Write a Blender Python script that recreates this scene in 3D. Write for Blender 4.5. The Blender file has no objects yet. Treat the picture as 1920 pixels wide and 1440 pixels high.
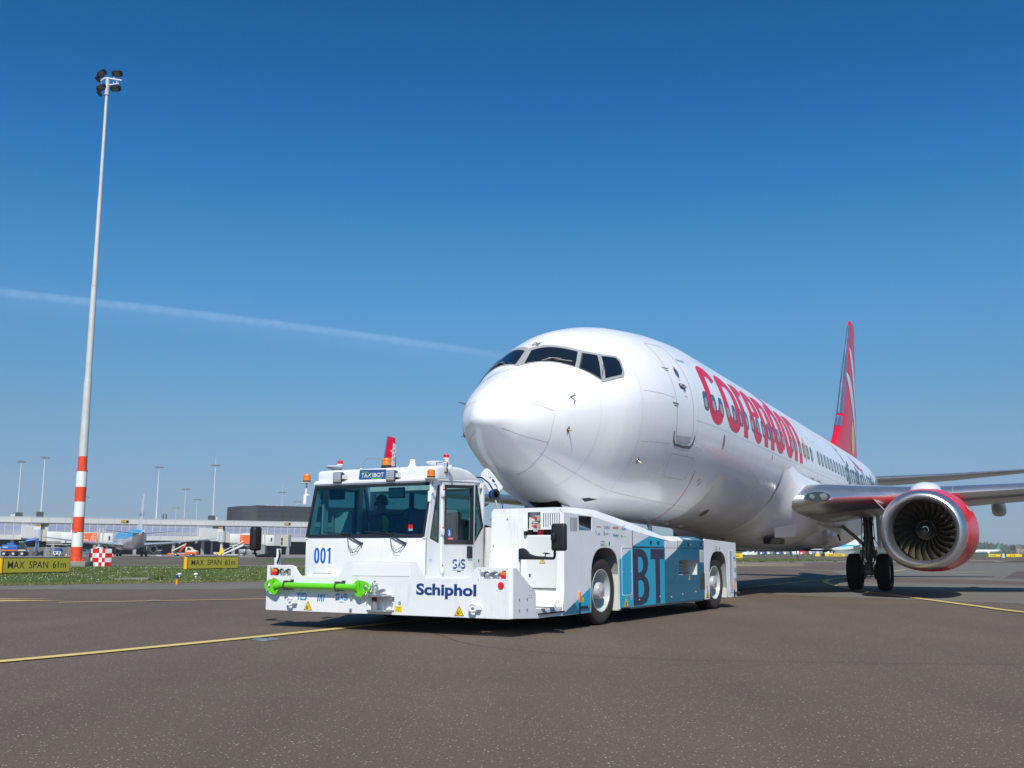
import bpy, bmesh, math, random
import numpy as np
from math import sin, cos, pi, radians as R, sqrt, atan2, hypot
from mathutils import Vector, Matrix, Euler
random.seed(7)
scene = bpy.context.scene
COL = scene.collection

# ------------------------------------------------------------ camera
cd = bpy.data.cameras.new('camera'); cam = bpy.data.objects.new('camera', cd); COL.objects.link(cam)
cd.sensor_width = 36.0; cd.lens = 1942.0/1920*36.0; cd.clip_start = 0.1; cd.clip_end = 40000
cam.matrix_world = Matrix.Translation((0, 0, 1.114)) @ Matrix.Rotation(R(90+9.218), 4, 'X') @ Matrix.Rotation(R(0.151), 4, 'Z')
scene.camera = cam

# ------------------------------------------------------------ sky, sun, exposure
SUN_EL, SUN_ROT = R(47.0), R(181.0)
w = bpy.data.worlds.new('World'); scene.world = w; w.use_nodes = True
nt = w.node_tree; nt.nodes.clear()
out = nt.nodes.new('ShaderNodeOutputWorld'); bg = nt.nodes.new('ShaderNodeBackground')
sky = nt.nodes.new('ShaderNodeTexSky'); sky.sky_type = 'NISHITA'; sky.sun_disc = False
sky.sun_elevation = SUN_EL; sky.sun_rotation = SUN_ROT; sky.altitude = 0; sky.air_density = 1.0; sky.dust_density = 0.6; sky.ozone_density = 3.2
bg.inputs['Strength'].default_value = 0.118
hsv = nt.nodes.new('ShaderNodeHueSaturation'); hsv.inputs['Saturation'].default_value = 1.12; hsv.inputs['Hue'].default_value = 0.497
nt.links.new(sky.outputs[0], hsv.inputs['Color'])
# polarised spring sky: deeper blue with height, the same all the way round
tcw = nt.nodes.new('ShaderNodeTexCoord'); sxyz = nt.nodes.new('ShaderNodeSeparateXYZ'); nt.links.new(tcw.outputs['Generated'], sxyz.inputs[0])
ramp = nt.nodes.new('ShaderNodeValToRGB'); nt.links.new(sxyz.outputs['Z'], ramp.inputs[0]); ramp.color_ramp.interpolation = 'LINEAR'
stops = [(0.0, (.46, .62, .93)), (.0133, (.416, .558, .86)), (.038, (.40, .50, .76)), (.068, (.425, .511, .70)), (.12, (.478, .594, .696)), (.17, (.462, .673, .777)), (.22, (.45, .74, .87)), (.271, (.385, .78, .93)), (.319, (.288, .758, .956)), (.365, (.21, .69, .96)), (.432, (.155, .62, .90)), (.493, (.133, .565, .85)), (.75, (.24, .62, .88)), (1.0, (.34, .68, .90))]
while len(ramp.color_ramp.elements) < len(stops): ramp.color_ramp.elements.new(.5)
for e_, (p_, c_) in zip(ramp.color_ramp.elements, stops): e_.position = p_; e_.color = (*c_, 1)
mulw = nt.nodes.new('ShaderNodeMix'); mulw.data_type = 'RGBA'; mulw.blend_type = 'MULTIPLY'; mulw.inputs['Factor'].default_value = 1
nt.links.new(hsv.outputs[0], mulw.inputs['A']); nt.links.new(ramp.outputs[0], mulw.inputs['B']); nt.links.new(mulw.outputs['Result'], bg.inputs['Color']); nt.links.new(bg.outputs[0], out.inputs[0])
sl = bpy.data.lights.new('sun', 'SUN'); sl.energy = 4.7; sl.angle = R(0.53); sl.color = (1.0, 0.955, 0.89)
so = bpy.data.objects.new('sun', sl); COL.objects.link(so)
sd = Vector((-0.014*0.68, -0.73, 0.73)); sd = Vector((sin(R(181))*cos(SUN_EL), cos(R(181))*cos(SUN_EL), sin(SUN_EL)))
so.rotation_euler = sd.to_track_quat('Z', 'Y').to_euler()
scene.view_settings.view_transform = 'Standard'; scene.view_settings.look = 'None'
scene.view_settings.exposure = 0.0; scene.view_settings.gamma = 1.0; scene.view_settings.use_curve_mapping = False
scene.render.resolution_x = 1024; scene.render.resolution_y = 768

# ------------------------------------------------------------ materials
MATS = {}
def mat(name, rgb, rough=0.5, metal=0.0, coat=0.0, var=0.0, vscale=3.0, bump=0.0, bscale=40.0, spec=0.5, emit=None, detail=4):
    m = bpy.data.materials.new(name); m.use_nodes = True; n = m.node_tree; b = n.nodes['Principled BSDF']
    b.inputs['Base Color'].default_value = (*rgb, 1); b.inputs['Roughness'].default_value = rough; b.inputs['Metallic'].default_value = metal
    b.inputs['Coat Weight'].default_value = coat; b.inputs['Coat Roughness'].default_value = 0.04; b.inputs['Specular IOR Level'].default_value = spec
    tc = n.nodes.new('ShaderNodeTexCoord')
    if var > 0:
        no = n.nodes.new('ShaderNodeTexNoise'); no.inputs['Scale'].default_value = vscale; no.inputs['Detail'].default_value = detail
        n.links.new(tc.outputs['Object'], no.inputs['Vector'])
        mr = n.nodes.new('ShaderNodeMapRange'); mr.inputs[1].default_value = 0.25; mr.inputs[2].default_value = 0.75; mr.inputs[3].default_value = 1-var; mr.inputs[4].default_value = 1+var*0.6
        n.links.new(no.outputs['Fac'], mr.inputs[0])
        mx = n.nodes.new('ShaderNodeMix'); mx.data_type = 'RGBA'; mx.blend_type = 'MULTIPLY'; mx.inputs['Factor'].default_value = 1
        mx.inputs['A'].default_value = (*rgb, 1); n.links.new(mr.outputs[0], mx.inputs['B']); n.links.new(mx.outputs['Result'], b.inputs['Base Color'])
        rr = n.nodes.new('ShaderNodeMapRange'); rr.inputs[3].default_value = max(0.02, rough-0.08); rr.inputs[4].default_value = min(1, rough+0.10)
        n.links.new(no.outputs['Fac'], rr.inputs[0]); n.links.new(rr.outputs[0], b.inputs['Roughness'])
    if bump > 0:
        nb = n.nodes.new('ShaderNodeTexNoise'); nb.inputs['Scale'].default_value = bscale; nb.inputs['Detail'].default_value = 3
        n.links.new(tc.outputs['Object'], nb.inputs['Vector'])
        bp = n.nodes.new('ShaderNodeBump'); bp.inputs['Strength'].default_value = bump; bp.inputs['Distance'].default_value = 0.02
        n.links.new(nb.outputs['Fac'], bp.inputs['Height']); n.links.new(bp.outputs[0], b.inputs['Normal'])
    if emit:
        b.inputs['Emission Color'].default_value = (*emit[0], 1); b.inputs['Emission Strength'].default_value = emit[1]
    MATS[name] = m; return m
def glass(name, tint, refl=0.08, rough=0.02):
    m = bpy.data.materials.new(name); m.use_nodes = True; n = m.node_tree; n.nodes.clear()
    o = n.nodes.new('ShaderNodeOutputMaterial'); t = n.nodes.new('ShaderNodeBsdfTransparent'); t.inputs[0].default_value = (*tint, 1)
    g = n.nodes.new('ShaderNodeBsdfGlossy'); g.inputs['Roughness'].default_value = rough; g.inputs[0].default_value = (0.9, 0.95, 1, 1)
    lw = n.nodes.new('ShaderNodeLayerWeight'); lw.inputs['Blend'].default_value = 0.5
    pw = n.nodes.new('ShaderNodeMath'); pw.operation = 'POWER'; pw.inputs[1].default_value = 4.5; n.links.new(lw.outputs['Facing'], pw.inputs[0])
    ma = n.nodes.new('ShaderNodeMath'); ma.operation = 'MULTIPLY_ADD'; ma.inputs[1].default_value = 0.9; ma.inputs[2].default_value = refl; n.links.new(pw.outputs[0], ma.inputs[0]); lw = ma
    mx = n.nodes.new('ShaderNodeMixShader'); n.links.new(lw.outputs[0], mx.inputs[0]); n.links.new(t.outputs[0], mx.inputs[1]); n.links.new(g.outputs[0], mx.inputs[2])
    n.links.new(mx.outputs[0], o.inputs[0]); return m

# ------------------------------------------------------------ objects
def tag(o, label=None, cat=None, group=None, kind=None):
    if label: o['label'] = label
    if cat: o['category'] = cat
    if group: o['group'] = group
    if kind: o['kind'] = kind
    return o
def thing(name, label, cat, loc=(0, 0, 0), rz=0.0, group=None):
    o = bpy.data.objects.new(name, None); COL.objects.link(o); o.empty_display_size = 0.3
    o.location = loc; o.rotation_euler = (0, 0, rz); return tag(o, label, cat, group)
KIDS = {}
def link(name, me, m=None, parent=None, label=None):
    o = bpy.data.objects.new(name, me); COL.objects.link(o)
    if m is not None and not me.materials: me.materials.append(m)
    if parent is not None: o.parent = parent; KIDS.setdefault(parent, []).append(o)
    if label: o['label'] = label
    return o
def copy_tree(o, parent=None):
    c = o.copy(); COL.objects.link(c)
    if parent is not None: c.parent = parent; KIDS.setdefault(parent, []).append(c)
    for ch in list(KIDS.get(o, [])): copy_tree(ch, c)
    return c
def shade(me, ang=35):
    if ang:
        me.polygons.foreach_set('use_smooth', [True]*len(me.polygons)); me.set_sharp_from_angle(angle=R(ang))
class MB:
    def __init__(s): s.v = []; s.f = []; s.mi = []; s.cur = 0
    def add(s, v, f):
        k = len(s.v); s.v += [tuple(p) for p in v]; s.f += [tuple(i+k for i in q) for q in f]; s.mi += [s.cur]*len(f); return s
    def box(s, x0, x1, y0, y1, z0, z1, M=None):
        v = [(x, y, z) for z in (z0, z1) for y in (y0, y1) for x in (x0, x1)]
        if M is not None: v = [tuple(M @ Vector(p)) for p in v]
        return s.add(v, [(0, 2, 3, 1), (4, 5, 7, 6), (0, 1, 5, 4), (2, 6, 7, 3), (0, 4, 6, 2), (1, 3, 7, 5)])
    def tube(s, pts, r, n=10, cap=True):
        pts = [Vector(p) for p in pts]; rs = r if isinstance(r, (list, tuple)) else [r]*len(pts); rings = []
        t0 = (pts[1]-pts[0]).normalized(); up = Vector((0, 0, 1)) if abs(t0.z) < 0.9 else Vector((1, 0, 0)); u = t0.cross(up).normalized()
        for i, p in enumerate(pts):
            a = pts[max(i-1, 0)]; b = pts[min(i+1, len(pts)-1)]; t = (b-a).normalized(); u = (u-t*u.dot(t)).normalized(); v = t.cross(u)
            rings.append([p+(u*cos(2*pi*k/n)+v*sin(2*pi*k/n))*rs[i] for k in range(n)])
        return s.loft(rings, True, cap)
    def cyl(s, p0, p1, r0, r1=None, n=20): return s.tube([p0, p1], [r0, r0 if r1 is None else r1], n)
    def loft(s, rings, closed=True, cap=True):
        n = len(rings[0]); v = [p for r in rings for p in r]; f = []
        for i in range(len(rings)-1):
            for k in range(n if closed else n-1):
                a = i*n+k; b = i*n+(k+1) % n; f.append((a, b, b+n, a+n))
        if cap and closed:
            f.append(tuple(range(n-1, -1, -1))); f.append(tuple((len(rings)-1)*n+k for k in range(n)))
        return s.add(v, f)
    def lathe(s, prof, o, ax, n=24, close=False):
        # prof: (along axis, radius); o origin; ax axis vector
        ax = Vector(ax).normalized(); up = Vector((0, 0, 1)) if abs(ax.z) < 0.9 else Vector((1, 0, 0)); u = ax.cross(up).normalized(); v = ax.cross(u); o = Vector(o)
        rings = [[o+ax*a+(u*cos(2*pi*k/n)+v*sin(2*pi*k/n))*max(r, 1e-4) for k in range(n)] for a, r in prof]
        if close: rings.append(rings[0])
        return s.loft(rings, True, False)
    def quad(s, a, b, c, d): return s.add([a, b, c, d], [(0, 1, 2, 3)])
    def prism(s, pts, fn, d0, d1):
        n = len(pts); v = [fn(a, b, d0) for a, b in pts]+[fn(a, b, d1) for a, b in pts]
        return s.add(v, [tuple(range(n-1, -1, -1)), tuple(range(n, 2*n))]+[(i, (i+1) % n, (i+1) % n+n, i+n) for i in range(n)])
    def sphere(s, c, r, n=12, m=8, sc=(1, 1, 1)):
        c = Vector(c); rings = []
        for j in range(m+1):
            a = -pi/2+pi*j/m; rr = max(cos(a), 1e-3)
            rings.append([c+Vector((rr*cos(2*pi*k/n)*sc[0], rr*sin(2*pi*k/n)*sc[1], sin(a)*sc[2]))*r for k in range(n)])
        return s.loft(rings, True, True)
    def mesh(s, name='m', ang=35, bevel=0.0, fix=True, segs=2):
        me = bpy.data.meshes.new(name); me.from_pydata(s.v, [], s.f)
        if any(s.mi): me.polygons.foreach_set('material_index', s.mi)
        if fix or bevel:
            bm = bmesh.new(); bm.from_mesh(me)
            bmesh.ops.remove_doubles(bm, verts=bm.verts, dist=1e-5) if len(s.v) < 60000 else None
            bmesh.ops.recalc_face_normals(bm, faces=bm.faces)
            if bevel:
                es = [e for e in bm.edges if len(e.link_faces) == 2 and e.calc_face_angle(0) > R(28)]
                bmesh.ops.bevel(bm, geom=es, offset=bevel, segments=segs, profile=0.5, affect='EDGES', clamp_overlap=True)
            bm.to_mesh(me); bm.free()
        shade(me, ang); return me
    def build(s, name, m, parent=None, ang=35, bevel=0.0, label=None, fix=True, segs=2):
        me = s.mesh(name, ang, bevel, fix, segs)
        if isinstance(m, (list, tuple)):
            for q in m: me.materials.append(q)
            m = None
        return link(name, me, m, parent, label)
def box(name, b, m, parent=None, bevel=0.0, label=None): return MB().box(*b).build(name, m, parent, bevel=bevel, label=label)

# flat shapes with holes, and lettering, from 2D curves
def curve_mesh(cu):
    ob = bpy.data.objects.new('tmp_curve', cu); COL.objects.link(ob)
    dg = bpy.context.evaluated_depsgraph_get(); dg.update()
    me = bpy.data.meshes.new_from_object(ob.evaluated_get(dg)); bpy.data.objects.remove(ob); bpy.data.curves.remove(cu)
    return me
def shape_mesh(loops, thick=0.002, bevel=0.0):
    cu = bpy.data.curves.new('tmp', 'CURVE'); cu.dimensions = '2D'; cu.fill_mode = 'BOTH' if thick > 0 else 'FRONT'; cu.extrude = max(thick/2-bevel, 0); cu.bevel_depth = bevel; cu.bevel_resolution = 1
    for L in loops:
        sp = cu.splines.new('POLY'); sp.points.add(len(L)-1)
        for p, q in zip(sp.points, L): p.co = (q[0], q[1], 0, 1)
        sp.use_cyclic_u = True
    return curve_mesh(cu)
def frame(o, u, v):
    u = Vector(u).normalized(); v = Vector(v); v = (v-u*v.dot(u)).normalized(); n = u.cross(v)
    M = Matrix((u, v, n)).transposed().to_4x4(); M.translation = Vector(o); return M
def plate(name, loops, o, u, v, thick, m, parent=None, bevel=0.0, label=None, ang=40):
    if not isinstance(loops[0][0], (tuple, list)): loops = [loops]
    me = shape_mesh(loops, thick, bevel); me.transform(frame(o, u, v)); shade(me, ang); me.name = name
    return link(name, me, m, parent, label)
def text_mesh(s, w=None, h=None, bold=0.0, shear=0.0, spacing=1.0, thick=0.0):
    cu = bpy.data.curves.new('tmp', 'FONT'); cu.body = s; cu.size = 1.0; cu.offset = bold; cu.shear = shear; cu.space_character = spacing; cu.extrude = 0; cu.resolution_u = 4
    me = curve_mesh(cu); n = len(me.vertices); co = np.empty(n*3); me.vertices.foreach_get('co', co); co = co.reshape(-1, 3)
    lo, hi = co.min(0), co.max(0); sx = (w/(hi[0]-lo[0])) if w else None; sy = (h/(hi[1]-lo[1])) if h else None
    if sx is None: sx = sy
    if sy is None: sy = sx
    co[:, 0] = (co[:, 0]-lo[0])*sx; co[:, 1] = (co[:, 1]-lo[1])*sy; co[:, 2] = 0
    me.vertices.foreach_set('co', co.ravel()); me.update(); return me
def text(name, s, o, u, v, m, parent=None, w=None, h=None, bold=0.0, shear=0.0, spacing=1.0, label=None):
    me = text_mesh(s, w, h, bold, shear, spacing); me.transform(frame(o, u, v)); me.name = name; return link(name, me, m, parent, label)
def bend(me, fn, du, dv):
    bm = bmesh.new(); bm.from_mesh(me)
    for ax, st in ((0, du), (1, dv)):
        if not st: continue
        vs = [q.co[ax] for q in bm.verts]; a, b = min(vs), max(vs); k = math.ceil(a/st+1e-6)
        while k*st < b-1e-6:
            pl = [0, 0, 0]; pl[ax] = k*st; no = [0, 0, 0]; no[ax] = 1
            bmesh.ops.bisect_plane(bm, geom=bm.verts[:]+bm.edges[:]+bm.faces[:], plane_co=pl, plane_no=no); k += 1
    for q in bm.verts: q.co = fn(q.co.x, q.co.y)
    bm.to_mesh(me); bm.free(); shade(me, 60); return me
def ell(cx, cy, a, b, n=32, t0=0, t1=2*pi): return [(cx+a*cos(t0+(t1-t0)*k/n), cy+b*sin(t0+(t1-t0)*k/n)) for k in range(n)]
def rrect(x0, x1, y0, y1, r, n=4):
    o = []
    for cx, cy, a in ((x1-r, y1-r, 0), (x0+r, y1-r, 90), (x0+r, y0+r, 180), (x1-r, y0+r, 270)):
        o += [(cx+r*cos(R(a+90*k/n)), cy+r*sin(R(a+90*k/n))) for k in range(n+1)]
    return o
def pchip(x, y, xx):
    x = np.asarray(x, float); y = np.asarray(y, float); xx = np.asarray(xx, float); h = np.diff(x); d = np.diff(y)/h; m = np.zeros(len(x))
    for i in range(1, len(x)-1):
        if d[i-1]*d[i] > 0: w1 = 2*h[i]+h[i-1]; w2 = h[i]+2*h[i-1]; m[i] = (w1+w2)/(w1/d[i-1]+w2/d[i])
    m[0] = d[0]; m[-1] = d[-1]; k = np.clip(np.searchsorted(x, xx)-1, 0, len(x)-2); t = (xx-x[k])/h[k]
    return (2*t**3-3*t**2+1)*y[k]+(t**3-2*t**2+t)*h[k]*m[k]+(-2*t**3+3*t**2)*y[k+1]+(t**3-t**2)*h[k]*m[k+1]
X, Y, Z = Vector((1, 0, 0)), Vector((0, 1, 0)), Vector((0, 0, 1))

WHITE = mat('white_paint', (0.80, 0.81, 0.83), 0.32, coat=0.35, var=0.035, vscale=1.7)
BWHITE = mat('truck_white', (0.80, 0.81, 0.82), 0.38, coat=0.15, var=0.05, vscale=2.3)
CREAM = mat('bright_white', (0.78, 0.78, 0.76), 0.45, var=0.04)
def grime(m, f, col=(.30, .25, .20), sc=(5, 5, .8), lo=.56, hi=.80):
    # thin irregular smears of road dirt and hand marks on painted metal
    n = m.node_tree; b = n.nodes['Principled BSDF']; tc = [q for q in n.nodes if q.type == 'TEX_COORD'][0]; mp = n.nodes.new('ShaderNodeMapping'); mp.inputs['Scale'].default_value = sc; n.links.new(tc.outputs['Object'], mp.inputs[0])
    no = n.nodes.new('ShaderNodeTexNoise'); no.inputs['Scale'].default_value = 1.3; no.inputs['Detail'].default_value = 8; no.inputs['Roughness'].default_value = .72; n.links.new(mp.outputs[0], no.inputs['Vector'])
    mr = n.nodes.new('ShaderNodeMapRange'); mr.inputs[1].default_value = lo; mr.inputs[2].default_value = hi; mr.inputs[3].default_value = 0; mr.inputs[4].default_value = f; n.links.new(no.outputs['Fac'], mr.inputs[0])
    mx = n.nodes.new('ShaderNodeMix'); mx.data_type = 'RGBA'; n.links.new(mr.outputs[0], mx.inputs['Factor']); src = b.inputs['Base Color']
    if src.links: n.links.new(src.links[0].from_socket, mx.inputs['A'])
    else: mx.inputs['A'].default_value = src.default_value
    mx.inputs['B'].default_value = (*col, 1); n.links.new(mx.outputs['Result'], src)
grime(BWHITE, .45)
BLACK = mat('black_plastic', (0.018, 0.018, 0.02), 0.42, var=0.2, vscale=8)
RUBBER = mat('rubber', (0.022, 0.019, 0.017), 0.75, var=0.35, vscale=9, bump=0.15, bscale=60)
DARK = mat('dark_void', (0.012, 0.012, 0.013), 0.8)
DGREY = mat('dark_grey_metal', (0.07, 0.07, 0.07), 0.5, var=0.2)
GREY = mat('grey_metal', (0.30, 0.30, 0.30), 0.45, 0.3, var=0.15)
LGREY = mat('light_grey', (0.55, 0.56, 0.57), 0.45, var=0.08)
STEEL = mat('galvanised', (0.52, 0.53, 0.54), 0.42, 0.85, var=0.15, vscale=12)
SILVER = mat('bare_aluminium', (0.62, 0.62, 0.64), 0.30, 0.9, var=0.06, vscale=2)
CHROME = mat('chrome', (0.75, 0.75, 0.76), 0.12, 1.0)
RED = mat('red_paint', (0.62, 0.012, 0.022), 0.25, coat=0.5, var=0.04)
BRIGHTRED = mat('signal_red', (0.70, 0.012, 0.015), 0.3, coat=0.3)
YELLOW = mat('yellow_decal', (0.80, 0.50, 0.06), 0.4)
SYELLOW = mat('warning_yellow', (0.85, 0.60, 0.02), 0.45)
GREENP = mat('lime_green_paint', (0.13, 0.60, 0.015), 0.35, coat=0.2, var=0.05)
NAVY = mat('navy_print', (0.008, 0.045, 0.20), 0.4)
BTNAVY = mat('dark_navy_print', (0.035, 0.035, 0.075), 0.4)
BLUEP = mat('blue_print', (0.005, 0.12, 0.55), 0.4)
CYANP = mat('azure_print', (0.01, 0.24, 0.62), 0.4)
TEAL = mat('light_teal_vinyl', (0.012, 0.40, 0.60), 0.32, coat=0.12, var=0.04)
DTEAL = mat('dark_teal_vinyl', (0.004, 0.135, 0.225), 0.28, coat=0.25, var=0.05)
AMBER = mat('amber_lens', (0.85, 0.22, 0.01), 0.15, coat=0.6)
REDLENS = mat('red_lens', (0.75, 0.01, 0.02), 0.15, coat=0.6)
CLEAR = mat('clear_lens', (0.75, 0.76, 0.78), 0.08, 0.6, coat=0.5)
KBLUE = mat('sky_blue_paint', (0.01, 0.36, 0.75), 0.3, coat=0.3, var=0.05)
SKIN = mat('skin', (0.45, 0.25, 0.17), 0.55)
CLOTH = mat('dark_clothing', (0.02, 0.025, 0.045), 0.85)
HIVIS = mat('hi_vis_yellow', (0.55, 0.85, 0.03), 0.7)
REFL = mat('reflective_grey', (0.5, 0.5, 0.5), 0.5)
HAIR = mat('dark_hair', (0.012, 0.01, 0.008), 0.6)
# ------------------------------------------------------------ ground and markings
def ground_mat(name, base, dark, speck=0.0, scale=1.0, patch=0.12, crack=False, far=None, haze=None):
    m = bpy.data.materials.new(name); m.use_nodes = True; n = m.node_tree; b = n.nodes['Principled BSDF']; L = n.links.new
    b.inputs['Roughness'].default_value = 0.85; b.inputs['Specular IOR Level'].default_value = 0.35
    tc = n.nodes.new('ShaderNodeTexCoord')
    def noise(s, d=3, r=0.6, typ='ShaderNodeTexNoise'):
        q = n.nodes.new(typ); q.inputs['Scale'].default_value = s
        if typ == 'ShaderNodeTexNoise': q.inputs['Detail'].default_value = d; q.inputs['Roughness'].default_value = r
        L(tc.outputs['Object'], q.inputs['Vector']); return q
    def rng(src, a, b_, c, d):
        q = n.nodes.new('ShaderNodeMapRange'); q.inputs[1].default_value = a; q.inputs[2].default_value = b_; q.inputs[3].default_value = c; q.inputs[4].default_value = d; L(src, q.inputs[0]); return q.outputs[0]
    def mix(f, a, c, bt='MIX'):
        q = n.nodes.new('ShaderNodeMix'); q.data_type = 'RGBA'; q.blend_type = bt
        if isinstance(f, float): q.inputs['Factor'].default_value = f
        else: L(f, q.inputs['Factor'])
        for s, k in ((a, 'A'), (c, 'B')):
            if isinstance(s, tuple): q.inputs[k].default_value = (*s, 1)
            else: L(s, q.inputs[k])
        return q.outputs['Result']
    fine = noise(75*scale, 3, 0.75)
    col = mix(rng(fine.outputs['Fac'], 0.36, 0.64, 0, 1), dark, base)
    mid = noise(24*scale, 3, 0.7); col = mix(rng(mid.outputs['Fac'], 0.3, 0.7, 0.0, 0.55), col, mix(0.5, col, base, 'SCREEN') if False else dark)
    if speck > 0:
        vo = noise(40*scale, typ='ShaderNodeTexVoronoi'); vo.feature = 'F1'
        f = rng(vo.outputs['Distance'], 0.16, 0.26, 1, 0)
        sel = n.nodes.new('ShaderNodeSeparateColor'); L(vo.outputs['Color'], sel.inputs[0])
        g = rng(sel.outputs[0], 0.70, 0.78, 0, 1); mm = n.nodes.new('ShaderNodeMath'); mm.operation = 'MULTIPLY'; L(f, mm.inputs[0]); L(g, mm.inputs[1])
        m2 = n.nodes.new('ShaderNodeMath'); m2.operation = 'MULTIPLY'; m2.inputs[1].default_value = speck; L(mm.outputs[0], m2.inputs[0])
        sc = n.nodes.new('ShaderNodeMix'); sc.data_type = 'RGBA'; L(sel.outputs[1], sc.inputs['Factor']); sc.inputs['A'].default_value = (0.42, 0.36, 0.30, 1); sc.inputs['B'].default_value = (0.62, 0.60, 0.57, 1)
        col = mix(m2.outputs[0], col, sc.outputs['Result'])
    big = noise(0.22, 5, 0.62); col = mix(1.0, col, rng(big.outputs['Fac'], 0.3, 0.7, 1-patch, 1+patch), 'MULTIPLY')
    # tyre wear and wiped patches: long soft streaks
    mp = n.nodes.new('ShaderNodeMapping'); mp.inputs['Rotation'].default_value = (0, 0, R(28)); mp.inputs['Scale'].default_value = (0.9, 0.05, 1); L(tc.outputs['Object'], mp.inputs['Vector'])
    st = n.nodes.new('ShaderNodeTexNoise'); st.inputs['Scale'].default_value = 1.0; st.inputs['Detail'].default_value = 4; L(mp.outputs[0], st.inputs['Vector'])
    col = mix(1.0, col, rng(st.outputs['Fac'], 0.35, 0.65, 0.93, 1.05), 'MULTIPLY')
    if crack:
        nz = noise(0.8, 4, 0.6); vc = n.nodes.new('ShaderNodeTexVoronoi'); vc.feature = 'DISTANCE_TO_EDGE'; vc.inputs['Scale'].default_value = 0.11
        ad = n.nodes.new('ShaderNodeMix'); ad.data_type = 'RGBA'; ad.blend_type = 'ADD'; ad.inputs['Factor'].default_value = 0.8; L(tc.outputs['Object'], ad.inputs['A']); L(nz.outputs['Color'], ad.inputs['B']); L(ad.outputs['Result'], vc.inputs['Vector'])
        col = mix(rng(vc.outputs['Distance'], 0.0, 0.0012, 0.35, 0), col, (0.03, 0.028, 0.027))
    L(col, b.inputs['Base Color'])
    bp = n.nodes.new('ShaderNodeBump'); bp.inputs['Strength'].default_value = 0.35; bp.inputs['Distance'].default_value = 0.004; L(fine.outputs['Fac'], bp.inputs['Height']); L(bp.outputs[0], b.inputs['Normal'])
    return m
ASPHALT = ground_mat('asphalt', (0.215, 0.158, 0.112), (0.074, 0.053, 0.039), 1.0, crack=True)
ASPHALT2 = ground_mat('asphalt_far', (0.145, 0.110, 0.092), (0.083, 0.063, 0.053), 0.4, crack=True)
GREYASPH = ground_mat('grey_asphalt', (0.215, 0.200, 0.165), (0.125, 0.116, 0.098), 0.5)
CONC = ground_mat('concrete', (0.30, 0.27, 0.24), (0.20, 0.18, 0.16), 0.2)
LINE = ground_mat('yellow_line_paint', (0.72, 0.56, 0.20), (0.62, 0.46, 0.15), 0.0, patch=0.10)
LINE2 = ground_mat('worn_yellow_line', (0.56, 0.46, 0.27), (0.42, 0.34, 0.21), 0.0, patch=0.25)
GRASSM = ground_mat('grass_ground', (0.115, 0.150, 0.032), (0.065, 0.092, 0.022), 0.0, scale=0.12, patch=0.30)
TARMARK = mat('tar_seal', (0.035, 0.032, 0.03), 0.6)

def sheet(name, pts, m, z, kind='structure', lab=None, cuts=0):
    me = bpy.data.meshes.new(name); me.from_pydata([(x, y, z) for x, y in pts], [], [tuple(range(len(pts)))])
    bm = bmesh.new(); bm.from_mesh(me)
    for f in bm.faces:
        if f.normal.z < 0: f.normal_flip()
    if len(pts) > 4: bmesh.ops.triangulate(bm, faces=bm.faces[:])
    bm.to_mesh(me); bm.free(); o = link(name, me, m); o['kind'] = kind
    if lab: o['label'] = lab
    return o
def strip(name, pts, wd, m, z, lab):
    P = [Vector((x, y, 0)) for x, y in pts]; Q = []
    for i in range(len(P)-1):
        a, b, c, d = P[max(i-1, 0)], P[i], P[i+1], P[min(i+2, len(P)-1)]
        for k in range(8):
            t = k/8; Q.append(0.5*((2*b)+(-a+c)*t+(2*a-5*b+4*c-d)*t*t+(-a+3*b-3*c+d)*t**3))
    Q.append(P[-1]); mb = MB(); v = []
    for i, p in enumerate(Q):
        t = (Q[min(i+1, len(Q)-1)]-Q[max(i-1, 0)]).normalized(); n = Vector((-t.y, t.x, 0)); ww = wd if not isinstance(wd, (list, tuple)) else wd[0]+(wd[1]-wd[0])*i/(len(Q)-1)
        e = ww/2*(1+0.03*random.uniform(-1, 1)); v += [p+n*e+Z*z, p-n*e+Z*z]
    mb.add(v, [(2*i+1, 2*i+3, 2*i+2, 2*i) for i in range(len(Q)-1)]); o = mb.build(name, m, fix=False); o['kind'] = 'structure'; o['label'] = lab
    return o
sheet('ground', [(-6000, -60), (6000, -60), (6000, 9000), (-6000, 9000)], ASPHALT, 0.0)
Zl = 0.004
# far land beyond the airfield
sheet('field', [(-6000, 560), (6000, 420), (6000, 9000), (-6000, 9000)], GRASSM, 0.05)
# apron in front of the pier
sheet('apron', [(-300, 150), (-84, 175), (-70, 212), (-20, 180), (60, 260), (60, 430), (-300, 340)], CONC, Zl)
# grey asphalt shoulder in front of the grass
sheet('shoulder', [(-60, 27.0), (-14.8, 30.4), (-7.3, 31.4), (0, 32.6), (1.5, 42), (-9.2, 39.4), (-13.2, 36.8), (-16.4, 33.9), (-60, 31)], GREYASPH, Zl)
sheet('grass_island', [(-60, 31), (-16.4, 33.9), (-13.2, 36.8), (-9.2, 39.4), (1.5, 43.9), (6, 58), (-2, 72), (-18.1, 78), (-25.0, 81), (-30.8, 77), (-36.9, 76), (-60, 72)], GRASSM, Zl*2)
sheet('far_shoulder', [(-70, 78), (-36.9, 76.5), (-30.8, 77.5), (-25, 81.5), (-18, 78.5), (-2, 72.5), (2, 76), (-18, 85), (-26, 88), (-70, 86)], GREYASPH, Zl)
sheet('grass_patch', [(-33.9, 138), (-36, 172), (-10, 200), (10, 150), (-12, 112), (-20.7, 107), (-28.0, 116.5)], GRASSM, Zl*2)
sheet('grass_patch', [(8, 120), (30.4, 134), (47.5, 150), (51.2, 175), (44.6, 205), (0, 210), (-4, 150)], GRASSM, Zl*2)
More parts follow.
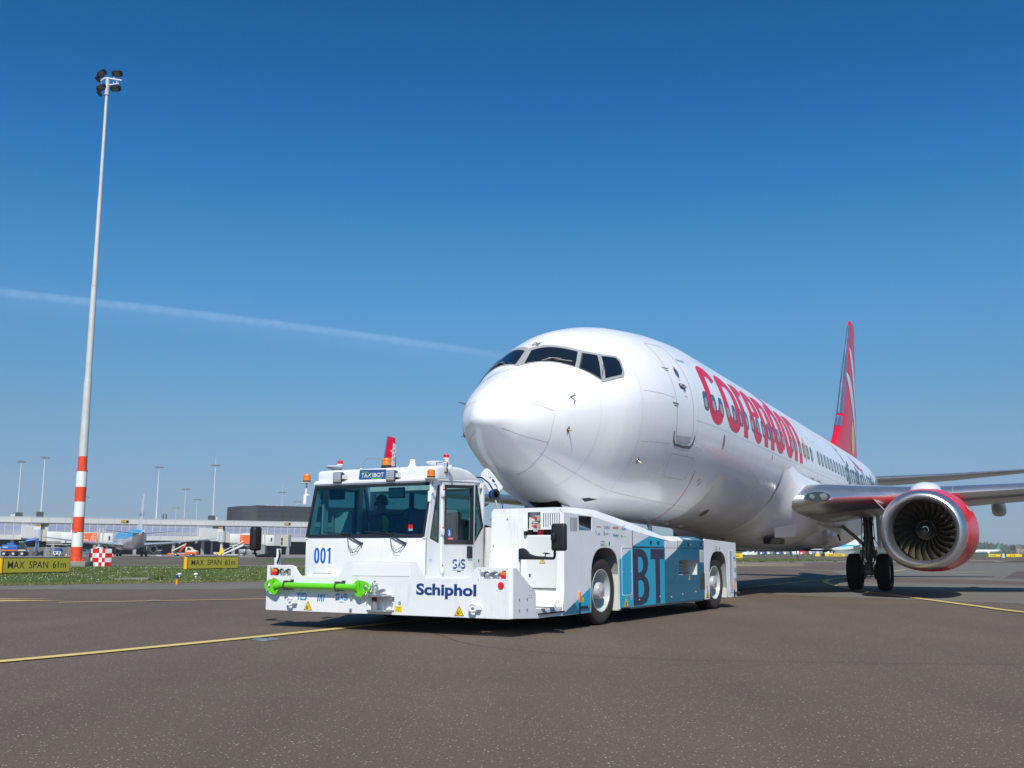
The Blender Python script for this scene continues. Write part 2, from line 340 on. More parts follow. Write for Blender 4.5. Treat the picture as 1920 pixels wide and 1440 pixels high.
sheet('concrete_strip', [(6, 92), (22, 99), (31, 112), (47, 140), (60, 150), (62, 156), (47.5, 148), (30, 132), (8, 116)], GREYASPH, Zl)
sheet('grass_strip', [(30, 330), (160, 300), (700, 420), (700, 620), (30, 620)], GRASSM, Zl*3)
# grey bands on the right-hand taxiway
sheet('grey_band', [(6.4, 29.1), (7.6, 27.8), (8.8, 26.4), (10.1, 25.1), (11.5, 23.7), (20, 15.5), (38, 18), (26, 30.5), (18.0, 37.0), (14.9, 40.2), (13.0, 41.5), (10.8, 40.9)], GREYASPH, Zl)
sheet('grey_band', [(16, 50), (17.6, 47.5), (20.5, 42.2), (34, 24), (300, 80), (300, 230), (59.2, 121.4), (52.3, 119.7), (36.5, 97.1), (20, 66)], GREYASPH, Zl)
sheet('brown_patch', [(22.2, 47.5), (32.0, 66.7), (70, 73), (70, 40), (26, 41)], ASPHALT2, Zl*2)
sheet('concrete_strip', [(36, 135), (66, 160), (120, 175), (300, 190), (300, 235), (119, 200), (60, 142), (44, 126)], CONC, Zl*2)
# painted lines
strip('taxiway_line', [(-9.2, 5.2), (-5.2, 10.75), (-2.1, 16.25), (1.6, 23.6), (5.0, 29.0), (8.8, 36.2), (11.2, 40.8), (13.6, 44.9), (19.5, 56.6), (27, 72)], 0.20, LINE, Zl*3, 'yellow centre line running under the tug and the aircraft')
strip('taxiway_line', [(10.2, 14), (9.75, 20.0), (9.85, 22.5), (10.05, 26.0), (10.2, 28.8), (10.4, 31.6), (11.0, 35.6), (12.1, 40.6), (13.6, 44.9)], 0.20, LINE, Zl*4, 'yellow line curving round beside the aircraft main wheels')
strip('taxiway_line', [(-9.85, 23.0), (-7.9, 23.9), (-5.8, 25.0), (0, 28.2), (6, 36), (9, 60), (17.2, 80.2)], 0.16, LINE, Zl*3, 'narrow yellow line behind the tug towards the grass')
strip('taxiway_line', [(17.2, 80.2), (19.3, 73.0), (20.0, 62.4), (21.2, 57.3), (25, 60), (32.1, 65.8), (60, 84)], 0.22, LINE2, Zl*4, 'worn yellow line beyond the main wheels')
strip('taxiway_line', [(-60, 27.6), (-14.8, 31.4), (-7.3, 32.4), (3, 35)], 0.13, LINE2, Zl*2.5, 'faint yellow edge line on the grey shoulder')
strip('taxiway_line', [(-90, 128), (-48.6, 124.4), (-35.3, 114.3), (-18, 98)], 0.30, LINE2, Zl*2, 'upper of the faint lines beyond the mast')
strip('taxiway_line', [(-90, 93), (-34.9, 89.4), (-26.0, 85.1), (-12, 80)], 0.22, LINE2, Zl*2, 'lower of the faint lines beyond the mast')
strip('taxiway_line', [(66, 140), (110, 285)], 0.7, LINE2, Zl*4, 'pale line running off towards the parked jets')
strip('taxiway_line', [(20, 100), (60, 118), (100, 150)], 0.3, LINE2, Zl*4, 'worn line across the far grey asphalt')
for k, (a, b, c, d) in enumerate([((-14, 23.4), (-11.1, 23.5), (-10.1, 24.0), (-14, 23.9)), ((-14, 24.2), (-11.6, 24.5), (-10.7, 24.75), (-14, 24.8)), ((-14, 22.6), (-11.6, 22.9), (-11.0, 23.15), (-14, 23.1))]):
    sheet('painted_chevron', [a, b, c, d], LINE, Zl*2)
for k in range(7):
    t = k/7; x = 18.6+t*10; y = 86.5+t*26
    sheet('painted_hatch', [(x-3, y-1), (x+6-3*t, y+1), (x+6-3*t, y+2.4), (x-3, y+0.9)], LINE2, Zl*3)
strip('asphalt_seam', [(-30, 26.2), (-5, 18.6), (0, 12.3), (4, 10.9), (14, 11.0), (30, 11.4)], 0.012, TARMARK, Zl, 'thin dark seam across the foreground asphalt')

# grass tufts and daisies on the island (nobody could count them)
def tufts(name, n, region, m, h0, h1, wd, seed, zb, col=None):
    rnd = random.Random(seed); v = []; f = []; c = 0
    while c < n:
        x, y = region(rnd)
        if x is None: continue
        a = rnd.uniform(0, pi); h = rnd.uniform(h0, h1); dx, dy = cos(a)*wd/2, sin(a)*wd/2; lx, ly = rnd.uniform(-.5, .5)*h, rnd.uniform(-.5, .5)*h; k = len(v)
        v += [(x-dx, y-dy, zb), (x+dx, y+dy, zb), (x+lx, y+ly, zb+h)]; f.append((k, k+1, k+2)); c += 1
    me = bpy.data.meshes.new(name); me.from_pydata(v, [], f); o = link(name, me, m); o['kind'] = 'stuff'; return o
def inpoly(poly):
    xs = [p[0] for p in poly]; ys = [p[1] for p in poly]
    def fn(r):
        x = r.uniform(min(xs), max(xs)); y = r.uniform(min(ys), max(ys)); c = False
        for i in range(len(poly)):
            x1, y1 = poly[i]; x2, y2 = poly[i-1]
            if (y1 > y) != (y2 > y) and x < (x2-x1)*(y-y1)/(y2-y1)+x1: c = not c
        return (x, y) if c else (None, None)
    return fn
BLADE = mat('grass_blade', (0.105, 0.150, 0.024), 0.7, var=0.45, vscale=0.9)
BLADE2 = mat('dry_grass_blade', (0.20, 0.19, 0.06), 0.7, var=0.3, vscale=0.8)
DAISY = mat('daisy_petals', (0.80, 0.80, 0.74), 0.8)
isl = [(-34, 32.8), (-16.4, 34.1), (-13.2, 37.0), (-9.2, 39.6), (2, 44.2), (5.5, 58), (-2, 71), (-18.1, 77.5), (-25.0, 80.5), (-34, 76)]
tufts('grass', 62000, inpoly(isl), BLADE, .03, .09, .035, 3, .008)
tufts('grass', 9000, inpoly([(-34, 33.0), (-16.4, 33.9), (-13.2, 36.8), (-9.2, 39.4), (-9.2, 39.9), (-13.5, 37.6), (-17, 34.8), (-34, 33.9)]), BLADE2, .03, .08, .03, 4, .008)
def daisies(n, region, seed):
    rnd = random.Random(seed); v = []; f = []; c = 0
    cl = [(rnd.uniform(-30, 0), rnd.uniform(34, 70)) for _ in range(50)]
    while c < n:
        if rnd.random() < .6: q = rnd.choice(cl); x, y = q[0]+rnd.gauss(0, 1.4), q[1]+rnd.gauss(0, 1.4)
        else: x, y = region(rnd)
        if x is None or x > 0 and y < 44 or y > 76 or y < 34+max(0, x+16)*.6: continue
        r = rnd.uniform(.006, .013); z = rnd.uniform(.05, .10); k = len(v)
        v += [(x-r, y-r*.4, z-r*.6), (x+r, y-r*.4, z-r*.6), (x+r, y+r*.4, z+r*.6), (x-r, y+r*.4, z+r*.6)]; f.append((k, k+1, k+2, k+3)); c += 1
    me = bpy.data.meshes.new('daisies'); me.from_pydata(v, [], f); o = link('daisies', me, DAISY); o['kind'] = 'stuff'
daisies(1500, inpoly(isl), 5)
tufts('grass', 9000, inpoly([(8, 120), (30.4, 134), (47.5, 150), (51.2, 175), (44.6, 205), (0, 210), (-4, 150)]), BLADE, .06, .2, .12, 8, .008)
for i, (x, y, s) in enumerate([(30, 126, .5), (33, 124, .35), (37, 128, .3), (41, 133, .5), (44, 134, .6), (47, 139, .4), (50, 141, .6), (52, 146, .5), (-14.0, 41.6, .5), (55, 152, .4)]):
    mb = MB(); rnd = random.Random(i)
    for k in range(60):
        a = rnd.uniform(0, 2*pi); rr = rnd.uniform(0, s*.6); h = rnd.uniform(.1, .5)*s; p = Vector((rr*cos(a), rr*sin(a), 0)); q = p+Vector((cos(a)*h*.6, sin(a)*h*.6, h)); sd_ = Vector((-sin(a), cos(a), 0))*.03
        mb.add([p-sd_, p+sd_, q], [(0, 1, 2)])
    o = mb.build('weed_tuft', BLADE, fix=False); o.location = (x, y, 0.01)
    wl = ['leftmost low weed in the far pavement under the belly', 'second low weed from the left under the belly', 'third weed from the left under the belly', 'middle weed between the belly and the main wheels', 'bushier weed just right of the middle one', 'small weed left of the near main wheel', 'largest weed beside the near main wheel', 'weed almost touching the near main wheel', 'dark green weed tuft on the grass beside a flush cover', 'small weed glimpsed between the main wheels']
    tag(o, wl[i], 'weed', group=None if i == 8 else 'weeds growing in the far pavement')
# ------------------------------------------------------------ the airliner being towed
PK = [0.45, 0.4535, 0.462, 0.478, 0.505, 0.545, 0.6875, 0.925, 1.4, 1.6, 1.75, 1.875, 1.99, 2.15, 2.35, 2.6, 2.825, 3.3, 4.25, 5.2, 6.15, 7.575, 26.0, 28.0, 30.0, 32.0, 34.0, 36.0, 38.0]
PZT = [2.75, 2.800, 2.838, 2.880, 2.932, 2.988, 3.149, 3.356, 3.657, 3.785, 3.9, 4.02, 4.13, 4.27, 4.39, 4.52, 4.63, 4.798, 5.053, 5.21, 5.33, 5.42, 5.44, 5.44, 5.43, 5.41, 5.36, 5.25, 5.1]
PZB = [2.75, 2.712, 2.686, 2.658, 2.624, 2.588, 2.463, 2.28, 2.014, 1.926, 1.865, 1.816, 1.771, 1.711, 1.64, 1.554, 1.489, 1.394, 1.362, 1.371, 1.401, 1.43, 1.43, 1.5, 1.85, 2.35, 2.95, 3.6, 4.45]
PW = [0.0, 0.055, 0.100, 0.150, 0.208, 0.273, 0.425, 0.652, 0.941, 1.037, 1.103, 1.157, 1.205, 1.272, 1.351, 1.448, 1.523, 1.629, 1.746, 1.802, 1.847, 1.88, 1.88, 1.87, 1.78, 1.55, 1.2, 0.8, 0.3]
PM = [2.75, 2.752, 2.753, 2.755, 2.757, 2.76, 2.78, 2.81, 2.9, 2.941, 2.973, 3.0, 3.024, 3.058, 3.1, 3.153, 3.2, 3.29, 3.42, 3.5, 3.55, 3.56, 3.56, 3.56, 3.65, 3.85, 4.1, 4.45, 4.8]
_cache = {}
def psec(s):
    k = round(s, 5)
    if k not in _cache: _cache[k] = tuple(float(pchip(PK, q, k)) for q in (PZT, PZB, PW, PM))
    return _cache[k]
SY = 19.59
def FS(s, deg, off=0.0):
    zt, zb, wd, zm = psec(s); ph = R(deg); e = 2/float(np.interp(s, [1.4, 1.7, 2.0, 2.8, 3.3, 5], [2, 1.8, 1.72, 1.76, 1.88, 2.0])) if sin(ph) > 0 else 1.0
    c = math.copysign(abs(cos(ph))**e, cos(ph)); n = math.copysign(abs(sin(ph))**e, sin(ph))
    return Vector(((wd+off)*c, s-SY, zm+((zt-zm if n > 0 else zm-zb)+off)*n))
B37 = thing('airliner', 'white and red twin engine airliner being towed nose first by the white tug', 'airliner', (8.347, 33.266, 0.0), -R(27.482))
B37.rotation_euler = (-R(1.455), 0, -R(27.482)); B37.rotation_mode = 'XYZ'
ss = [0.4502+0.95*(k/26)**2.2 for k in range(27)]+[1.4+0.045*k for k in range(1, 43)]+list(np.arange(3.35, 8, .15))+list(np.arange(8, 26, .75))+list(np.arange(26, 38.01, .5))
N = 120
mb = MB(); mb.loft([[FS(s, -90+360*k/N) for k in range(N)] for s in ss], True, True)
fus = mb.build('fuselage', None, B37, ang=60, fix=False); FUSM = mat('fuselage_white', (0.93, 0.93, 0.93), 0.24, coat=0.28, var=0.015, vscale=0.9, spec=0.5)
# faint skin ripple so reflections wander as on riveted panels
n = FUSM.node_tree; tcn = [q for q in n.nodes if q.type == 'TEX_COORD'][0]; nz = n.nodes.new('ShaderNodeTexNoise'); nz.inputs['Scale'].default_value = 1.6; nz.inputs['Detail'].default_value = 2
n.links.new(tcn.outputs['Object'], nz.inputs['Vector']); bp = n.nodes.new('ShaderNodeBump'); bp.inputs['Strength'].default_value = 0.10; bp.inputs['Distance'].default_value = 0.02
n.links.new(nz.outputs['Fac'], bp.inputs['Height']); bs = n.nodes['Principled BSDF']; n.links.new(bp.outputs[0], bs.inputs['Normal']); n.links.new(bp.outputs[0], bs.inputs['Coat Normal'])
fus.data.materials.append(FUSM); grime(FUSM, .16, (.42, .38, .33), (.5, 3, 2), .55, .85)
SEAM = mat('panel_seam', (0.30, 0.30, 0.31), 0.6); FRAMEM = mat('window_frame_grey', (0.48, 0.48, 0.45), 0.4, 0.3, var=0.1)
CGLASS = mat('cockpit_glass', (0.008, 0.010, 0.012), 0.04, coat=1.0); PGLASS = mat('cabin_window_pane', (0.06, 0.09, 0.13), 0.06, coat=1.0)
REDP = mat('red_livery', (0.78, 0.004, 0.030), 0.30, coat=0.15, spec=0.3); YEL = mat('yellow_livery', (0.86, 0.50, 0.06), 0.3, coat=0.1); GREYB = mat('blue_grey_print', (0.10, 0.17, 0.24), 0.35)
def line_on(name, pts, wd, m, off=0.003, parent=None, sub=6):
    P = []
    for i in range(len(pts)-1):
        for k in range(sub): t = k/sub; P.append((pts[i][0]*(1-t)+pts[i+1][0]*t, pts[i][1]*(1-t)+pts[i+1][1]*t))
    P.append(pts[-1]); V = [FS(a, b, off) for a, b in P]; v = []
    for i, p in enumerate(V):
        t = (V[min(i+1, len(V)-1)]-V[max(i-1, 0)]).normalized(); s_, d_ = P[i]; nrm = (FS(s_, d_, off+.1)-p).normalized(); sdv = t.cross(nrm).normalized()*wd/2
        v += [p+sdv, p-sdv]
    mb = MB(); mb.add(v, [(2*i, 2*i+1, 2*i+3, 2*i+2) for i in range(len(V)-1)]); return mb.build(name, m, parent or B37, fix=False, ang=0)
def phi_of(p):
    zt, zb, wd, zm = psec(p.y+SY); s = p.y+SY; c = p.x/wd; q = (p.z-zm)/((zt-zm) if p.z > zm else (zm-zb)); e = 2/float(np.interp(s, [1.4, 1.7, 2.0, 2.8, 3.3, 5], [2, 1.8, 1.72, 1.76, 1.88, 2.0])) if q > 0 else 1.0
    return math.degrees(atan2(math.copysign(abs(q)**(1/e), q), math.copysign(abs(c)**(1/e), c)))
def straight(pts, n_=8, closed=True):
    # pts (s, deg) joined by straight chords in space, laid back on to the skin
    o_ = []; m_ = len(pts); d0 = pts[0][1]
    for i in range(m_ if closed else m_-1):
        A_, B_ = FS(*pts[i]), FS(*pts[(i+1) % m_])
        for k in range(n_):
            p = A_.lerp(B_, k/n_); a = phi_of(p); ref = pts[i][1]
            while a-ref > 180: a -= 360
            while a-ref < -180: a += 360
            o_.append((p.y+SY, a))
    if not closed: o_.append(pts[-1])
    return o_
def decal(name, loops, m, off=.004, mapper=None, parent=None, du=.15, dv=3.0, thick=0, label=None):
    if not isinstance(loops[0][0], (tuple, list)): loops = [loops]
    me = shape_mesh(loops, thick); mp_ = mapper or (lambda a, b: FS(a, b, off)); bend(me, mp_, du, dv); me.name = name
    return link(name, me, m, parent or B37, label)
# radome seam and lightning strips
rad = [(1.556, 90), (1.497, 62), (1.364, 37), (1.275, 14.5), (1.245, -16), (1.319, -38.5), (1.408, -60.5), (1.527, -80.5), (1.616, -94.5), (1.66, -105)]
full = rad[:8]+[(1.60, -90)]+[(s, 180-d) for s, d in rad[:8][::-1]]
line_on('radome_seam', full, .008, SEAM)
for a, b in (((0.667, 51), (1.245, 4)), ((0.623, -48.5), (1.304, -35)), ((0.64, 90), (1.54, 90)), ((0.667, 129), (1.245, 176)), ((0.623, 228.5), (1.304, 215))):
    line_on('lightning_strip', straight([a, b], 8, False), .012, LGREY, .004, sub=1)
# cockpit windows: raised frame, five visible panes and their mirror images
F = [(1.675, 84.5), (2.001, 85.5), (2.416, 53.5), (2.075, 43.5)]; W2 = [(2.119, 40.5), (2.46, 51), (2.697, 44.5), (2.386, 26)]; W3 = [(2.475, 25.5), (2.756, 43), (3.04, 38.2), (3.06, 35), (2.98, 27.5), (2.90, 25)]
outer = [(1.601, 91), (2.045, 91), (2.49, 54.0), (2.756, 45.0), (3.08, 39.5), (3.115, 36), (3.0, 25.5), (2.915, 23), (2.40, 23.3), (2.09, 42)]
for mir in (0, 1):
    g = (lambda L: straight(L)) if not mir else (lambda L: [(a, 180-b) for a, b in straight(L)])
    fr = decal('windscreen_frame', [g(outer), g(F), g(W2), g(W3)], FRAMEM, off=.010, du=.04, dv=3)
    for nm, q in (('windscreen_pane', F), ('cockpit_window_pane', W2), ('cockpit_window_pane', W3)): decal(nm, g(q), CGLASS, off=.005, du=.05, dv=4)
    g = (lambda L: L) if not mir else (lambda L: [(a, 180-b) for a, b in L])
    line_on('window_seal', g([F[0], F[3]]), .02, DGREY, .0125); line_on('window_seal', g([W2[0], W2[3]]), .028, DGREY, .0125); line_on('window_seal', g([W2[0], W2[1]]), .028, DGREY, .0125); line_on('window_seal', g([W2[3], (2.66, 37)]), .024, DGREY, .0125)
    # wiper
    def wp_(tt, up, off): 
        q0 = FS(*F[0]).lerp(FS(*F[3]), tt); q1 = FS(*F[1]).lerp(FS(*F[2]), tt); p = q0.lerp(q1, up); q_ = FS(p.y+SY, phi_of(p), off); return Vector((-q_.x if mir else q_.x, q_.y, q_.z))
    F_ = F; F = [F[0], F[1], F[2], F[3]]
    def pane_pt(a, up, off): p = FS(*F[0]).lerp(FS(*F[3]), a).lerp(FS(*F[1]).lerp(FS(*F[2]), a), up); q_ = FS(p.y+SY, phi_of(p), off); return Vector((-q_.x if mir else q_.x, q_.y, q_.z))
    mb = MB(); mb.tube([pane_pt(.32, .02, .02), pane_pt(.50, .12, .045), pane_pt(.66, .18, .035)], .007, 6); mb.tube([pane_pt(.42, .15, .03), pane_pt(.90, .17, .03)], .010, 6); mb.build('wiper', GREY, B37)
# rivets round the windscreen as one joined part
mb = MB()
for i in range(34):
    t = i/33; s_ = 2.052+t*(2.478-2.052); d_ = 90.2-t*(90.2-54.8); c = FS(s_, d_+.3, .011); mb.sphere(c, .006, 5, 3)
o = mb.build('rivets', GREY, B37); o['kind'] = 'stuff'
# probes
def probe(s, d, L, up=0.0, pl=True):
    c = FS(s, d, 0); nn = (FS(s, d, .1)-c).normalized(); mb = MB()
    if pl: mb.cyl(c, c+nn*.012, .05, .05, 14)
    mb.tube([c, c+nn*.09, c+nn*.12+Vector((0, -.10, 0))] if L > .1 else [c, c+nn*.09], [.014, .012, .008] if L > .1 else [.016, .006], 8); mb.build('air_data_probe', mat('probe_metal', (.35, .31, .26), .35, .9) if 'probe_metal' not in MATS else MATS['probe_metal'], B37)
probe(1.616, 18.5, .15, pl=False); probe(1.556, -17, .08); probe(3.541, -31, .05); probe(1.616, 161.5, .15, pl=False); probe(1.556, 197, .08)
# doors: outline seams, sill guard, handle, porthole
D = [(4.72, 50), (5.46, 48), (5.50, 43.5), (5.56, 22.5), (5.61, 1), (5.66, -12), (5.60, -17), (5.48, -18.6), (5.02, -18.6), (4.88, -17), (4.80, -13), (4.72, 3), (4.66, 26.5), (4.67, 45), (4.72, 50)]
def door(name, pts, sill=True, wd=.022):
    d = bpy.data.objects.new(name, None); COL.objects.link(d); d.parent = B37; KIDS.setdefault(B37, []).append(d)
    line_on('door_seam', pts, wd, mat('door_seam_grey', (.42, .43, .45), .5) if 'door_seam_grey' not in MATS else MATS['door_seam_grey'], parent=d); return d
d1 = door('cabin_door', D)
line_on('sill_guard', [(4.70, -13), (4.745, -17.5), (4.87, -20), (5.30, -20.6), (5.66, -20.2), (5.77, -17.5), (5.80, -13.5)], .055, mat('sill_guard_grey', (.16, .16, .16), .5), .006, d1, 5)
decal('sill_plate', [(4.83, -15), (5.62, -14.6), (5.60, -17.3), (4.90, -17.8)], LGREY, .005, parent=d1)
decal('porthole', ell(5.127, 24, .075, 2.9, 20), PGLASS, .007, parent=d1); decal('porthole_rim', [ell(5.127, 24, .10, 3.8, 20), ell(5.127, 24, .078, 3.0, 20)], GREY, .006, parent=d1)
decal('handle_recess', [(4.98, 15), (5.04, 16.4), (5.27, 15.9), (5.32, 13.2), (5.26, 12.1), (5.05, 12.4)], GREY, .005, parent=d1)
mb = MB(); mb.tube([FS(5.02, 14.6, .03), FS(5.15, 14.4, .045), FS(5.27, 13.4, .03)], .018, 8); mb.build('door_handle', CHROME, d1)
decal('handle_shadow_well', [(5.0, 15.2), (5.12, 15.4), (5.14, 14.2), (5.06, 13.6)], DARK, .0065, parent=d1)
for a, b, t in ((5.08, 27.5, 'EXIT'), (5.05, 18.4, 'PULL'), (5.15, 10.3, 'OPEN'), (5.2, 6.9, 'FWD')):
    me = text_mesh(t, .13, 1.1); bend(me, lambda u, v, a=a, b=b: FS(a+u, b+v, .005), .1, 2); link('door_marking', me, BRIGHTRED if t != 'OPEN' else GREYB, d1)
for sg, s0 in ((0, 4.69), (0, 5.62)): pass
mb = MB()
for (s0, dd) in ((4.62, 26.5), (4.66, 2.0)):
    mb.tube([FS(s0-.13, dd+.3, .006), FS(s0+.16, dd-.3, .006)], .007, 6); mb.tube([FS(s0-.06, dd-1.4, .006), FS(s0+.12, dd-1.9, .006)], .005, 6)
mb.build('door_hinge', GREY, d1)
line_on('service_panel_seam', [(4.87, -25), (6.05, -25.5), (6.12, -27), (6.14, -37.5), (6.05, -39), (5.02, -38.5), (4.93, -37), (4.82, -27), (4.87, -25)], .006, SEAM)
for x0 in (16.42, 17.30):
    e = door('overwing_exit', [(x0, 24), (x0+.45, 24), (x0+.5, 20), (x0+.5, -8), (x0+.45, -10.5), (x0+.05, -10.5), (x0, -8), (x0, 24)], wd=.014)
    line_on('sill_guard', [(x0+.06, -11.2), (x0+.44, -11.2)], .02, MATS['sill_guard_grey'], .006, e)
# seams along and round the fuselage
for pts in ([(5.76, -5.3), (16, -5.3), (27, -5.3)], [(6.65, 27.5), (14, 28.2)], [(2.2, 13), (2.2, -40), (2.2, -80)], [(3.4, 10.5), (4.62, 5.5)], [(3.3, 60), (3.3, 0), (3.3, -70)], [(1.3, -50), (2.6, -52), (6.4, -57), (9.5, -60)], [(6.4, -62), (12, -62)], [(7.9, 42), (7.9, -60)], [(10.4, -6), (10.4, -62)], [(13.0, 42), (13.0, -50)], [(18.2, 40), (18.2, -12)], [(21.0, 40), (21, -20)], [(6.2, 60), (12, 62), (26, 62)], [(5.9, 20), (5.9, -30)], [(3.4, -20), (4.6, -20)]):
    line_on('skin_seam', pts, .005, SEAM, .0025, sub=14)
line_on('red_marking_line', [(6.42, -32), (6.55, -42), (6.72, -55), (6.98, -69), (7.2, -80), (7.3, -90)], .022, BRIGHTRED, .004, sub=8)
for a, b in ((6.95, -36), (7.1, -38)): decal('red_marking', [(a, b), (a+.03, b), (a-.05, b-3), (a-.08, b-3)], BRIGHTRED, .004)
DISC = mat('bronze_disc', (.20, .17, .12), .4, .6)
decal('flush_disc', ell(7.615, -11.5, .075, 4.2, 20), mat('flush_disc_grey', (.28, .28, .28), .5), .004); decal('flush_disc', ell(11.79, -8.5, .04, 2.0, 16), MATS['flush_disc_grey'], .004)
decal('flush_disc', ell(9.0, -59.5, .16, 3.8, 20), DISC, .004)
decal('registration_mark', [(2.9, -66), (3.05, -67), (3.25, -61), (3.0, -63)], BLACK, .004)
me = text_mesh('DE', .19, .11, bold=.03, shear=.2); bend(me, lambda u, v: FS(2.13+v*1.1, 90.5-u*50, .006), 0, 0); link('tail_code', me, BLACK, B37)
me = text_mesh('Boeing 737', .42, 1.6, bold=.01, shear=.2); bend(me, lambda u, v: FS(5.62+u, 34.5-1.5*u+v*1.6, .005), .1, 2); link('small_lettering', me, NAVY, B37)
# cabin windows, both sides
def wshape(c, a, b): return [(c+a*1.08*math.copysign(abs(cos(t))**.62, cos(t)), 8.8+b*math.copysign(abs(sin(t))**.62, sin(t))) for t in [2*pi*k/22 for k in range(22)]]
for side in (0, 1):
    for k in range(44):
        if k in (14, 21): continue
        c = 6.40+.508*k
        if side and k > 29: continue
        g = (lambda L: L) if not side else (lambda L: [(a, 180-b) for a, b in L])
        f = decal('cabin_window', [g(wshape(c, .140, 6.3)), g(wshape(c, .118, 5.6))], mat('window_rim', (.20, .22, .25), .35, .5) if 'window_rim' not in MATS else MATS['window_rim'], .009)
        decal('window_pane', g(wshape(c, .121, 5.7)), PGLASS, .0035, parent=f)
        decal('window_blind', g([(c+x*.8, 8.8+(y-8.8)*.9-(0 if y < 8.8 else 2.6)) for x, y in [(p[0]-c, p[1]) for p in wshape(c, .105, 5.0)]]), mat('cream_blind', (.42, .41, .38), .35, coat=.8) if 'cream_blind' not in MATS else MATS['cream_blind'], .006, parent=f)
# big red lettering, built letter by letter from rounded strokes (u: metres aft, v: degrees round the body)
def stroke(pts, wu, wv, closed=False):
    # offset polyline; returns outline(s)
    P = [Vector(p) for p in pts]; n_ = len(P); A = []; Bq = []
    for i in range(n_):
        a = P[i-1] if (closed or i > 0) else P[0]; b = P[(i+1) % n_] if (closed or i < n_-1) else P[-1]
        t = Vector(((b-a).x, (b-a).y/30.5)).normalized(); nn = Vector((-t.y*wu/2, t.x*wv/2)); A.append(tuple(P[i]+nn)); Bq.append(tuple(P[i]-nn))
    return [A, Bq] if closed else [A+Bq[::-1]]
def se(cx, cy, a, b, t0, t1, n_, e=.72): return [(cx+a*math.copysign(abs(cos(R(t0+(t1-t0)*k/n_)))**e, cos(R(t0+(t1-t0)*k/n_))), cy+b*math.copysign(abs(sin(R(t0+(t1-t0)*k/n_)))**e, sin(R(t0+(t1-t0)*k/n_)))) for k in range(n_+1)]
LO, HI = -3.5, 37.5; CY = (LO+HI)/2; HH = (HI-LO)/2; SW, SV = .355, 8.8
def letter(ch, u, wd):
    cx = u+wd/2; a = (wd-SW)/2; b = HH-SV/2; L = []
    if ch == 'o': L = [stroke(se(cx, CY, a, b, 0, 360, 40)[:-1], SW, SV, True)]
    if ch == 'c': L = [stroke(se(cx, CY, a, b, 28, 332, 36), SW, SV)]
    if ch == 'e':
        L = [stroke(se(cx, CY, a, b, 0, 318, 36), SW, SV), [[(u+.18, CY-1.4), (u+wd-.12, CY-1.4), (u+wd-.12, CY+2.0), (u+.18, CY+2.0)]]]
    if ch in 'rn':
        L = [[[(u, LO), (u+SW, LO), (u+SW, HI-1), (u, HI-1)]]]
        if ch == 'r': L.append(stroke(se(u+wd*.62, HI-SV/2-7, wd*.62-SW/2, 7, 180, 25, 14), SW, SV))
        else: L.append(stroke(se(cx, HI-SV/2-7, a, 7, 180, 0, 18)+[(cx+a, CY), (cx+a, LO)], SW, SV))
    if ch == 'd': L = [stroke(se(cx, CY, a, b, 0, 360, 40)[:-1], SW, SV, True), [[(u+wd-SW, LO+4), (u+wd, LO+4), (u+wd, 56), (u+wd-SW*.8, 57.5), (u+wd-SW, 55)]]]
    return L
for li, (ch, u0_, u1_) in enumerate((('c', 6.50, 7.60), ('o', 7.70, 8.98), ('r', 9.12, 9.80), ('e', 9.90, 10.86), ('n', 10.98, 11.98), ('d', 12.08, 13.10), ('o', 13.22, 14.14), ('n', 14.26, 15.22))):
    for k, Lp in enumerate(letter(ch, u0_, u1_-u0_)): decal('letter_'+ch, Lp, REDP, .004+.0009*(li % 2)+.0009*k, du=.12, dv=3)
decal('yellow_spot', ell(15.78, 10.5, .17, 11.0, 40), YEL, .004)
# slender hand-drawn lettering aft of the wing exits, unreadable from here, with a pink pennant
rnd = random.Random(12); u_ = 22.0; kk = 0
while u_ < 31.5:
    h0, h1 = rnd.choice([(-8, 16), (-3, 19), (-6, 23), (0, 15)]); wd_ = rnd.choice([.34, .42, .52]); cy = (h0+h1)/2; a = wd_/2-.06; b = (h1-h0)/2-1.2; tp = rnd.choice('oncl')
    if tp == 'o': L_ = [stroke(se(u_+wd_/2, cy, a, b, 0, 360, 26)[:-1], .12, 3.0, True)]
    elif tp == 'n': L_ = [stroke([(u_+.06, h0), (u_+.06, h1-5)]+se(u_+wd_/2, h1-5, a, 4, 180, 0, 10)+[(u_+wd_-.06, h0)], .12, 3.0)]
    elif tp == 'c': L_ = [stroke(se(u_+wd_/2, cy, a, b, 40, 320, 22), .13, 3.0)]
    else: L_ = [stroke([(u_+.06, h0), (u_+.1, h1+9)], .13, 2)]
    for q_ in L_: decal('script_letter', q_, GREYB, .004+.001*(kk % 2))
    kk += 1; u_ += wd_*.88
decal('pennant', straight([(24.3, 37), (26.2, 22), (25.2, 21.5)]), mat('pink_print', (.62, .06, .22), .3), .0065)
decal('script_letter', straight([(21.7, 40), (22.2, 33), (22.0, 31.5), (22.5, 20), (22.3, 20), (21.9, 32)]), GREYB, .005)
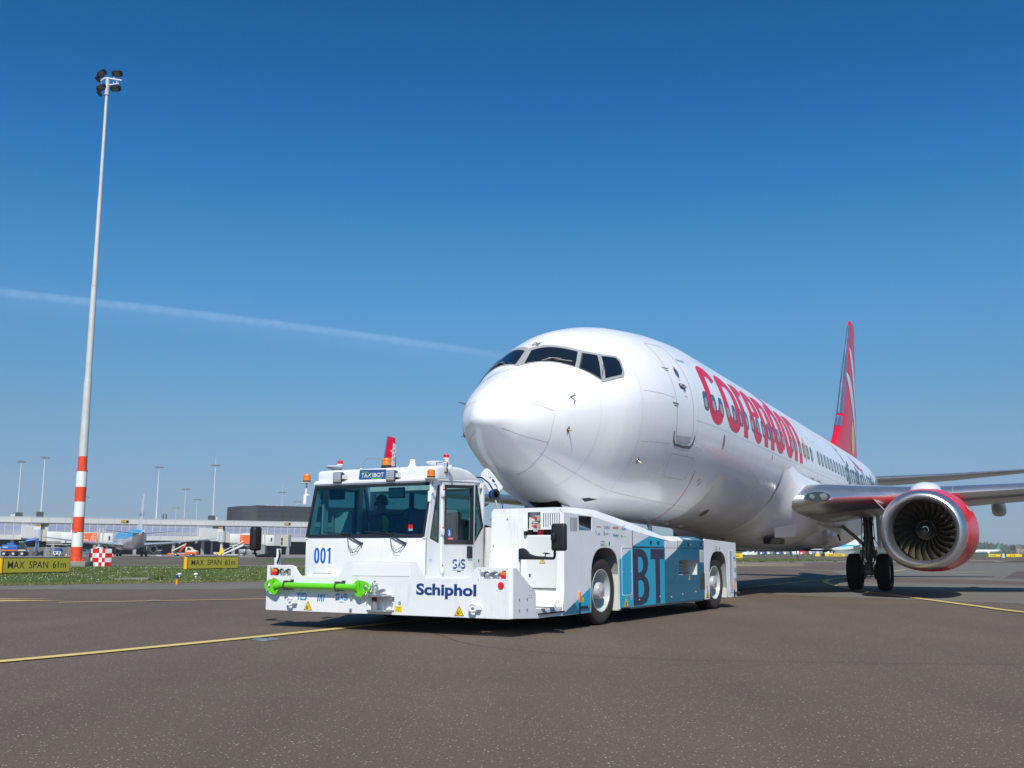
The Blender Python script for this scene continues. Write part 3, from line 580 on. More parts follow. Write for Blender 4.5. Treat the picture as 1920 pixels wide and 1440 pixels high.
# antennas under and over the body
def blade(s, d, h, c, sweep=.1, m=None):
    b0 = FS(s, d, -.01); nn = (FS(s, d, .2)-FS(s, d, 0)).normalized(); mb = MB(); t = Vector((1, 0, 0)).cross(Y); 
    w_ = nn.cross(Y).normalized()*.012; a = b0; e = b0+Y*c; f_ = b0+nn*h+Y*(c+sweep); g_ = b0+nn*h+Y*(sweep+c*.35)
    mb.add([a-w_, a+w_, e+w_, e-w_, g_-w_*.5, g_+w_*.5, f_+w_*.5, f_-w_*.5], [(0, 1, 2, 3), (4, 7, 6, 5), (0, 4, 5, 1), (1, 5, 6, 2), (2, 6, 7, 3), (3, 7, 4, 0)]); mb.build('antenna', m or LGREY, B37, bevel=0)
blade(7.9, -90, .28, .26, .12, WHITE); blade(21.8, -86, .55, .07, .35, LGREY); blade(17.8, -90, .25, .1, .02, DGREY); blade(20.8, -86, .42, .06, .3, STEEL)
MB().sphere(FS(13.8, -90, .02), .10, 12, 8).build('beacon', mat('dark_red_lens', (.16, .01, .01), .3), B37)
for s_ in (8.35, 9.35): MB().sphere(FS(s_, -82, 0), .07, 10, 6, (1, 2.0, .5)).build('inspection_bump', LGREY, B37)
# ---- wing-to-body fairing
def fair(s_, d):
    s = s_+(.55*max(0, min(1, (-32-d)/-58 if d > -90 else (d+148)/-58+0)) if False else 0)
    ip = lambda ys: float(pchip([12.9, 13.5, 14.2, 15.0, 16, 19, 22, 24.6], ys, s)); tt = ip([0, .14, .50, .86, 1, 1, .55, 0])
    da = d if -168 < d < -12 else (-12+(d+12)*.12 if d >= -12 else -168+(d+168)*.12); a = FS(s, da, .016 if s < 20 else -.02); ph = R(d); c = math.copysign(abs(cos(ph))**.70, cos(ph)); n_ = math.copysign(abs(sin(ph))**.9, sin(ph)); b = Vector((2.15*c, s-SY, 2.12+(.98*n_ if n_ < 0 else 1.6*n_*1.0)))
    return a.lerp(b, tt)
ds_ = [-90+125*k/44 for k in range(-44, 45)]
def front(d): q = abs(d+90); return 12.9+.95*max(0, (q-55)/70)**1.3 if q > 55 else 12.9-.5*(1-q/55)   # the fairing's leading seam sweeps aft as it climbs
mb = MB(); rings = []
for k in range(60):
    u = k/59; rings.append([fair(front(d)+(24.6-front(d))*u**1.25, d) for d in ds_])
mb.loft(rings, False, False); mb.build('wing_fairing', FUSM, B37, ang=60)
line_on('fairing_seam', [(front(d)-.01, d if d > -168 else d) for d in (-12, -20, -30, -45, -60, -75, -90)], .014, SEAM, .004)
box('air_inlet', (.98, 1.42, 14.2-SY, 14.75-SY, 1.22, 1.36), DARK, B37)
MB().quad((1.45, 13.5-SY, 1.60), (1.86, 14.35-SY, 1.74), (1.76, 14.5-SY, 1.42), (1.36, 13.9-SY, 1.36)).build('ram_air_duct_panel', WHITE, B37, fix=False)
# ---- wings
def airfoil(n_=14):
    up = []; lo = []
    for k in range(n_+1):
        x_ = (1-cos(pi*k/n_))/2; t = 5*(.2969*sqrt(x_)-.126*x_-.3516*x_**2+.2843*x_**3-.1015*x_**4); cb = .018*(1-(2*x_-.9)**2) if x_ < .95 else .018*.0
        up.append((x_, t+cb)); lo.append((x_, -t*.85+cb*.6))
    return up[::-1]+lo[1:-1]
AF = airfoil()
WST = [(0, 13.8, 2.28, 7.8, .15), (1.9, 13.95, 2.32, 7.6, .148), (2.5, 14.1, 2.38, 7.4, .145), (3.4, 15.1, 2.48, 6.5, .13), (4.83, 16.2, 2.58, 5.4, .12), (6.2, 16.95, 2.70, 4.75, .115), (9, 18.45, 2.93, 3.75, .11), (13, 20.6, 3.35, 2.75, .105), (17.1, 22.8, 3.85, 1.7, .10)]
WLT = [(17.1, 22.8, 3.85, 1.7, .10), (17.55, 23.1, 3.96, 1.5, .09), (17.85, 23.4, 4.25, 1.3, .075), (18.05, 23.75, 4.8, 1.12, .07), (18.32, 24.3, 5.6, .88, .07), (18.58, 24.85, 6.40, .66, .07)]
def wing(sg, st, root=None, parent=None, vert=False):
    def ring(q, idx):
        lat, s0, z0, ch, th = q; r_ = []
        for i in idx:
            x_, t = AF[i]; r_.append(Vector((sg*lat, s0+x_*ch-SY, z0+t*th*ch*1.0)) if not vert else Vector((t*th*ch, s0+x_*ch-SY, z0)))
        return r_
    nA = len(AF); le = [i for i in range(nA) if AF[i][0] < (.12)]; i0, i1 = min(le), max(le)
    rest = list(range(i1, nA))+list(range(0, i0+1)); lead = list(range(i0, i1+1))
    m1 = MB(); m1.loft([ring(q, rest) for q in st], False, False); m2 = MB(); m2.loft([ring(q, lead) for q in st], False, False); 
    m1.f.append(tuple(range(len(m1.v)-len(rest), len(m1.v)))); m1.mi.append(0)
    return m1, m2
WGREY = mat('wing_grey_paint', (.46, .47, .48), .30, .1, coat=.3, var=.05)
def refine(st, k):
    o_ = []
    for i in range(len(st)-1):
        for j in range(k): t = j/k; o_.append(tuple(a*(1-t)+b*t for a, b in zip(st[i], st[i+1])))
    return o_+[st[-1]]
for sg in (1, -1):
    wg = bpy.data.objects.new('wing', None); COL.objects.link(wg); wg.parent = B37; KIDS.setdefault(B37, []).append(wg)
    a, b = wing(sg, refine(WST, 3)); a.build('wing_skin', WGREY, wg, ang=50); b.build('leading_edge', SILVER, wg, ang=60)
    a, b = wing(sg, WLT); rd_ = a.build('winglet', REDP, wg, ang=50); b.build('leading_edge', SILVER, wg, ang=60)
    me = text_mesh('corendon', 1.75, .42, bold=.04, shear=.15); me.transform(frame((sg*17.94, 24.50-SY, 4.40), Vector((sg*.33, .66, 1.70)), Vector((0, -1, .3)) if sg < 0 else Vector((0, -1, .3)))); link('winglet_lettering', me, WHITE, rd_)
    # slat joints, flap canoes, landing lights
    for lat in (5.55, 8.6, 11.6, 14.6):
        q = [float(np.interp(lat, [w_[0] for w_ in WST], [w_[i] for w_ in WST])) for i in range(5)]
        pts = [(sg*lat, q[1]+x_*q[3]-SY, q[2]+t*q[4]*q[3]*1.04+.0) for x_, t in AF if x_ < .13]
        MB().tube(pts, .008, 5).build('slat_joint', SEAM, wg)
    for lat, L_, hz in ((6.45, 2.3, .42), (9.6, 2.0, .36), (12.8, 1.6, .3)):
        q = [float(np.interp(lat, [w_[0] for w_ in WST], [w_[i] for w_ in WST])) for i in range(5)]; te = q[1]+q[3]
        mb = MB(); mb.loft([[Vector((sg*lat+.21*f_*math.copysign(abs(cos(t))**.7, cos(t)), te-L_*.62+u*L_-SY, q[2]-.02-hz*.45*f2+hz*.55*f_*math.copysign(abs(sin(t))**.7, sin(t)))) for t in [2*pi*k/16 for k in range(16)]] for u, f_, f2 in ((0, .1, .2), (.12, .55, .5), (.3, .9, .8), (.55, 1, 1), (.8, .8, .9), (1, .35, .6))], True, True)
        mb.build('flap_track_fairing', WGREY, wg, ang=60)
LENSM = mat('landing_light_lens', (.30, .34, .34), .05, .7, coat=1)
def wle(lat, x_, lo, off=0.0):
    q = [float(np.interp(lat, [w_[0] for w_ in WST], [w_[i] for w_ in WST])) for i in range(5)]; t = 5*(.2969*sqrt(x_)-.126*x_-.3516*x_**2+.2843*x_**3); return Vector((lat, q[1]+x_*q[3]-SY-off, q[2]+(-t*.85 if lo else t)*q[4]*q[3]))
for sg in (1, -1):
    c0 = Vector((2.33, 14.02-SY, 2.42)); c1 = Vector((2.60, 14.17-SY, 2.43)); nrm = Vector((.42, -.90, -.05)).normalized()
    for nm, c, rr, m_ in (('landing_light_window', (c0+c1)/2+nrm*.01, None, mat('light_bay', (.03, .035, .035), .15, coat=1) if 'light_bay' not in MATS else MATS['light_bay']), ('landing_light', c0, .075, LENSM), ('landing_light', c1, .105, LENSM)):
        mb = MB()
        if rr is None:
            u_ = (c1-c0).normalized(); v_ = Z; ring1 = [c+u_*.34*cos(t)+v_*.135*sin(t) for t in [2*pi*k/28 for k in range(28)]]; mb.loft([[p-nrm*.2 for p in ring1], [p+nrm*.012 for p in ring1]], True, True)
        else: mb.lathe([(-.05, rr), (.03, rr), (.05, rr*.85), (.055, 0.0)], c, nrm, 20)
        for i, p in enumerate(mb.v): mb.v[i] = (sg*p[0], p[1], p[2])
        mb.build(nm, m_, B37)
# ---- tail
FST = [(5.2, 29.6, 7.0, .05), (5.9, 30.0, 6.1, .06), (6.3, 30.6, 5.5, .075), (7.2, 31.6, 4.65, .09), (9.5, 33.35, 3.2, .095), (12.05, 35.35, 1.65, .095), (12.3, 35.6, 1.35, .07)]
def finpt(s, z, off=0.0):
    q = [float(np.interp(z, [w_[0] for w_ in FST], [w_[i] for w_ in FST])) for i in range(4)]; x_ = min(max((s-q[1])/q[2], 0.001), .999)
    t = 5*(.2969*sqrt(x_)-.126*x_-.3516*x_**2+.2843*x_**3-.1015*x_**4)*q[3]*q[2]*1.0; return Vector((t+off, s-SY, z))
mb = MB(); rings = []
for z in [5.2, 5.5, 5.9, 6.1, 6.3, 6.7, 7.2]+[7.2+.5*k for k in range(1, 10)]+[12.05, 12.25, 12.33]:
    q = [float(np.interp(z, [w_[0] for w_ in FST], [w_[i] for w_ in FST])) for i in range(4)]
    rings.append([Vector((t*q[3]*q[2]*(1 if i < 15 else 1/.85), q[1]+x_*q[2]-SY, z)) for i, (x_, t) in enumerate([(x_, (5*(.2969*sqrt(x_)-.126*x_-.3516*x_**2+.2843*x_**3-.1015*x_**4))*(1 if i < 15 else -.85)) for i, (x_, _) in enumerate(AF)])])
mb.loft(rings, True, True); fin = mb.build('tail_fin', REDP, B37, ang=50)
def finstrip(name, z0, z1, c0, c1, m_, off):
    mb = MB(); rr = []
    for k in range(25):
        z = z0+(z1-z0)*k/24; q = [float(np.interp(z, [w_[0] for w_ in FST], [w_[i] for w_ in FST])) for i in range(4)]; r_ = []
        for x_ in (c1, c1*.6, c1*.3, c1*.1, .002): r_.append(finpt(q[1]+x_*q[2], z, off))
        r_ += [Vector((-p.x, p.y, p.z)) for p in r_[::-1]]
        for i, p in enumerate(r_): r_[i] = Vector((p.x, p.y-(off if 3 < i < 6 else 0), p.z))
        rr.append(r_)
    mb.loft(rr, False, False); return mb.build(name, m_, fin, ang=60)
finstrip('leading_edge', 6.75, 7.25, 0, .07, SILVER, .012); finstrip('leading_edge', 7.38, 12.05, 0, .085, SILVER, .012)
fm = lambda a, b: finpt(a, b, .010)
def sw(pts): return [(a, b) for a, b in pts]
def leaf(a, b, wmid, bend_, n_=14):
    a = Vector(a); b = Vector(b); d_ = b-a; nn = Vector((-d_.y, d_.x)).normalized(); A_ = []; B_ = []
    for k in range(n_+1):
        t = k/n_; c = a+d_*t+nn*bend_*sin(pi*t); ww = wmid*(sin(pi*min(t*1.05, 1))**.7)*(1-.55*t); A_.append(tuple(c+nn*ww)); B_.append(tuple(c-nn*ww))
    return A_+B_[::-1]
decal('fin_motif', leaf((34.75, 10.9), (36.35, 7.6), .62, .1), WHITE, mapper=fm, parent=fin, du=.15, dv=.15)
decal('fin_motif', leaf((33.55, 9.5), (35.9, 6.3), .62, .15), WHITE, mapper=lambda a, b: finpt(a, b, .012), parent=fin, du=.15, dv=.15)
decal('fin_motif', leaf((36.2, 11.9), (36.7, 10.2), .12, .0), WHITE, mapper=fm, parent=fin, du=.15, dv=.15)
decal('fin_spot', ell(34.35, 6.6, .62, .75, 30), YEL, mapper=lambda a, b: finpt(a, b, .014), parent=fin, du=.15, dv=.15)
SST = [(.3, 32.8, 4.55, 4.2, .10), (1.0, 33.2, 4.62, 3.75, .10), (4, 34.9, 4.86, 2.7, .09), (7.0, 36.6, 5.16, 1.55, .08), (7.17, 36.9, 5.18, 1.2, .06)]
for sg in (1, -1):
    hs = bpy.data.objects.new('tailplane', None); COL.objects.link(hs); hs.parent = B37; KIDS.setdefault(B37, []).append(hs)
    a, b = wing(sg, refine(SST, 3)); a.build('tailplane_skin', WGREY, hs, ang=50); b.build('leading_edge', SILVER, hs, ang=60)
# ---- engines
FANM = mat('fan_blade_metal', (.20, .165, .11), .35, .75, var=.15); FANM2 = mat('fan_dark', (.02, .02, .02), .6)
LIPM = mat('inlet_lip_metal', (.60, .60, .62), .34, .95, var=.04, vscale=2); COWL = mat('cowl_red', (.80, .003, .012), .26, coat=.08, var=.02)
CX = 5.02
def nring(s, a, zt_, zb_, n_=64, flat=.0):
    zc = (zt_+zb_)/2; h_ = (zt_-zb_)/2; o_ = []
    for k in range(n_):
        t = 2*pi*k/n_; c, q = cos(t), sin(t); e = .9 if q < 0 else 1.0
        o_.append(Vector((CX+a*math.copysign(abs(c)**(1 if q > 0 else .88), c), s-SY, zc+h_*math.copysign(abs(q)**e, q))))
    return o_
def engine():
    e = bpy.data.objects.new('engine', None); COL.objects.link(e); e.parent = B37; KIDS.setdefault(B37, []).append(e); e.location = (0, 0, 0)
    MB().loft([nring(14.72, .79, 2.36, .78), nring(14.35, .765, 2.32, .79), nring(14.0, .745, 2.28, .80), nring(13.82, .77, 2.30, .775), nring(13.72, .81, 2.34, .74), nring(13.66, .87, 2.39, .69), nring(13.68, .93, 2.44, .645), nring(13.76, .975, 2.475, .612), nring(13.90, 1.01, 2.51, .59), nring(14.0, 1.03, 2.53, .575)], True, False).build('inlet_lip', LIPM, e, ang=60)
    MB().loft([nring(14.72, .785, 2.365, .79), nring(15.0, .785, 2.365, .79)], True, False).build('fan_case', DGREY, e, ang=60)
    MB().loft([nring(14.0, 1.034, 2.534, .571), nring(14.2, 1.062, 2.565, .56), nring(14.5, 1.10, 2.61, .545), nring(15.1, 1.15, 2.67, .535), nring(15.7, 1.17, 2.70, .54), nring(16.4, 1.14, 2.68, .58), nring(17.1, 1.05, 2.60, .68), nring(17.8, .93, 2.47, .80), nring(17.78, .90, 2.44, .83), nring(17.2, .85, 2.38, .88)], True, False).build('cowl', COWL, e, ang=60)
    MB().loft([nring(16.9, .62, 2.15, 1.0, 40), nring(17.8, .55, 2.08, 1.08, 40), nring(18.6, .40, 1.92, 1.22, 40), nring(18.6, .30, 1.85, 1.28, 40), nring(19.2, .05, 1.62, 1.52, 40)], True, True).build('exhaust_nozzle', DGREY, e, ang=60)
    cz = 1.575; MB().cyl((CX, 15.0-SY, cz), (CX, 15.05-SY, cz), .79, .79, 40).build('fan_backing', FANM2, e)
    # spinner with its white comma
    MB().lathe([(0, 0), (.03, .05), (.09, .11), (.17, .17), (.235, .205)], (CX, 14.38-SY, cz), Y, 32).build('spinner', BLACK, e, ang=60)
    MB().lathe([(.235, .205), (.30, .245), (.36, .255)], (CX, 14.38-SY, cz), Y, 32).build('spinner_ring', mat('spinner_ring', (.10, .085, .06), .35, .6) if 'spinner_ring' not in MATS else MATS['spinner_ring'], e, ang=60)
    mb = MB(); P = [];
    for k in range(15):
        t = k/14; a = R(150-235*t); r_ = .065+.03*t; ax = r_*.98; dpt = float(np.interp(r_, [0, .05, .11, .17], [0, .03, .09, .17])); P.append((Vector((CX+cos(a)*r_, 14.38+dpt-.012-SY, cz+sin(a)*r_)), Vector((cos(a), 0, sin(a)))*(.011*sin(pi*min(1, t+.12)))))
    mb.loft([[p-q, p+q] for p, q in P], False, False); mb.build('spinner_mark', WHITE, e, fix=False)
    mb = MB()
    for k in range(24):
        a = 2*pi*k/24; mb.sphere((CX+cos(a)*.225, 14.64-SY, cz+sin(a)*.225), .009, 5, 3)
    o_ = mb.build('bolt_ring', STEEL, e); o_['kind'] = 'stuff'
    # 24 twisted blades
    mb = MB(); rings = []
    for k in range(9):
        t = k/8; r_ = .24+t*.535; tw = R(18+44*t); ch = .17+.07*sin(pi*t*.8); sweep = .09*sin(pi*t)-.05*t*t
        c = Vector((sweep, 0, r_)); u_ = Vector((sin(tw), cos(tw), 0)); v_ = Vector((cos(tw), -sin(tw), 0))
        rings.append([c-u_*ch*.5, c-u_*ch*.0+v_*.012, c+u_*ch*.5, c-u_*ch*.0-v_*.006])
    mb.loft(rings, True, True); bm_ = mb.mesh('fan_blade', 50); bm_.materials.append(FANM)
    for k in range(24):
        o_ = link('fan_blade', bm_, None, e); o_.location = (CX, 14.80-SY, cz); o_.rotation_euler = (0, 2*pi*k/24+.06, 0)
    return e, cz
eng, cz = engine()
ce = lambda a, b: (lambda s, t: Vector((CX+1.168*math.copysign(abs(cos(t)), cos(t)), s-SY, 1.62+1.08*sin(t))))(a, b)
for txt, s0, t0, h_, w_ in (('BOEING 737-800', 14.75, .42, .13, 1.7), ('Winglets', 15.6, .12, .10, .7)):
    me = text_mesh(txt, w_, h_, bold=.02); bend(me, lambda u, v: (lambda s, t: Vector((CX+(float(np.interp(s, [14.12, 14.5, 15.1, 15.7, 16.4, 17.1], [1.054, 1.10, 1.15, 1.17, 1.14, 1.05]))+.006)*cos(t), s-SY, 1.62+1.08*sin(t))))(s0+u, t0+v), .12, 0); link('cowl_lettering', me, WHITE, eng)
MB().quad((CX-1.02, 14.75-SY, 2.12), (CX-1.10, 15.9-SY, 2.15), (CX-1.42, 15.9-SY, 2.50), (CX-1.38, 15.5-SY, 2.46)).build('chine', WHITE, eng, fix=False)
mb = MB(); mb.loft([[Vector((CX-.05+a*cos(t), s-SY, z0+h_*sin(t))) for t in [2*pi*k/28 for k in range(28)]] for s, a, z0, h_ in ((14.55, .05, 2.55, .05), (14.9, .28, 2.58, .17), (15.4, .36, 2.62, .24), (16.2, .34, 2.68, .24), (17.2, .28, 2.70, .22), (18.6, .2, 2.62, .2))], True, True); mb.build('pylon_fairing', WHITE, eng, ang=60)
e2 = copy_tree(eng, B37); KIDS[B37].append(e2) if e2 not in KIDS[B37] else None
e2.location = (-2*CX, 0, 0)
# ---- main landing gear
GEARM = mat('gear_paint', (.48, .47, .43), .5, .1, var=.25, vscale=8); TYRE = mat('aircraft_tyre', (.014, .013, .013), .7, var=.3, vscale=12)
def tyre(name, c, R_, W_, parent, m_=None, groove=True):
    pr = [(-W_*.30, R_*.58), (-W_*.46, R_*.64), (-W_*.5, R_*.76), (-W_*.48, R_*.88), (-W_*.40, R_*.965), (-W_*.28, R_*.995)]
    if groove:
        for g_ in (-.20, -.06, .06, .20): pr += [(W_*(g_-.012), R_), (W_*(g_-.010), R_-.012), (W_*(g_+.010), R_-.012), (W_*(g_+.012), R_)]
    pr += [(W_*.28, R_*.995), (W_*.40, R_*.965), (W_*.48, R_*.88), (W_*.5, R_*.76), (W_*.46, R_*.64), (W_*.30, R_*.58)]
    return MB().lathe(pr, c, X, 48).build(name, m_ or TYRE, parent, ang=30)
def awheel(x, y, z, R_, W_, parent, out_=1):
    wh = bpy.data.objects.new('wheel', None); COL.objects.link(wh); wh.parent = parent; KIDS.setdefault(parent, []).append(wh)
    tyre('tyre', (x, y, z), R_, W_, wh)
    MB().lathe([(-.30*W_, R_*.585), (-.30*W_, R_*.50), (-.12*W_, R_*.42), (-.10*W_, R_*.2), (0, R_*.16), (.10*W_, R_*.2), (.16*W_, R_*.42), (.30*W_, R_*.5), (.30*W_, R_*.585)], (x, y, z), X, 32).build('rim', LGREY, wh); return wh
def main_gear(sg):
    g = bpy.data.objects.new('main_gear', None); COL.objects.link(g); g.parent = B37; KIDS.setdefault(B37, []).append(g); x = 2.86*sg
    for dx in (-.43, .43): awheel(x+dx, 0, .55, .55, .40, g)
    mb = MB(); mb.tube([(x, 0, .55), (x, 0, 1.2)], .085, 16); mb.tube([(x, 0, 1.0), (x, 0, 2.35)], .135, 18); mb.tube([(x, 0, 1.52), (x, 0, 1.60)], .165, 18); mb.tube([(x, 0, 1.95), (x, 0, 2.02)], .16, 18); mb.box(x-.20, x+.20, -.17, -.02, .98, 1.10); mb.build('strut', GEARM, g)
    MB().tube([(x-.30, 0, .55), (x+.30, 0, .55)], .10, 16).build('axle', GEARM, g)
    mb = MB()
    for dx in (-.22, .22): mb.lathe([(-.08, .12), (-.08, .22), (.08, .22), (.08, .12)], (x+dx, 0, .55), X, 24)
    mb.build('brake', DGREY, g)
    MB().tube([(x-.03*sg, 0, 1.25), (x-.40*sg, .0, 1.62), (x-.95*sg, 0, 2.1)], .055, 10).build('side_stay', GEARM, g)
    MB().box(x-.05, x+.05, .10, .16, .72, 1.15, None).build('torque_link', GEARM, g)
    mb = MB()
    rnd = random.Random(4)
    for k in range(9):
        a = x+rnd.uniform(-.16, .16); mb.tube([(a, -.15-rnd.random()*.05, 2.2), (a+rnd.uniform(-.06, .06), -.18, 1.5+rnd.random()*.2), (a+rnd.uniform(-.1, .1), -.20, .95), (x+rnd.uniform(-.28, .28), -.20, .62+rnd.uniform(-.15, .1))], .012+.006*rnd.random(), 6)
    for k in range(4): mb.box(x-.28+k*.16, x-.20+k*.16, -.24, -.13, .60+.05*(k % 2), .70+.05*(k % 2))
    mb.tube([(x-.08, -.2, .5), (x-.05, -.24, .36), (x+.04, -.24, .36), (x+.08, -.2, .5)], .012, 6); mb.build('brake_hose', DGREY, g)
    mb = MB()
    for dx, z in ((-.16, 1.05), (.17, 1.05)): mb.box(x+dx-.09, x+dx+.09, -.16, -.10, z-.10, z+.16)
    mb.build('valve_box', GEARM, g)
    MB().prism([(.28, 2.35), (.40, 2.3), (.40, 1.35), (.30, 1.25)], lambda a, b, d: (x+a*sg, d, b), -.30, .45).build('gear_door', WHITE, g)
    MB().tube([(x+.16*sg, -.1, 2.3), (x+.20*sg, -.12, 1.5), (x+.33*sg, -.12, 1.28)], .014, 6).build('gear_pipe', BLACK, g)
    MB().tube([(x-.98*sg, 0, 2.12), (x-.88*sg, .02, 1.62), (x-.84*sg, 0, 1.48)], .03, 6).build('uplock_arm', mat('dark_red_paint', (.12, .02, .02), .5) if 'dark_red_paint' not in MATS else MATS['dark_red_paint'], g)
main_gear(1); main_gear(-1)
for sg in (1, -1):
    MB().lathe([(0, 0), (.0, .45), (.02, .62)], (sg*1.3, 19.6-SY, 1.20), (0, 0, -1), 28).build('wheel_well', DARK, B37)
mb = MB(); mb.loft([[Vector((1.55+.50*math.copysign(abs(cos(t))**.8, cos(t))*f_, 15.5+u-SY, 1.62+.42*math.copysign(abs(sin(t))**.8, sin(t))*f_)) for t in [2*pi*k/28 for k in range(28)]] for u, f_ in ((0, .2), (.8, .75), (1.8, 1), (2.8, 1.0), (3.5, .96))], True, False); mb.build('gear_bay_fairing', FUSM, B37, ang=60)
# ---- nose gear sitting on the tug's cradle
ng = bpy.data.objects.new('nose_gear', None); COL.objects.link(ng); ng.parent = B37; KIDS.setdefault(B37, []).append(ng); yN = 3.99-SY
for dx in (-.20, .20): awheel(dx, yN, .35, .345, .20, ng)
MB().tube([(0, yN, .35), (0, yN+.05, 1.0), (0, yN+.10, 1.75)], [.06, .09, .10], 14).build('strut', GEARM, ng)
MB().tube([(-.16, yN, .35), (.16, yN, .35)], .05, 10).build('axle', GEARM, ng)
mb = MB(); mb.tube([(-.16, yN-.25, 1.05), (-.1, yN-.1, 1.5)], .03, 6); mb.tube([(.16, yN-.25, 1.05), (.1, yN-.1, 1.5)], .03, 6); mb.build('drag_brace', GREY, ng)
for sg in (-1, 1): MB().quad((sg*.36, yN-1.35, 1.50), (sg*.36, yN+.45, 1.42), (sg*.50, yN+.45, .95), (sg*.46, yN-1.25, 1.02)).build('nose_gear_door', WHITE, ng, fix=False)
decal('nose_gear_bay', [(2.62, -101), (4.4, -101), (4.4, -79), (2.62, -79)], DARK, .006, du=.3, dv=4)
# ------------------------------------------------------------ the towing tug
HB = R(29.8)
TB = thing('towing_tug', 'low white airliner towing tug with 001 on its cab and teal side panels', 'tug', (-1.858, 14.94, 0), -HB)
W_ = 2.147
def P2(pts, x, n, name, m, thick=.006, parent=None, bevel=0, label=None):
    # plate lying in a plane x = const (side), coordinates (s, z)
    return plate(name, pts, (x, 0, 0), (0, 1, 0), (0, 0, 1), thick, m, parent or TB, bevel, label)
def PF(pts, y, name, m, thick=.006, parent=None, bevel=0, label=None, shift=0):
    return plate(name, pts, (0, y, 0), (1, 0, 0), (0, 0, 1), thick, m, parent or TB, bevel, label)
OFFW = mat('pale_grey_panel', (.66, .67, .64), .42, var=.04)
# front bumper plate with its lamp and hitch pockets cut out
bo = [(-2.13, .246), (-2.13, .905), (-1.66, .912), (-1.60, .89), (-1.50, .775), (-1.46, .755), (-.76, .755), (-.62, .975), (.61, .977), (.78, .755), (1.45, .757), (1.50, .78), (1.57, .885), (1.62, .909), (2.10, .905), (2.10, .246)]
PF([bo, rrect(1.645, 2.058, .757, .878, .01), rrect(-2.092, -1.668, .752, .875, .01), [(-.155, .275), (.25, .275), (.25, .49), (-.155, .49)]], .012, 'front_bumper', BWHITE, .024, bevel=.003)
PF([[(-.50, .775), (.50, .775), (.50, .945), (-.50, .945)]], -.003, 'bumper_cover', mat('truck_white_panel', (.83, .84, .85), .4), .006)
# side cheeks: folded plates either side
for sg in (1, -1):
    P2([[(.02, .255), (.02, .905), (.10, .900), (.64, .565), (.655, .225)]], sg*2.148, 1, 'bumper_cheek', BWHITE, .02, bevel=.003)
    MB().prism([(2.09, 0.0), (2.125, .006), (2.15, .03), (2.15, .06), (2.125, .06), (2.09, .03)], lambda a, b, d: (sg*a, b, d), .248, .903).build('bumper_corner', BWHITE, TB, ang=60)
    MB().box(*sorted((sg*1.60, sg*2.10)), .024, .62, .60, .62).build('deck_plate', BWHITE, TB)
    mb = MB()
    for s_, z_ in ((.17, .50), (.38, .50), (.17, .36), (.38, .36)): mb.cyl((sg*2.155, s_, z_), (sg*2.172, s_, z_), .011, .011, 8)
    o = mb.build('bolts', GREY, TB); o['kind'] = 'stuff'
    mb = MB()
    for s_, z_ in ((.46, .655), (.52, .65), (.47, .60), (.53, .595), (.46, .54), (.52, .535), (.46, .51), (.52, .505)): mb.cyl((sg*2.157, s_, z_), (sg*2.162, s_, z_), .005, .005, 6)
    o = mb.build('rivets', DGREY, TB); o['kind'] = 'stuff'
# pockets behind the lamps and the lamps themselves
def lamp(x, z, r, m_, y=.03):
    e = MB().lathe([(.02, r), (-.022, r), (-.024, r*.9)], (x, y+.02, z), Y, 24).build('lamp', CHROME, TB)
    if m_ is CLEAR:
        MB().lathe([(.0, .004), (.012, r*.35), (.03, r*.86)][::-1], (x, y-.006, z), Y, 24).build('reflector', CLEAR, e, ang=60)
        MB().lathe([(-.030, .0), (-.028, r*.5), (-.020, r*.86)], (x, y+.02, z), Y, 24).build('lens', glass('lamp_glass', (.95, .95, .95)) if 'lampg' not in globals() else lampg, e, ang=60)
        MB().sphere((x+.008, y+.004, z), .012, 8, 6).build('bulb', mat('orange_bulb', (.8, .35, .1), .3) if 'orange_bulb' not in MATS else MATS['orange_bulb'], e)
    return e
lampg = glass('lamp_glass_clear', (.95, .96, .97))
for sg in (1, -1):
    MB().box(*sorted((sg*1.63, sg*2.075)), .075, .09, .74, .89).build('lamp_pocket_back', BWHITE, TB)
    for k, (x, m_) in enumerate(((1.738, CLEAR), (1.876, CLEAR))): lamp(sg*x, .811, .052, m_)
    x = sg*2.012
    e = MB().lathe([(0, .055), (-.03, .055), (-.034, .03), (-.034, 0)], (x, .06, .815), Y, 24).build('indicator_lamp', BLACK, TB)
    pl = [(x+.052*cos(t), .815+.052*sin(t)) for t in [pi*k/14 for k in range(15)]]; pr_ = [(x+.052*cos(t), .815+.052*sin(t)) for t in [pi+pi*k/14 for k in range(15)]]
    plate('amber_half', [pl], (0, .021, 0), X, Z, .008, AMBER, e); plate('red_half', [pr_], (0, .021, 0), X, Z, .008, REDLENS, e)
    MB().lathe([(0, .046), (-.012, .046), (-.014, 0)], (sg*1.985, 0, .677), Y, 24).build('reflector_disc', REDLENS, TB)
    mb = MB()
    for x_, z_ in ((1.632, .888), (2.072, .888), (1.632, .745), (2.072, .745)): mb.cyl((sg*x_, -.002, z_), (sg*x_, .004, z_), .006, .006, 8)
    o = mb.build('screws', DGREY, TB); o['kind'] = 'stuff'
    # white towing eyes
    mb = MB(); c = Vector((sg*1.60-.02, -.05, .38)); mb.tube([c+Vector((.055*cos(t), -.01, .05*sin(t))) for t in [R(40+280*k/12) for k in range(13)]], .017, 8); mb.box(c.x+.03, c.x+.11, -.06, 0, .355, .405); mb.build('tow_eye', BWHITE, TB)
mb = MB()
for x_, z_ in ((-.50, .455), (-.51, .29)): mb.cyl((x_, -.022, z_), (x_, .0, z_), .022, .024, 8); mb.cyl((x_, -.034, z_), (x_, -.02, z_), .012, .012, 8)
o = mb.build('bumper_bolts', STEEL, TB); o['kind'] = 'stuff'
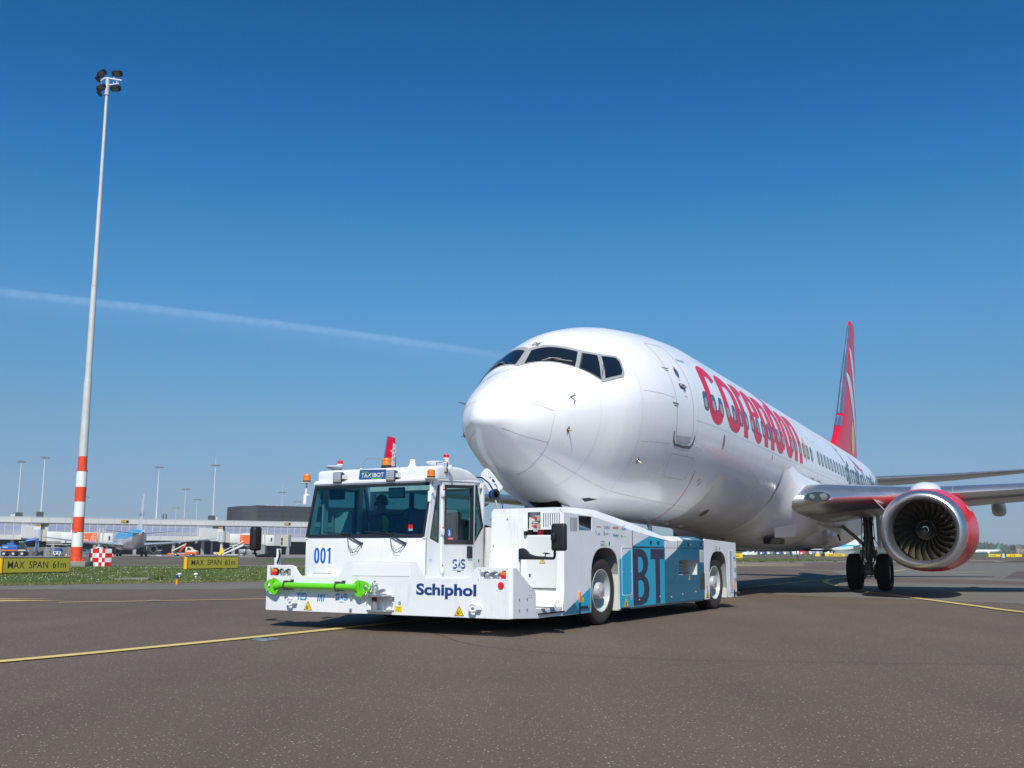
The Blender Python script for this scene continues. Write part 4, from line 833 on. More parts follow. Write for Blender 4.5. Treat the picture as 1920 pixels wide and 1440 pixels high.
mb = MB()
for x_, z_ in ((-.68, .98), (-.59, .98)): mb.cyl((x_, .205, z_+.13), (x_, .215, z_+.13), .009, .009, 8)
o = mb.build('screws', GREY, TB); o['kind'] = 'stuff'
# hitch
h = bpy.data.objects.new('hitch', None); COL.objects.link(h); h.parent = TB; KIDS.setdefault(TB, []).append(h)
mb = MB(); mb.box(-.155, .25, .22, .235, .275, .49); mb.box(-.155, -.145, .02, .22, .275, .49); mb.box(.24, .25, .02, .22, .275, .49); mb.build('hitch_pocket', STEEL, h)
mb = MB(); mb.prism([(-.20, -.03), (-.16, -.09), (-.05, -.13), (.12, -.11), (.20, -.02), (.22, .10), (-.16, .10)], lambda a, b, d: (a, b, d), .485, .515); mb.prism([(-.20, -.05), (-.16, -.09), (.14, -.09), (.20, -.02), (.22, .10), (-.16, .10)], lambda a, b, d: (a, b, d), .275, .305); mb.build('hitch_plates', STEEL, h, bevel=.003)
mb = MB(); mb.lathe([(0, .045), (.10, .048), (.11, .03)], (-.06, -.05, .31), Z, 20); mb.build('pin_socket', STEEL, h, ang=60)
MB().cyl((-.06, -.05, .40), (-.06, -.05, .49), .036, .036, 16).build('rusty_pin', mat('rust', (.12, .06, .03), .7, .3, var=.3), h)
mb = MB(); mb.lathe([(0, .045), (.085, .04), (.09, .02)], (-.06, -.05, .515), Z, 18); mb.tube([(-.09, -.05, .60), (-.098, -.05, .66), (-.07, -.05, .70), (-.04, -.05, .70), (-.015, -.05, .66), (-.02, -.05, .60)], .010, 8); mb.tube([(-.03, -.06, .54), (.06, -.07, .57), (.14, -.07, .585)], [.02, .026, .02], 10); mb.box(.0, .07, -.09, -.04, .515, .575); mb.build('hitch_pin', STEEL, h, ang=50)
MB().cyl((.085, -.04, .305), (.085, -.04, .49), .012, .012, 12).build('hitch_rod', STEEL, h)
mb = MB()
for k in range(14):
    t = k/13; c = Vector((-.20+.13*t+.02*sin(k*2), -.08+.02*cos(k*3), .50+.16*t**1.5+.01*sin(k))); a = k*1.57; mb.tube([c+Vector((cos(q)*.014*cos(a), .014*sin(a)*cos(q), .020*sin(q))) for q in [2*pi*j/6 for j in range(7)]], .0035, 5)
o = mb.build('safety_chain', STEEL, h); o['kind'] = 'stuff'
mb = MB()
for x_, z_ in ((.18, .47), (.21, .46), (.18, .30), (.21, .29)): mb.cyl((x_, .0, z_), (x_, -.03, z_), .014, .014, 10)
o = mb.build('hitch_bolts', STEEL, h); o['kind'] = 'stuff'
# lettering on the front
def ft(name, s_, x0, x1, z0, z1, m_, y=-.0015, **k): return text(name, s_, (x0, y, z0), X, Z, m_, TB, x1-x0, z1-z0, **k)
ft('airport_name', 'Schiphol', .62, 1.60, .478, .685, NAVY, bold=.038)
def stroke2(pts, w__, closed=False):
    P = [Vector(p) for p in pts]; n_ = len(P); A = []; Bq = []
    for i in range(n_):
        a = P[i-1] if (closed or i > 0) else P[0]; b = P[(i+1) % n_] if (closed or i < n_-1) else P[-1]; t = (b-a).normalized(); nn = Vector((-t.y, t.x))*w__/2; A.append(tuple(P[i]+nn)); Bq.append(tuple(P[i]-nn))
    return [A, Bq] if closed else [A+Bq[::-1]]
def logo(name, x, z, sc, segs, m_, y=-.0018, dirx=X, o=None):
    for k, sgm in enumerate(segs):
        L = sgm if isinstance(sgm[0], list) else [sgm]
        plate(name, [[(x+a*sc, z+b*sc) for a, b in q] for q in L], o(k) if o else (0, y-.0002*k, 0), dirx, Z, .0006, m_, TB)
TLD = [[(0, .8), (0, 1), (.62, 1), (.62, .8), (.41, .8), (.41, 0), (.21, 0), (.21, .8)], [(.72, 0), (.72, 1), (.92, 1), (.92, .2), (1.30, .2), (1.22, 0)], [[(1.05, .45), (1.05, 1), (1.6, 1), (1.85, .8), (1.85, .25), (1.62, 0), (1.35, 0), (1.28, .18), (1.5, .2), (1.64, .35), (1.64, .68), (1.5, .82), (1.25, .82), (1.25, .45)]]]
IAI = [[(0, 0), (.22, 1), (.42, 1), (.2, 0)], [(.32, 0), (.66, 1), (.86, 1), (.9, 0), (.72, 0), (.70, .7), (.5, 0)], [(1.0, 0), (1.2, 1), (1.4, 1), (1.2, 0)]]
SAS = [stroke2([(.92, .88), (.55, .97), (.18, .92), (.10, .72), (.25, .58)], .23)[0], stroke2([(.55, .47), (.88, .38), (.92, .16), (.6, .02), (.10, .08)], .23)[0], [(1.1, 0), (1.52, .9), (1.74, 0), (1.6, 0), (1.55, .22), (1.28, .22), (1.20, 0)], [(1.42, 1), (1.52, .75), (1.60, 1)], stroke2([(2.72, .88), (2.35, .97), (1.98, .92), (1.90, .72), (2.1, .56), (2.65, .40), (2.72, .16), (2.4, .02), (1.90, .08)], .23)[0], [(1.0, -.42), (1.0, -.30), (1.8, -.30), (1.8, -.42)]]
logo('maker_logo', -1.538, .405, .105, TLD, CYANP); logo('maker_logo', -1.145, .395, .105, IAI, CYANP); logo('maker_logo', -.805, .425, .082, SAS, CYANP)
def triangle(o_, u_, s_, parent=TB):
    a = plate('warning_triangle', [[(-.5*s_, 0), (.5*s_, 0), (.46*s_+.04*s_, .03*s_), (.03*s_, .87*s_), (-.03*s_, .87*s_), (-.5*s_, .03*s_)]], o_, u_, Z, .0015, SYELLOW, parent)
    u = Vector(u_).normalized(); nn = u.cross(Z); oo = Vector(o_)+nn*.0012
    plate('triangle_border', [[(-.5*s_, 0), (.5*s_, 0), (0, .87*s_)], [(-.42*s_, .045*s_), (.42*s_, .045*s_), (0, .78*s_)]], oo, u_, Z, .0008, BLACK, a)
    plate('pictogram', [[(-.20*s_, .12*s_), (-.20*s_, .30*s_), (-.12*s_, .42*s_), (-.06*s_, .40*s_), (-.08*s_, .25*s_), (0, .20*s_), (0, .12*s_)], [(.04*s_, .30*s_), (.04*s_, .50*s_), (.08*s_, .50*s_), (.08*s_, .34*s_), (.18*s_, .34*s_), (.18*s_, .30*s_)]][:1], oo, u_, Z, .0008, BLACK, a)
    plate('pictogram', [[(.02*s_, .26*s_), (.02*s_, .52*s_), (.05*s_, .52*s_), (.05*s_, .29*s_), (.20*s_, .29*s_), (.20*s_, .26*s_)]], oo, u_, Z, .0008, BLACK, a)
for x_ in (-1.311, 1.331): triangle((x_, -.002, .262), X, .155)
PF([ell(.345, .405, .022, .027, 20)], -.002, 'green_disc', mat('green_print', (.01, .28, .12), .4), .001); text('disc_letter', 'J', (.338, -.0035, .388), X, Z, WHITE, TB, .014, .034, bold=.02)
PF([rrect(.27, .385, .285, .365, .006)], -.002, 'yellow_plate', SYELLOW, .0015); text('plate_print', 'kg', (.295, -.0032, .30), X, Z, BLACK, TB, .05, .02); text('plate_print', '=== ==', (.28, -.0032, .335), X, Z, BLACK, TB, .08, .014)
# underbody and chassis
MB().box(-1.55, 1.30, .06, 1.5, .26, .75).build('front_chassis', BWHITE, TB)
MB().box(-1.62, 1.62, 2.25, 9.3, .24, 1.05).build('chassis', DARK, TB); MB().box(-1.62, 1.30, 1.5, 2.24, .24, .72).build('chassis', DARK, TB); MB().box(.62, .94, 1.98, 2.10, .60, 1.08).build('filler_panel', BWHITE, TB); MB().box(.93, .96, 1.53, 2.4, .5, 1.70).build('housing_side', BWHITE, TB)
MB().box(-2.1, -1.55, .06, .75, .26, .60).build('step_well', BWHITE, TB)
# --- cab
cb = bpy.data.objects.new('cab', None); COL.objects.link(cb); cb.parent = TB; KIDS.setdefault(TB, []).append(cb)
xl, xr = -1.585, .61
cabw = MB(); fs = .215
# lower walls (front, side, back) as thin solid boxes
MB().prism([(xl, .70), (xr, .70), (xr, 1.315), (xl, 1.325)], lambda a, b, d: (a, d, b), fs, fs+.05).build('cab_front', BWHITE, cb, bevel=.012)
def tri_y(z): return np.interp(z, [1.32, 2.115], [fs, .40])
for sg, xx in ((1, xr), (-1, xl)):
    # side wall with door and quarter-light openings
    side = [(fs+.01, .70), (fs+.01, 1.315), (.215, 1.32), (.395, 2.12), (.46, 2.17), (1.64, 2.20), (1.80, 1.50), (1.86, .88), (1.86, .70)]
    q1 = [(.325, 1.305), (.50, 2.06), (.565, 2.085), (.555, 1.235)]; q2 = [(.672, 1.236), (.672, 2.075), (1.44, 2.11), (1.44, 1.236)]; q3 = [(1.53, 1.25), (1.545, 2.13), (1.605, 2.13), (1.785, 1.50)]
    w3 = plate('cab_side', [side, q1, q2, q3], (xx-sg*.02, 0, 0), Y, Z, .04, BWHITE, cb, .004)
    CG = MATS.setdefault('cab_glass', None) or glass('cab_glass', (.50, .70, .70), refl=.05); MATS['cab_glass'] = CG
    for nm, q in (('quarter_light', q1), ('quarter_light', q3)):
        cx_ = sum(p[0] for p in q)/4; cz_ = sum(p[1] for p in q)/4; inn = [(cx_+(p[0]-cx_)*.80, cz_+(p[1]-cz_)*.95) for p in q]
        f_ = plate(nm, [q, inn], (xx-sg*.004, 0, 0), Y, Z, .012, BLACK, cb); plate('pane', [inn], (xx-sg*.012, 0, 0), Y, Z, .004, CG, f_)
    dr = plate('cab_door', [[(.612, .735), (.612, 2.115), (1.485, 2.15), (1.485, .715)], [(.655, 1.225), (.655, 2.085), (1.455, 2.12), (1.455, 1.225)]], (xx+sg*.012, 0, 0), Y, Z, .03, mat('cab_door_white', (.72, .73, .72), .4, var=.03) if 'cab_door_white' not in MATS else MATS['cab_door_white'], cb, .003)
    plate('door_window_frame', [[(.655, 1.225), (.655, 2.085), (1.455, 2.12), (1.455, 1.225)], [(.70, 1.29), (.70, 2.04), (1.405, 2.07), (1.405, 1.29)]], (xx+sg*.018, 0, 0), Y, Z, .03, BLACK, dr)
    plate('door_pane', [[(.70, 1.29), (.70, 2.04), (1.405, 2.07), (1.405, 1.29)]], (xx+sg*.010, 0, 0), Y, Z, .005, CG, dr)
    if True:
        hd = MB().box(*sorted((xx+sg*.02, xx+sg*.05)), 1.275, 1.41, 1.02, 1.20).build('door_handle', BLACK, dr, bevel=.012)
        for z_ in (.875, 1.415, 1.965):
            mb = MB(); mb.box(*sorted((xx+sg*.015, xx+sg*.055)), .58, .625, z_-.055, z_+.03); mb.build('door_hinge', BWHITE, dr, bevel=.005); MB().sphere((xx+sg*.045, .60, z_+.045), .014, 8, 6).build('hinge_cap', BRIGHTRED, dr)
# side emblem and stickers on the driver's door
sx = xr+.0285
def sd_plate(name, L, m_, x=sx, th=.0008, par=None): return plate(name, L if isinstance(L[0][0], (tuple, list)) else [L], (x, 0, 0), Y, Z, th, m_, par or cb)
for k, q in enumerate(SAS): sd_plate('side_emblem', [(.885+a*.125, .875+b*.125) for a, b in q], mat('emblem_navy', (.02, .06, .22), .4) if 'emblem_navy' not in MATS else MATS['emblem_navy'], sx+.0002*k)
text('emblem_caption', 'SMART AIRPORT SYSTEMS', (sx, .90, .838), Y, Z, MATS['emblem_navy'], cb, .30, .014)
sd_plate('blue_sticker', ell(.80, 1.39, .055, .062, 24), BLUEP, xr+.016, .001); sd_plate('sticker_figure', [(.785, 1.35), (.80, 1.40), (.79, 1.425), (.81, 1.43), (.825, 1.39), (.83, 1.35), (.815, 1.35), (.808, 1.38), (.80, 1.35)], WHITE, xr+.0175, .001)
sd_plate('red_sticker', rrect(.765, .92, 1.285, 1.325, .004), BRIGHTRED, xr+.016, .001); text('sticker_text', 'NO SMOKING', (xr+.0175, .79, 1.297), Y, Z, WHITE, cb, .11, .018, bold=.02)
sd_plate('green_sticker', ell(1.66, .98, .02, .03, 16), MATS['green_print'], xr+.0015, .001)
for s_ in (.36, 1.57):
    mb = MB(); rnd = random.Random(int(s_*100))
    for k in range(7): a = Vector((xr+.0015, s_+rnd.uniform(-.04, .04), .94+rnd.uniform(-.08, .08))); b = a+Vector((0, rnd.uniform(-.04, .04), rnd.uniform(-.05, .05))); mb.add([a, a+Vector((0, .004, .003)), b+Vector((0, .004, .003)), b], [(0, 1, 2, 3)])
    mb.build('scribbled_mark', DGREY, cb, fix=False)
# windscreen
gz0, gz1 = 1.325, 2.112; gy0, gy1 = fs-.002, .395
def wsp(x, z, off=0): t = (z-gz0)/(gz1-gz0); return Vector((x, gy0+(gy1-gy0)*t-off, z))
u_ = X; v_ = (wsp(0, gz1)-wsp(0, gz0)).normalized(); H_ = (wsp(0, gz1)-wsp(0, gz0)).length
plate('windscreen_frame', [[(xl+.005, 0), (xr-.005, 0), (xr-.005, H_), (xl+.005, H_)], [(xl+.045, .04), (xr-.045, .04), (xr-.045, H_-.045), (xl+.045, H_-.045)]], wsp(0, gz0, .004), u_, v_, .02, BLACK, cb)
plate('windscreen', [[(xl+.045, .04), (xr-.045, .04), (xr-.045, H_-.045), (xl+.045, H_-.045)]], wsp(0, gz0, .0), u_, v_, .006, MATS['cab_glass'], cb)
MB().prism([(xl, 2.085), (xr+.02, 2.075), (xr+.02, 2.17), (xl, 2.19)], lambda a, b, d: (a, d, b), .385, .46).build('windscreen_header', BWHITE, cb, bevel=.006)
for sg, x_ in ((1, xr), (-1, xl)):
    mb = MB(); mb.loft([[wsp(x_-sg*.045, z_, .008), wsp(x_+sg*.004, z_, .008), wsp(x_+sg*.004, z_, -.05), wsp(x_-sg*.02, z_, -.06)] for z_ in (1.30, 2.12)], True, True); mb.build('windscreen_pillar', BWHITE, cb, bevel=.006)
# rear wall with window
plate('cab_rear', [[(xl, .70), (xr, .70), (xr, 2.18), (xl, 2.18)], [(xl+.10, 1.28), (xr-.12, 1.28), (xr-.12, 2.06), (xl+.10, 2.06)]], (0, 1.80, 0), X, Z, .04, BWHITE, cb)
plate('rear_window', [[(xl+.10, 1.28), (xr-.12, 1.28), (xr-.12, 2.06), (xl+.10, 2.06)]], (0, 1.79, 0), X, Z, .005, MATS['cab_glass'], cb)
MB().box(-.78, -.70, 1.76, 1.79, 1.28, 2.06).build('window_bar', BLACK, cb); MB().box(xl+.04, xr-.04, .27, 1.78, .72, .78).build('cab_floor', DARK, cb)
# roof
rf = MB(); rings = []
def rr_(y, x0, x1, z0, z1, c): return [Vector((x0, y, z0)), Vector((x1, y, z0)), Vector((x1, y, z1-c)), Vector((x1-c, y, z1)), Vector((x0+c, y, z1)), Vector((x0, y, z1-c))]
MB().loft([rr_(.425, xl+.03, xr+.03, 2.165, 2.335, .02), rr_(.50, xl+.03, xr+.04, 2.165, 2.355, .02), rr_(1.05, xl+.03, xr+.035, 2.175, 2.365, .03), rr_(1.40, xl+.04, xr+.02, 2.185, 2.345, .06), rr_(1.66, xl+.06, xr, 2.19, 2.245, .04)], True, True).build('roof_box', BWHITE, cb, bevel=.008)
MB().loft([rr_(.37, xl-.01, xr+.035, 2.135, 2.165, .006), rr_(1.70, xl-.01, xr+.03, 2.175, 2.195, .006)], True, True).build('roof_gutter', BWHITE, cb)
PF([[(-.765, 2.170), (-.235, 2.160), (-.255, 2.325), (-.745, 2.335)]], .419, 'roof_sign', mat('sign_blue', (.03, .09, .24), .4), .003)
text('sign_text', 'TA', (-.715, .4165, 2.218), X, Z, WHITE, cb, .115, .062, bold=.012); text('sign_text', 'IBOT', (-.505, .4165, 2.218), X, Z, WHITE, cb, .215, .062, bold=.012)
plate('sign_green_line', stroke2([(-.70, 2.300), (-.60, 2.298), (-.535, 2.218), (-.515, 2.200), (-.34, 2.197)], .011), (0, .4165, 0), X, Z, .0006, GREENP, cb); plate('sign_stroke', stroke2([(-.60, 2.218), (-.525, 2.280)], .012), (0, .416, 0), X, Z, .0006, WHITE, cb)
# number plate 001 and lower front cover
MB().box(-1.41, -1.06, .198, .213, .80, 1.195).build('number_panel', BWHITE, cb, bevel=.006)
o001 = lambda k: (0, .1965-.0003*k, 0)
for k, cx_ in enumerate((-1.345, -1.225)):
    for q in stroke2([(cx_+.036*math.copysign(abs(cos(t))**.8, cos(t)), 1.065+.09*math.copysign(abs(sin(t))**.8, sin(t))) for t in [2*pi*j/32 for j in range(32)]], .026, True)[:0]: pass
    plate('digit', stroke2([(cx_+.034*math.copysign(abs(cos(t))**.85, cos(t)), 1.055+.100*math.copysign(abs(sin(t))**.85, sin(t))) for t in [2*pi*j/32 for j in range(32)]], .036, True), (0, .1965, 0), X, Z, .0008, BLUEP, cb)
plate('digit', [[(-1.118, .937), (-1.08, .937), (-1.08, 1.172), (-1.107, 1.172), (-1.145, 1.145), (-1.145, 1.108), (-1.118, 1.125)]], (0, .1965, 0), X, Z, .0008, BLUEP, cb)
# wipers
for x0 in (-.62, .16):
    mb = MB(); a = Vector((x0+.115, .195, 1.235)); b = wsp(x0-.24, 1.40, .03); mb.tube([a, a.lerp(b, .5)+Vector((0, -.015, 0)), b], [.014, .010, .008], 8); mb.tube([wsp(x0-.62, 1.405, .025), wsp(x0-.1, 1.365, .025)], .010, 6); mb.cyl(a+Vector((0, .03, 0)), a-Vector((0, .02, 0)), .018, .016, 10)
    mb.tube([a+Vector((0, -.01, -.01)), a+Vector((-.06, -.02, -.06)), a+Vector((-.16, -.01, -.10)), a+Vector((-.23, -.01, -.03)), a+Vector((-.25, -.01, .08))], .004, 5)
    mb.tube([a+Vector((-.01, -.012, -.02)), a+Vector((-.10, -.02, -.12)), a+Vector((-.18, -.01, -.14)), a+Vector((-.24, -.01, -.04)), a+Vector((-.26, -.01, .07))], .003, 5); mb.build('wiper', BLACK, cb)
# work lamps on the roof, beacons, antennas
LED = mat('led_face', (.62, .63, .66), .15, .5, coat=.8)
def work_lamp(x, y, z, ry=0.0, label=None, led=True):
    e = MB().box(-.085, .085, .0, .06, -.08, .08).build('work_lamp', BLACK, TB, bevel=.014); e.location = (x, y, z); e.rotation_euler = (0, 0, ry)
    MB().box(-.075, .075, -.006, .0, -.07, .07).build('lamp_face', LED, e, bevel=.006)
    if led:
        mb = MB()
        for i in range(5):
            for j in range(4): mb.sphere((-.056+.028*i, -.007, -.045+.03*j), .011, 6, 4)
        o_ = mb.build('led_lenses', CLEAR, e); o_['kind'] = 'stuff'
    mb = MB()
    for k in range(6): mb.box(-.08, .08, .062+.008*k, .065+.008*k, -.07, .07)
    mb.build('cooling_fins', BLACK, e)
    mb = MB(); mb.box(.085, .12, .02, .05, -.02, .02); mb.box(-.02, .02, .04, .08, -.12, -.08); mb.box(.10, .15, .0, .06, -.025, .035); mb.build('lamp_bracket', OFFW, e); return e
work_lamp(-1.125, .345, 2.228); work_lamp(-.125, .345, 2.222)
work_lamp(xr+.005, .60, 2.335, R(25), led=False); work_lamp(xl-.03, .62, 2.29, R(-60), led=False)
def beacon(x, y, z, col, r=.058, h=.085, base=.03, bm=BLACK):
    e = MB().lathe([(0, r*1.08), (base, r*1.05), (base, r*.9), (base, 0)], (x, y, z), Z, 24).build('beacon_base', bm, TB)
    MB().lathe([(base, r*.98), (base+h*.8, r*.92), (base+h*.93, r*.85), (base+h, r*.6), (base+h+.004, 0)], (x, y, z), Z, 24).build('beacon_lens', col, e, ang=50)
    mb = MB()
    for k in range(3): mb.lathe([(base+h*(.2+.22*k), r*1.0), (base+h*(.25+.22*k), r*1.01), (base+h*(.30+.22*k), r*.98)], (x, y, z), Z, 24)
    mb.build('lens_rib', col, e, ang=50); return e
beacon(-.40, .62, 2.36, AMBER, .075, .11, .045)
for x_, z_ in ((xr-.015, 2.155), (xl-.145, 2.165)):
    beacon(x_, .36, z_+.015, AMBER, .058, .10, .02); mb = MB(); mb.lathe([(0, .10), (.008, .10), (.008, 0)], (x_, .36, z_), Z, 24); mb.tube([(x_, .36, z_), (x_, .34, z_-.28)], .016, 10); mb.tube([(x_, .335, z_-.18), (x_, .33, z_-.33)], .030, 12); mb.box(min(x_, x_-.02), max(x_, x_+.06), .34, .37, z_-.2, z_-.17); mb.build('beacon_post', BWHITE, TB)
for x_, hh in ((-1.72, 2.40), (.22, 2.395)):
    MB().lathe([(0, .03), (.02, .06), (.045, .125), (.06, .135), (.072, .12), (.08, 0)], (x_, 1.0, hh), Z, 32).build('gps_dome', BWHITE, TB, ang=50)
beacon(-1.70, 1.12, 2.49, REDLENS, .045, .06, .02, BWHITE); MB().tube([(-1.70, 1.12, 2.42), (-1.70, 1.12, 2.49)], .03, 8).build('beacon_stem', GREY, TB)
beacon(.43, 1.0, 2.50, REDLENS, .045, .055, .012, BWHITE); MB().tube([(.44, 1.0, 2.33), (.44, 1.0, 2.50)], [.045, .04], 10).build('beacon_stem', LGREY, TB)
MB().lathe([(0, .14), (.02, .13), (.035, .07), (.06, .05), (.14, .042), (.15, .03), (.152, 0)], (-.19, 1.0, 2.37), Z, 28).build('antenna_dome', BWHITE, TB, ang=40)
MB().tube([(-1.10, .9, 2.38), (-1.08, .9, 2.44), (-1.03, .9, 2.52), (-.98, .9, 2.56), (-.60, .9, 2.53)], .006, 6).build('whip_aerial', GREY, TB); MB().cyl((-1.10, .9, 2.36), (-1.10, .9, 2.41), .022, .012, 10).build('aerial_foot', BWHITE, TB)
MB().lathe([(0, .06), (.02, .06), (.025, 0)], (.40, 1.45, 2.30), Z, 20).build('roof_vent', BLACK, TB)
MB().tube([(.52, 1.55, 2.25), (.60, 1.75, 2.26), (.66, 1.86, 2.18), (.70, 1.92, 2.08)], .012, 6).build('horn_cable', BLACK, TB); MB().lathe([(-.06, .03), (-.04, .075), (.04, .085), (.05, .05)], (.72, 1.92, 2.0), (.9, -.3, 0), 20).build('horn', BLACK, TB, ang=50); MB().lathe([(.03, .088), (.048, .086)], (.72, 1.92, 2.0), (.9, -.3, 0), 20).build('horn_ring', BLUEP, TB)
MB().tube([(.86, 1.78, 1.60), (.99, 1.70, 1.15), (1.02, 1.68, .85)], .055, 14).build('intake_pipe', mat('olive_grey', (.22, .22, .18), .5, .3), TB); MB().lathe([(0, .08), (.03, .09), (.06, .075), (.07, 0)], (.84, 1.79, 1.58), Z, 18).build('pipe_cap', GREY, TB)
# --- inside the cab: seats, consoles, wheel
MB().lathe([(0, .20), (.10, .19), (.16, .15), (.18, .0)], (-.23, .62, 1.22), Z, 24).build('steering_console', DGREY, TB, ang=60); MB().cyl((-.23, .62, .75), (-.23, .62, 1.24), .18, .20, 20).build('console_column', DGREY, TB)
mb = MB(); c = Vector((-.16, .88, 1.60)); A1, A2 = Vector((1, 0, 0)), Vector((0, .45, .9)).normalized(); mb.tube([c+A1*.19*cos(t)+A2*.19*sin(t) for t in [2*pi*k/28 for k in range(29)]], .014, 8, False); mb.tube([c-A1*.18, c+A1*.18], .012, 6); mb.tube([c, c-A2*.18], .012, 6); mb.build('steering_wheel', BLACK, TB)
MB().box(-.05, .34, .70, .74, 1.42, 1.74).build('monitor', BLACK, TB, bevel=.02); MB().box(-.80, -.56, .74, .78, 1.42, 1.66).build('monitor', BLACK, TB, bevel=.02)
for x_ in (-.97, .12):
    MB().box(x_-.24, x_+.24, 1.05, 1.5, 1.02, 1.14).build('seat', BLACK, TB, bevel=.03); MB().box(x_-.24, x_+.24, 1.46, 1.58, 1.1, 1.72).build('backrest', BLACK, TB, bevel=.04)
MB().box(-1.5, .5, .30, .62, 1.05, 1.22).build('dashboard', BLACK, TB, bevel=.03)
for x_ in (-1.25, -.12):
    e = MB().box(x_-.15, x_+.15, .50, .53, 1.90, 2.06).build('interior_mirror', BLACK, TB, bevel=.03)
    if x_ > -1: plate('mirror_glass', [rrect(-.13, .13, -.065, .065, .03)], (x_, .498, 1.98), X, Z, .003, mat('mirror_glass', (.35, .38, .42), .05, 1.0), e)
text('windscreen_sticker', 'C', (.33, .232, 1.46), X, Z, BLACK, TB, .02, .03, bold=.03); plate('sticker', [rrect(.30, .375, 1.44, 1.50, .003)], (0, .236, 0), X, Z, .0008, BRIGHTRED, TB); plate('sticker', [rrect(.30, .375, 1.41, 1.438, .002)], (0, .236, 0), X, Z, .0008, WHITE, TB)
# --- machinery housing beside the cab: front face with panel, switches and louvres
hf = 1.52
def hb(name, L, m_, y=hf, th=.012, bv=.0, par=None): return plate(name, L if isinstance(L[0][0], (tuple, list)) else [L], (0, y, 0), X, Z, th, m_, par or TB, bv)
face = [(.925, .60), (.925, 1.70), (.96, 1.755), (1.97, 1.765), (2.06, 1.735), (2.145, 1.68), (2.145, .33), (1.30, .33), (1.30, .60)]
sw_hole = [(1.545, 1.45), (1.545, 1.70), (1.765, 1.70), (1.765, 1.45)]; slot = [(1.54, 1.36), (1.54, 1.445), (2.06, 1.445), (2.055, 1.36)]
lou = [[(1.805+.0295*k*1.25, 1.47 if k < 3 else 1.50), (1.805+.0295*k*1.25, 1.685), (1.823+.0295*k*1.25, 1.685), (1.823+.0295*k*1.25, 1.47 if k < 3 else 1.50)] for k in range(8)]
hb('housing_front', [face, sw_hole, slot]+lou, BWHITE, bv=.002)
MB().box(.94, 2.05, 1.60, 1.62, .4, 1.74).build('housing_lining', DARK, TB); MB().box(1.54, 1.77, 1.575, 1.59, 1.44, 1.71).build('switch_recess', OFFW, TB)
hb('housing_panel', [rrect(.955, 1.495, .62, 1.655, .004)], BWHITE, hf-.010, .008, .002)
mb = MB()
for x_, z_ in ((1.205, 1.60), (.965, 1.20)): mb.cyl((x_, hf-.02, z_), (x_, hf-.010, z_), .014, .014, 10)
mb.build('panel_lock', GREY, TB)
for z_ in (1.62, 1.50):
    e = MB().box(1.655, 1.74, 1.53, 1.575, z_-.05, z_+.03).build('isolator_switch', mat('khaki_metal', (.35, .33, .25), .5) if 'khaki_metal' not in MATS else MATS['khaki_metal'], TB, bevel=.004)
    MB().box(1.615, 1.70, 1.505, 1.53, z_-.018, z_+.006).build('switch_lever', BRIGHTRED, e, bevel=.006); MB().box(1.64, 1.71, 1.52, 1.57, z_-.085, z_-.065).build('switch_label', LGREY, e)
MB().box(1.68, 1.78, 1.57, 1.60, 1.36, 1.44).build('red_cable_duct', BRIGHTRED, TB)
hb('cabinet_door', [[(1.54, .60), (1.54, 1.345), (2.055, 1.345), (2.02, .60)]], OFFW, hf-.010, .010, .002)
e = plate('voltage_triangle', [[(-.045, 0), (.045, 0), (0, .08)]], (1.80, hf-.017, .955), X, Z, .001, SYELLOW, TB); plate('triangle_border', [[(-.05, -.003), (.05, -.003), (0, .086)], [(-.04, .004), (.04, .004), (0, .072)]], (1.80, hf-.0178, .955), X, Z, .0006, BLACK, e); plate('bolt_mark', [[(0, .055), (-.012, .03), (0, .03), (-.005, .012), (.012, .036), (.002, .036)]], (1.80, hf-.0185, .955), X, Z, .0005, BLACK, e)
MB().box(1.575, 1.605, hf-.02, hf-.012, .755, .80).build('door_lock', DGREY, TB); MB().box(1.505, 1.545, hf-.05, hf, 1.36, 1.42).build('hinge_block', BLACK, TB)
MB().box(1.55, 2.02, hf-.025, hf, .585, .597).build('ledge', DGREY, TB)
MB().loft([[Vector((1.32, hf+.06, .55)), Vector((2.05, hf+.06, .55)), Vector((2.05, hf+.08, .55)), Vector((1.32, hf+.08, .55))], [Vector((1.32, hf-.12, .34)), Vector((2.02, hf-.12, .34)), Vector((2.02, hf+.08, .34)), Vector((1.32, hf+.08, .34))]], True, True).build('step_apron', BWHITE, TB)
st = MB(); st.box(1.32, 2.13, .66, 1.46, .31, .325); st.build('step', BWHITE, TB)
mb = MB()
for k in range(24): mb.box(2.128, 2.14, .68+.032*k, .695+.032*k, .305, .345)
o = mb.build('step_grating', LGREY, TB); o['kind'] = 'stuff'; MB().box(2.13, 2.165, .72, 1.50, .268, .288).build('step_edge', BLACK, TB)
MB().box(2.125, 2.145, .655, 1.44, .222, .30).build('step_skirt', BWHITE, TB)
mb = MB(); mb.cyl((1.44, .62, .60), (1.44, .62, 1.10), .016, .016, 8); mb.build('handrail', BWHITE, TB)
# mirrored housing on the other side (seen through the cab)
hb('housing_front', [[(-2.05, .33), (-2.10, 1.70), (-2.0, 1.76), (-1.75, 1.76), (-1.72, .33)]], BWHITE, bv=.002); 
hb('cab_back_panel', [[(-1.70, .60), (-1.70, 1.50), (.92, 1.50), (.92, .60)]]+[[(-1.45+.055*k, 1.22), (-1.45+.055*k, 1.44), (-1.425+.055*k, 1.44), (-1.425+.055*k, 1.22)] for k in range(12)], BWHITE, 2.2)
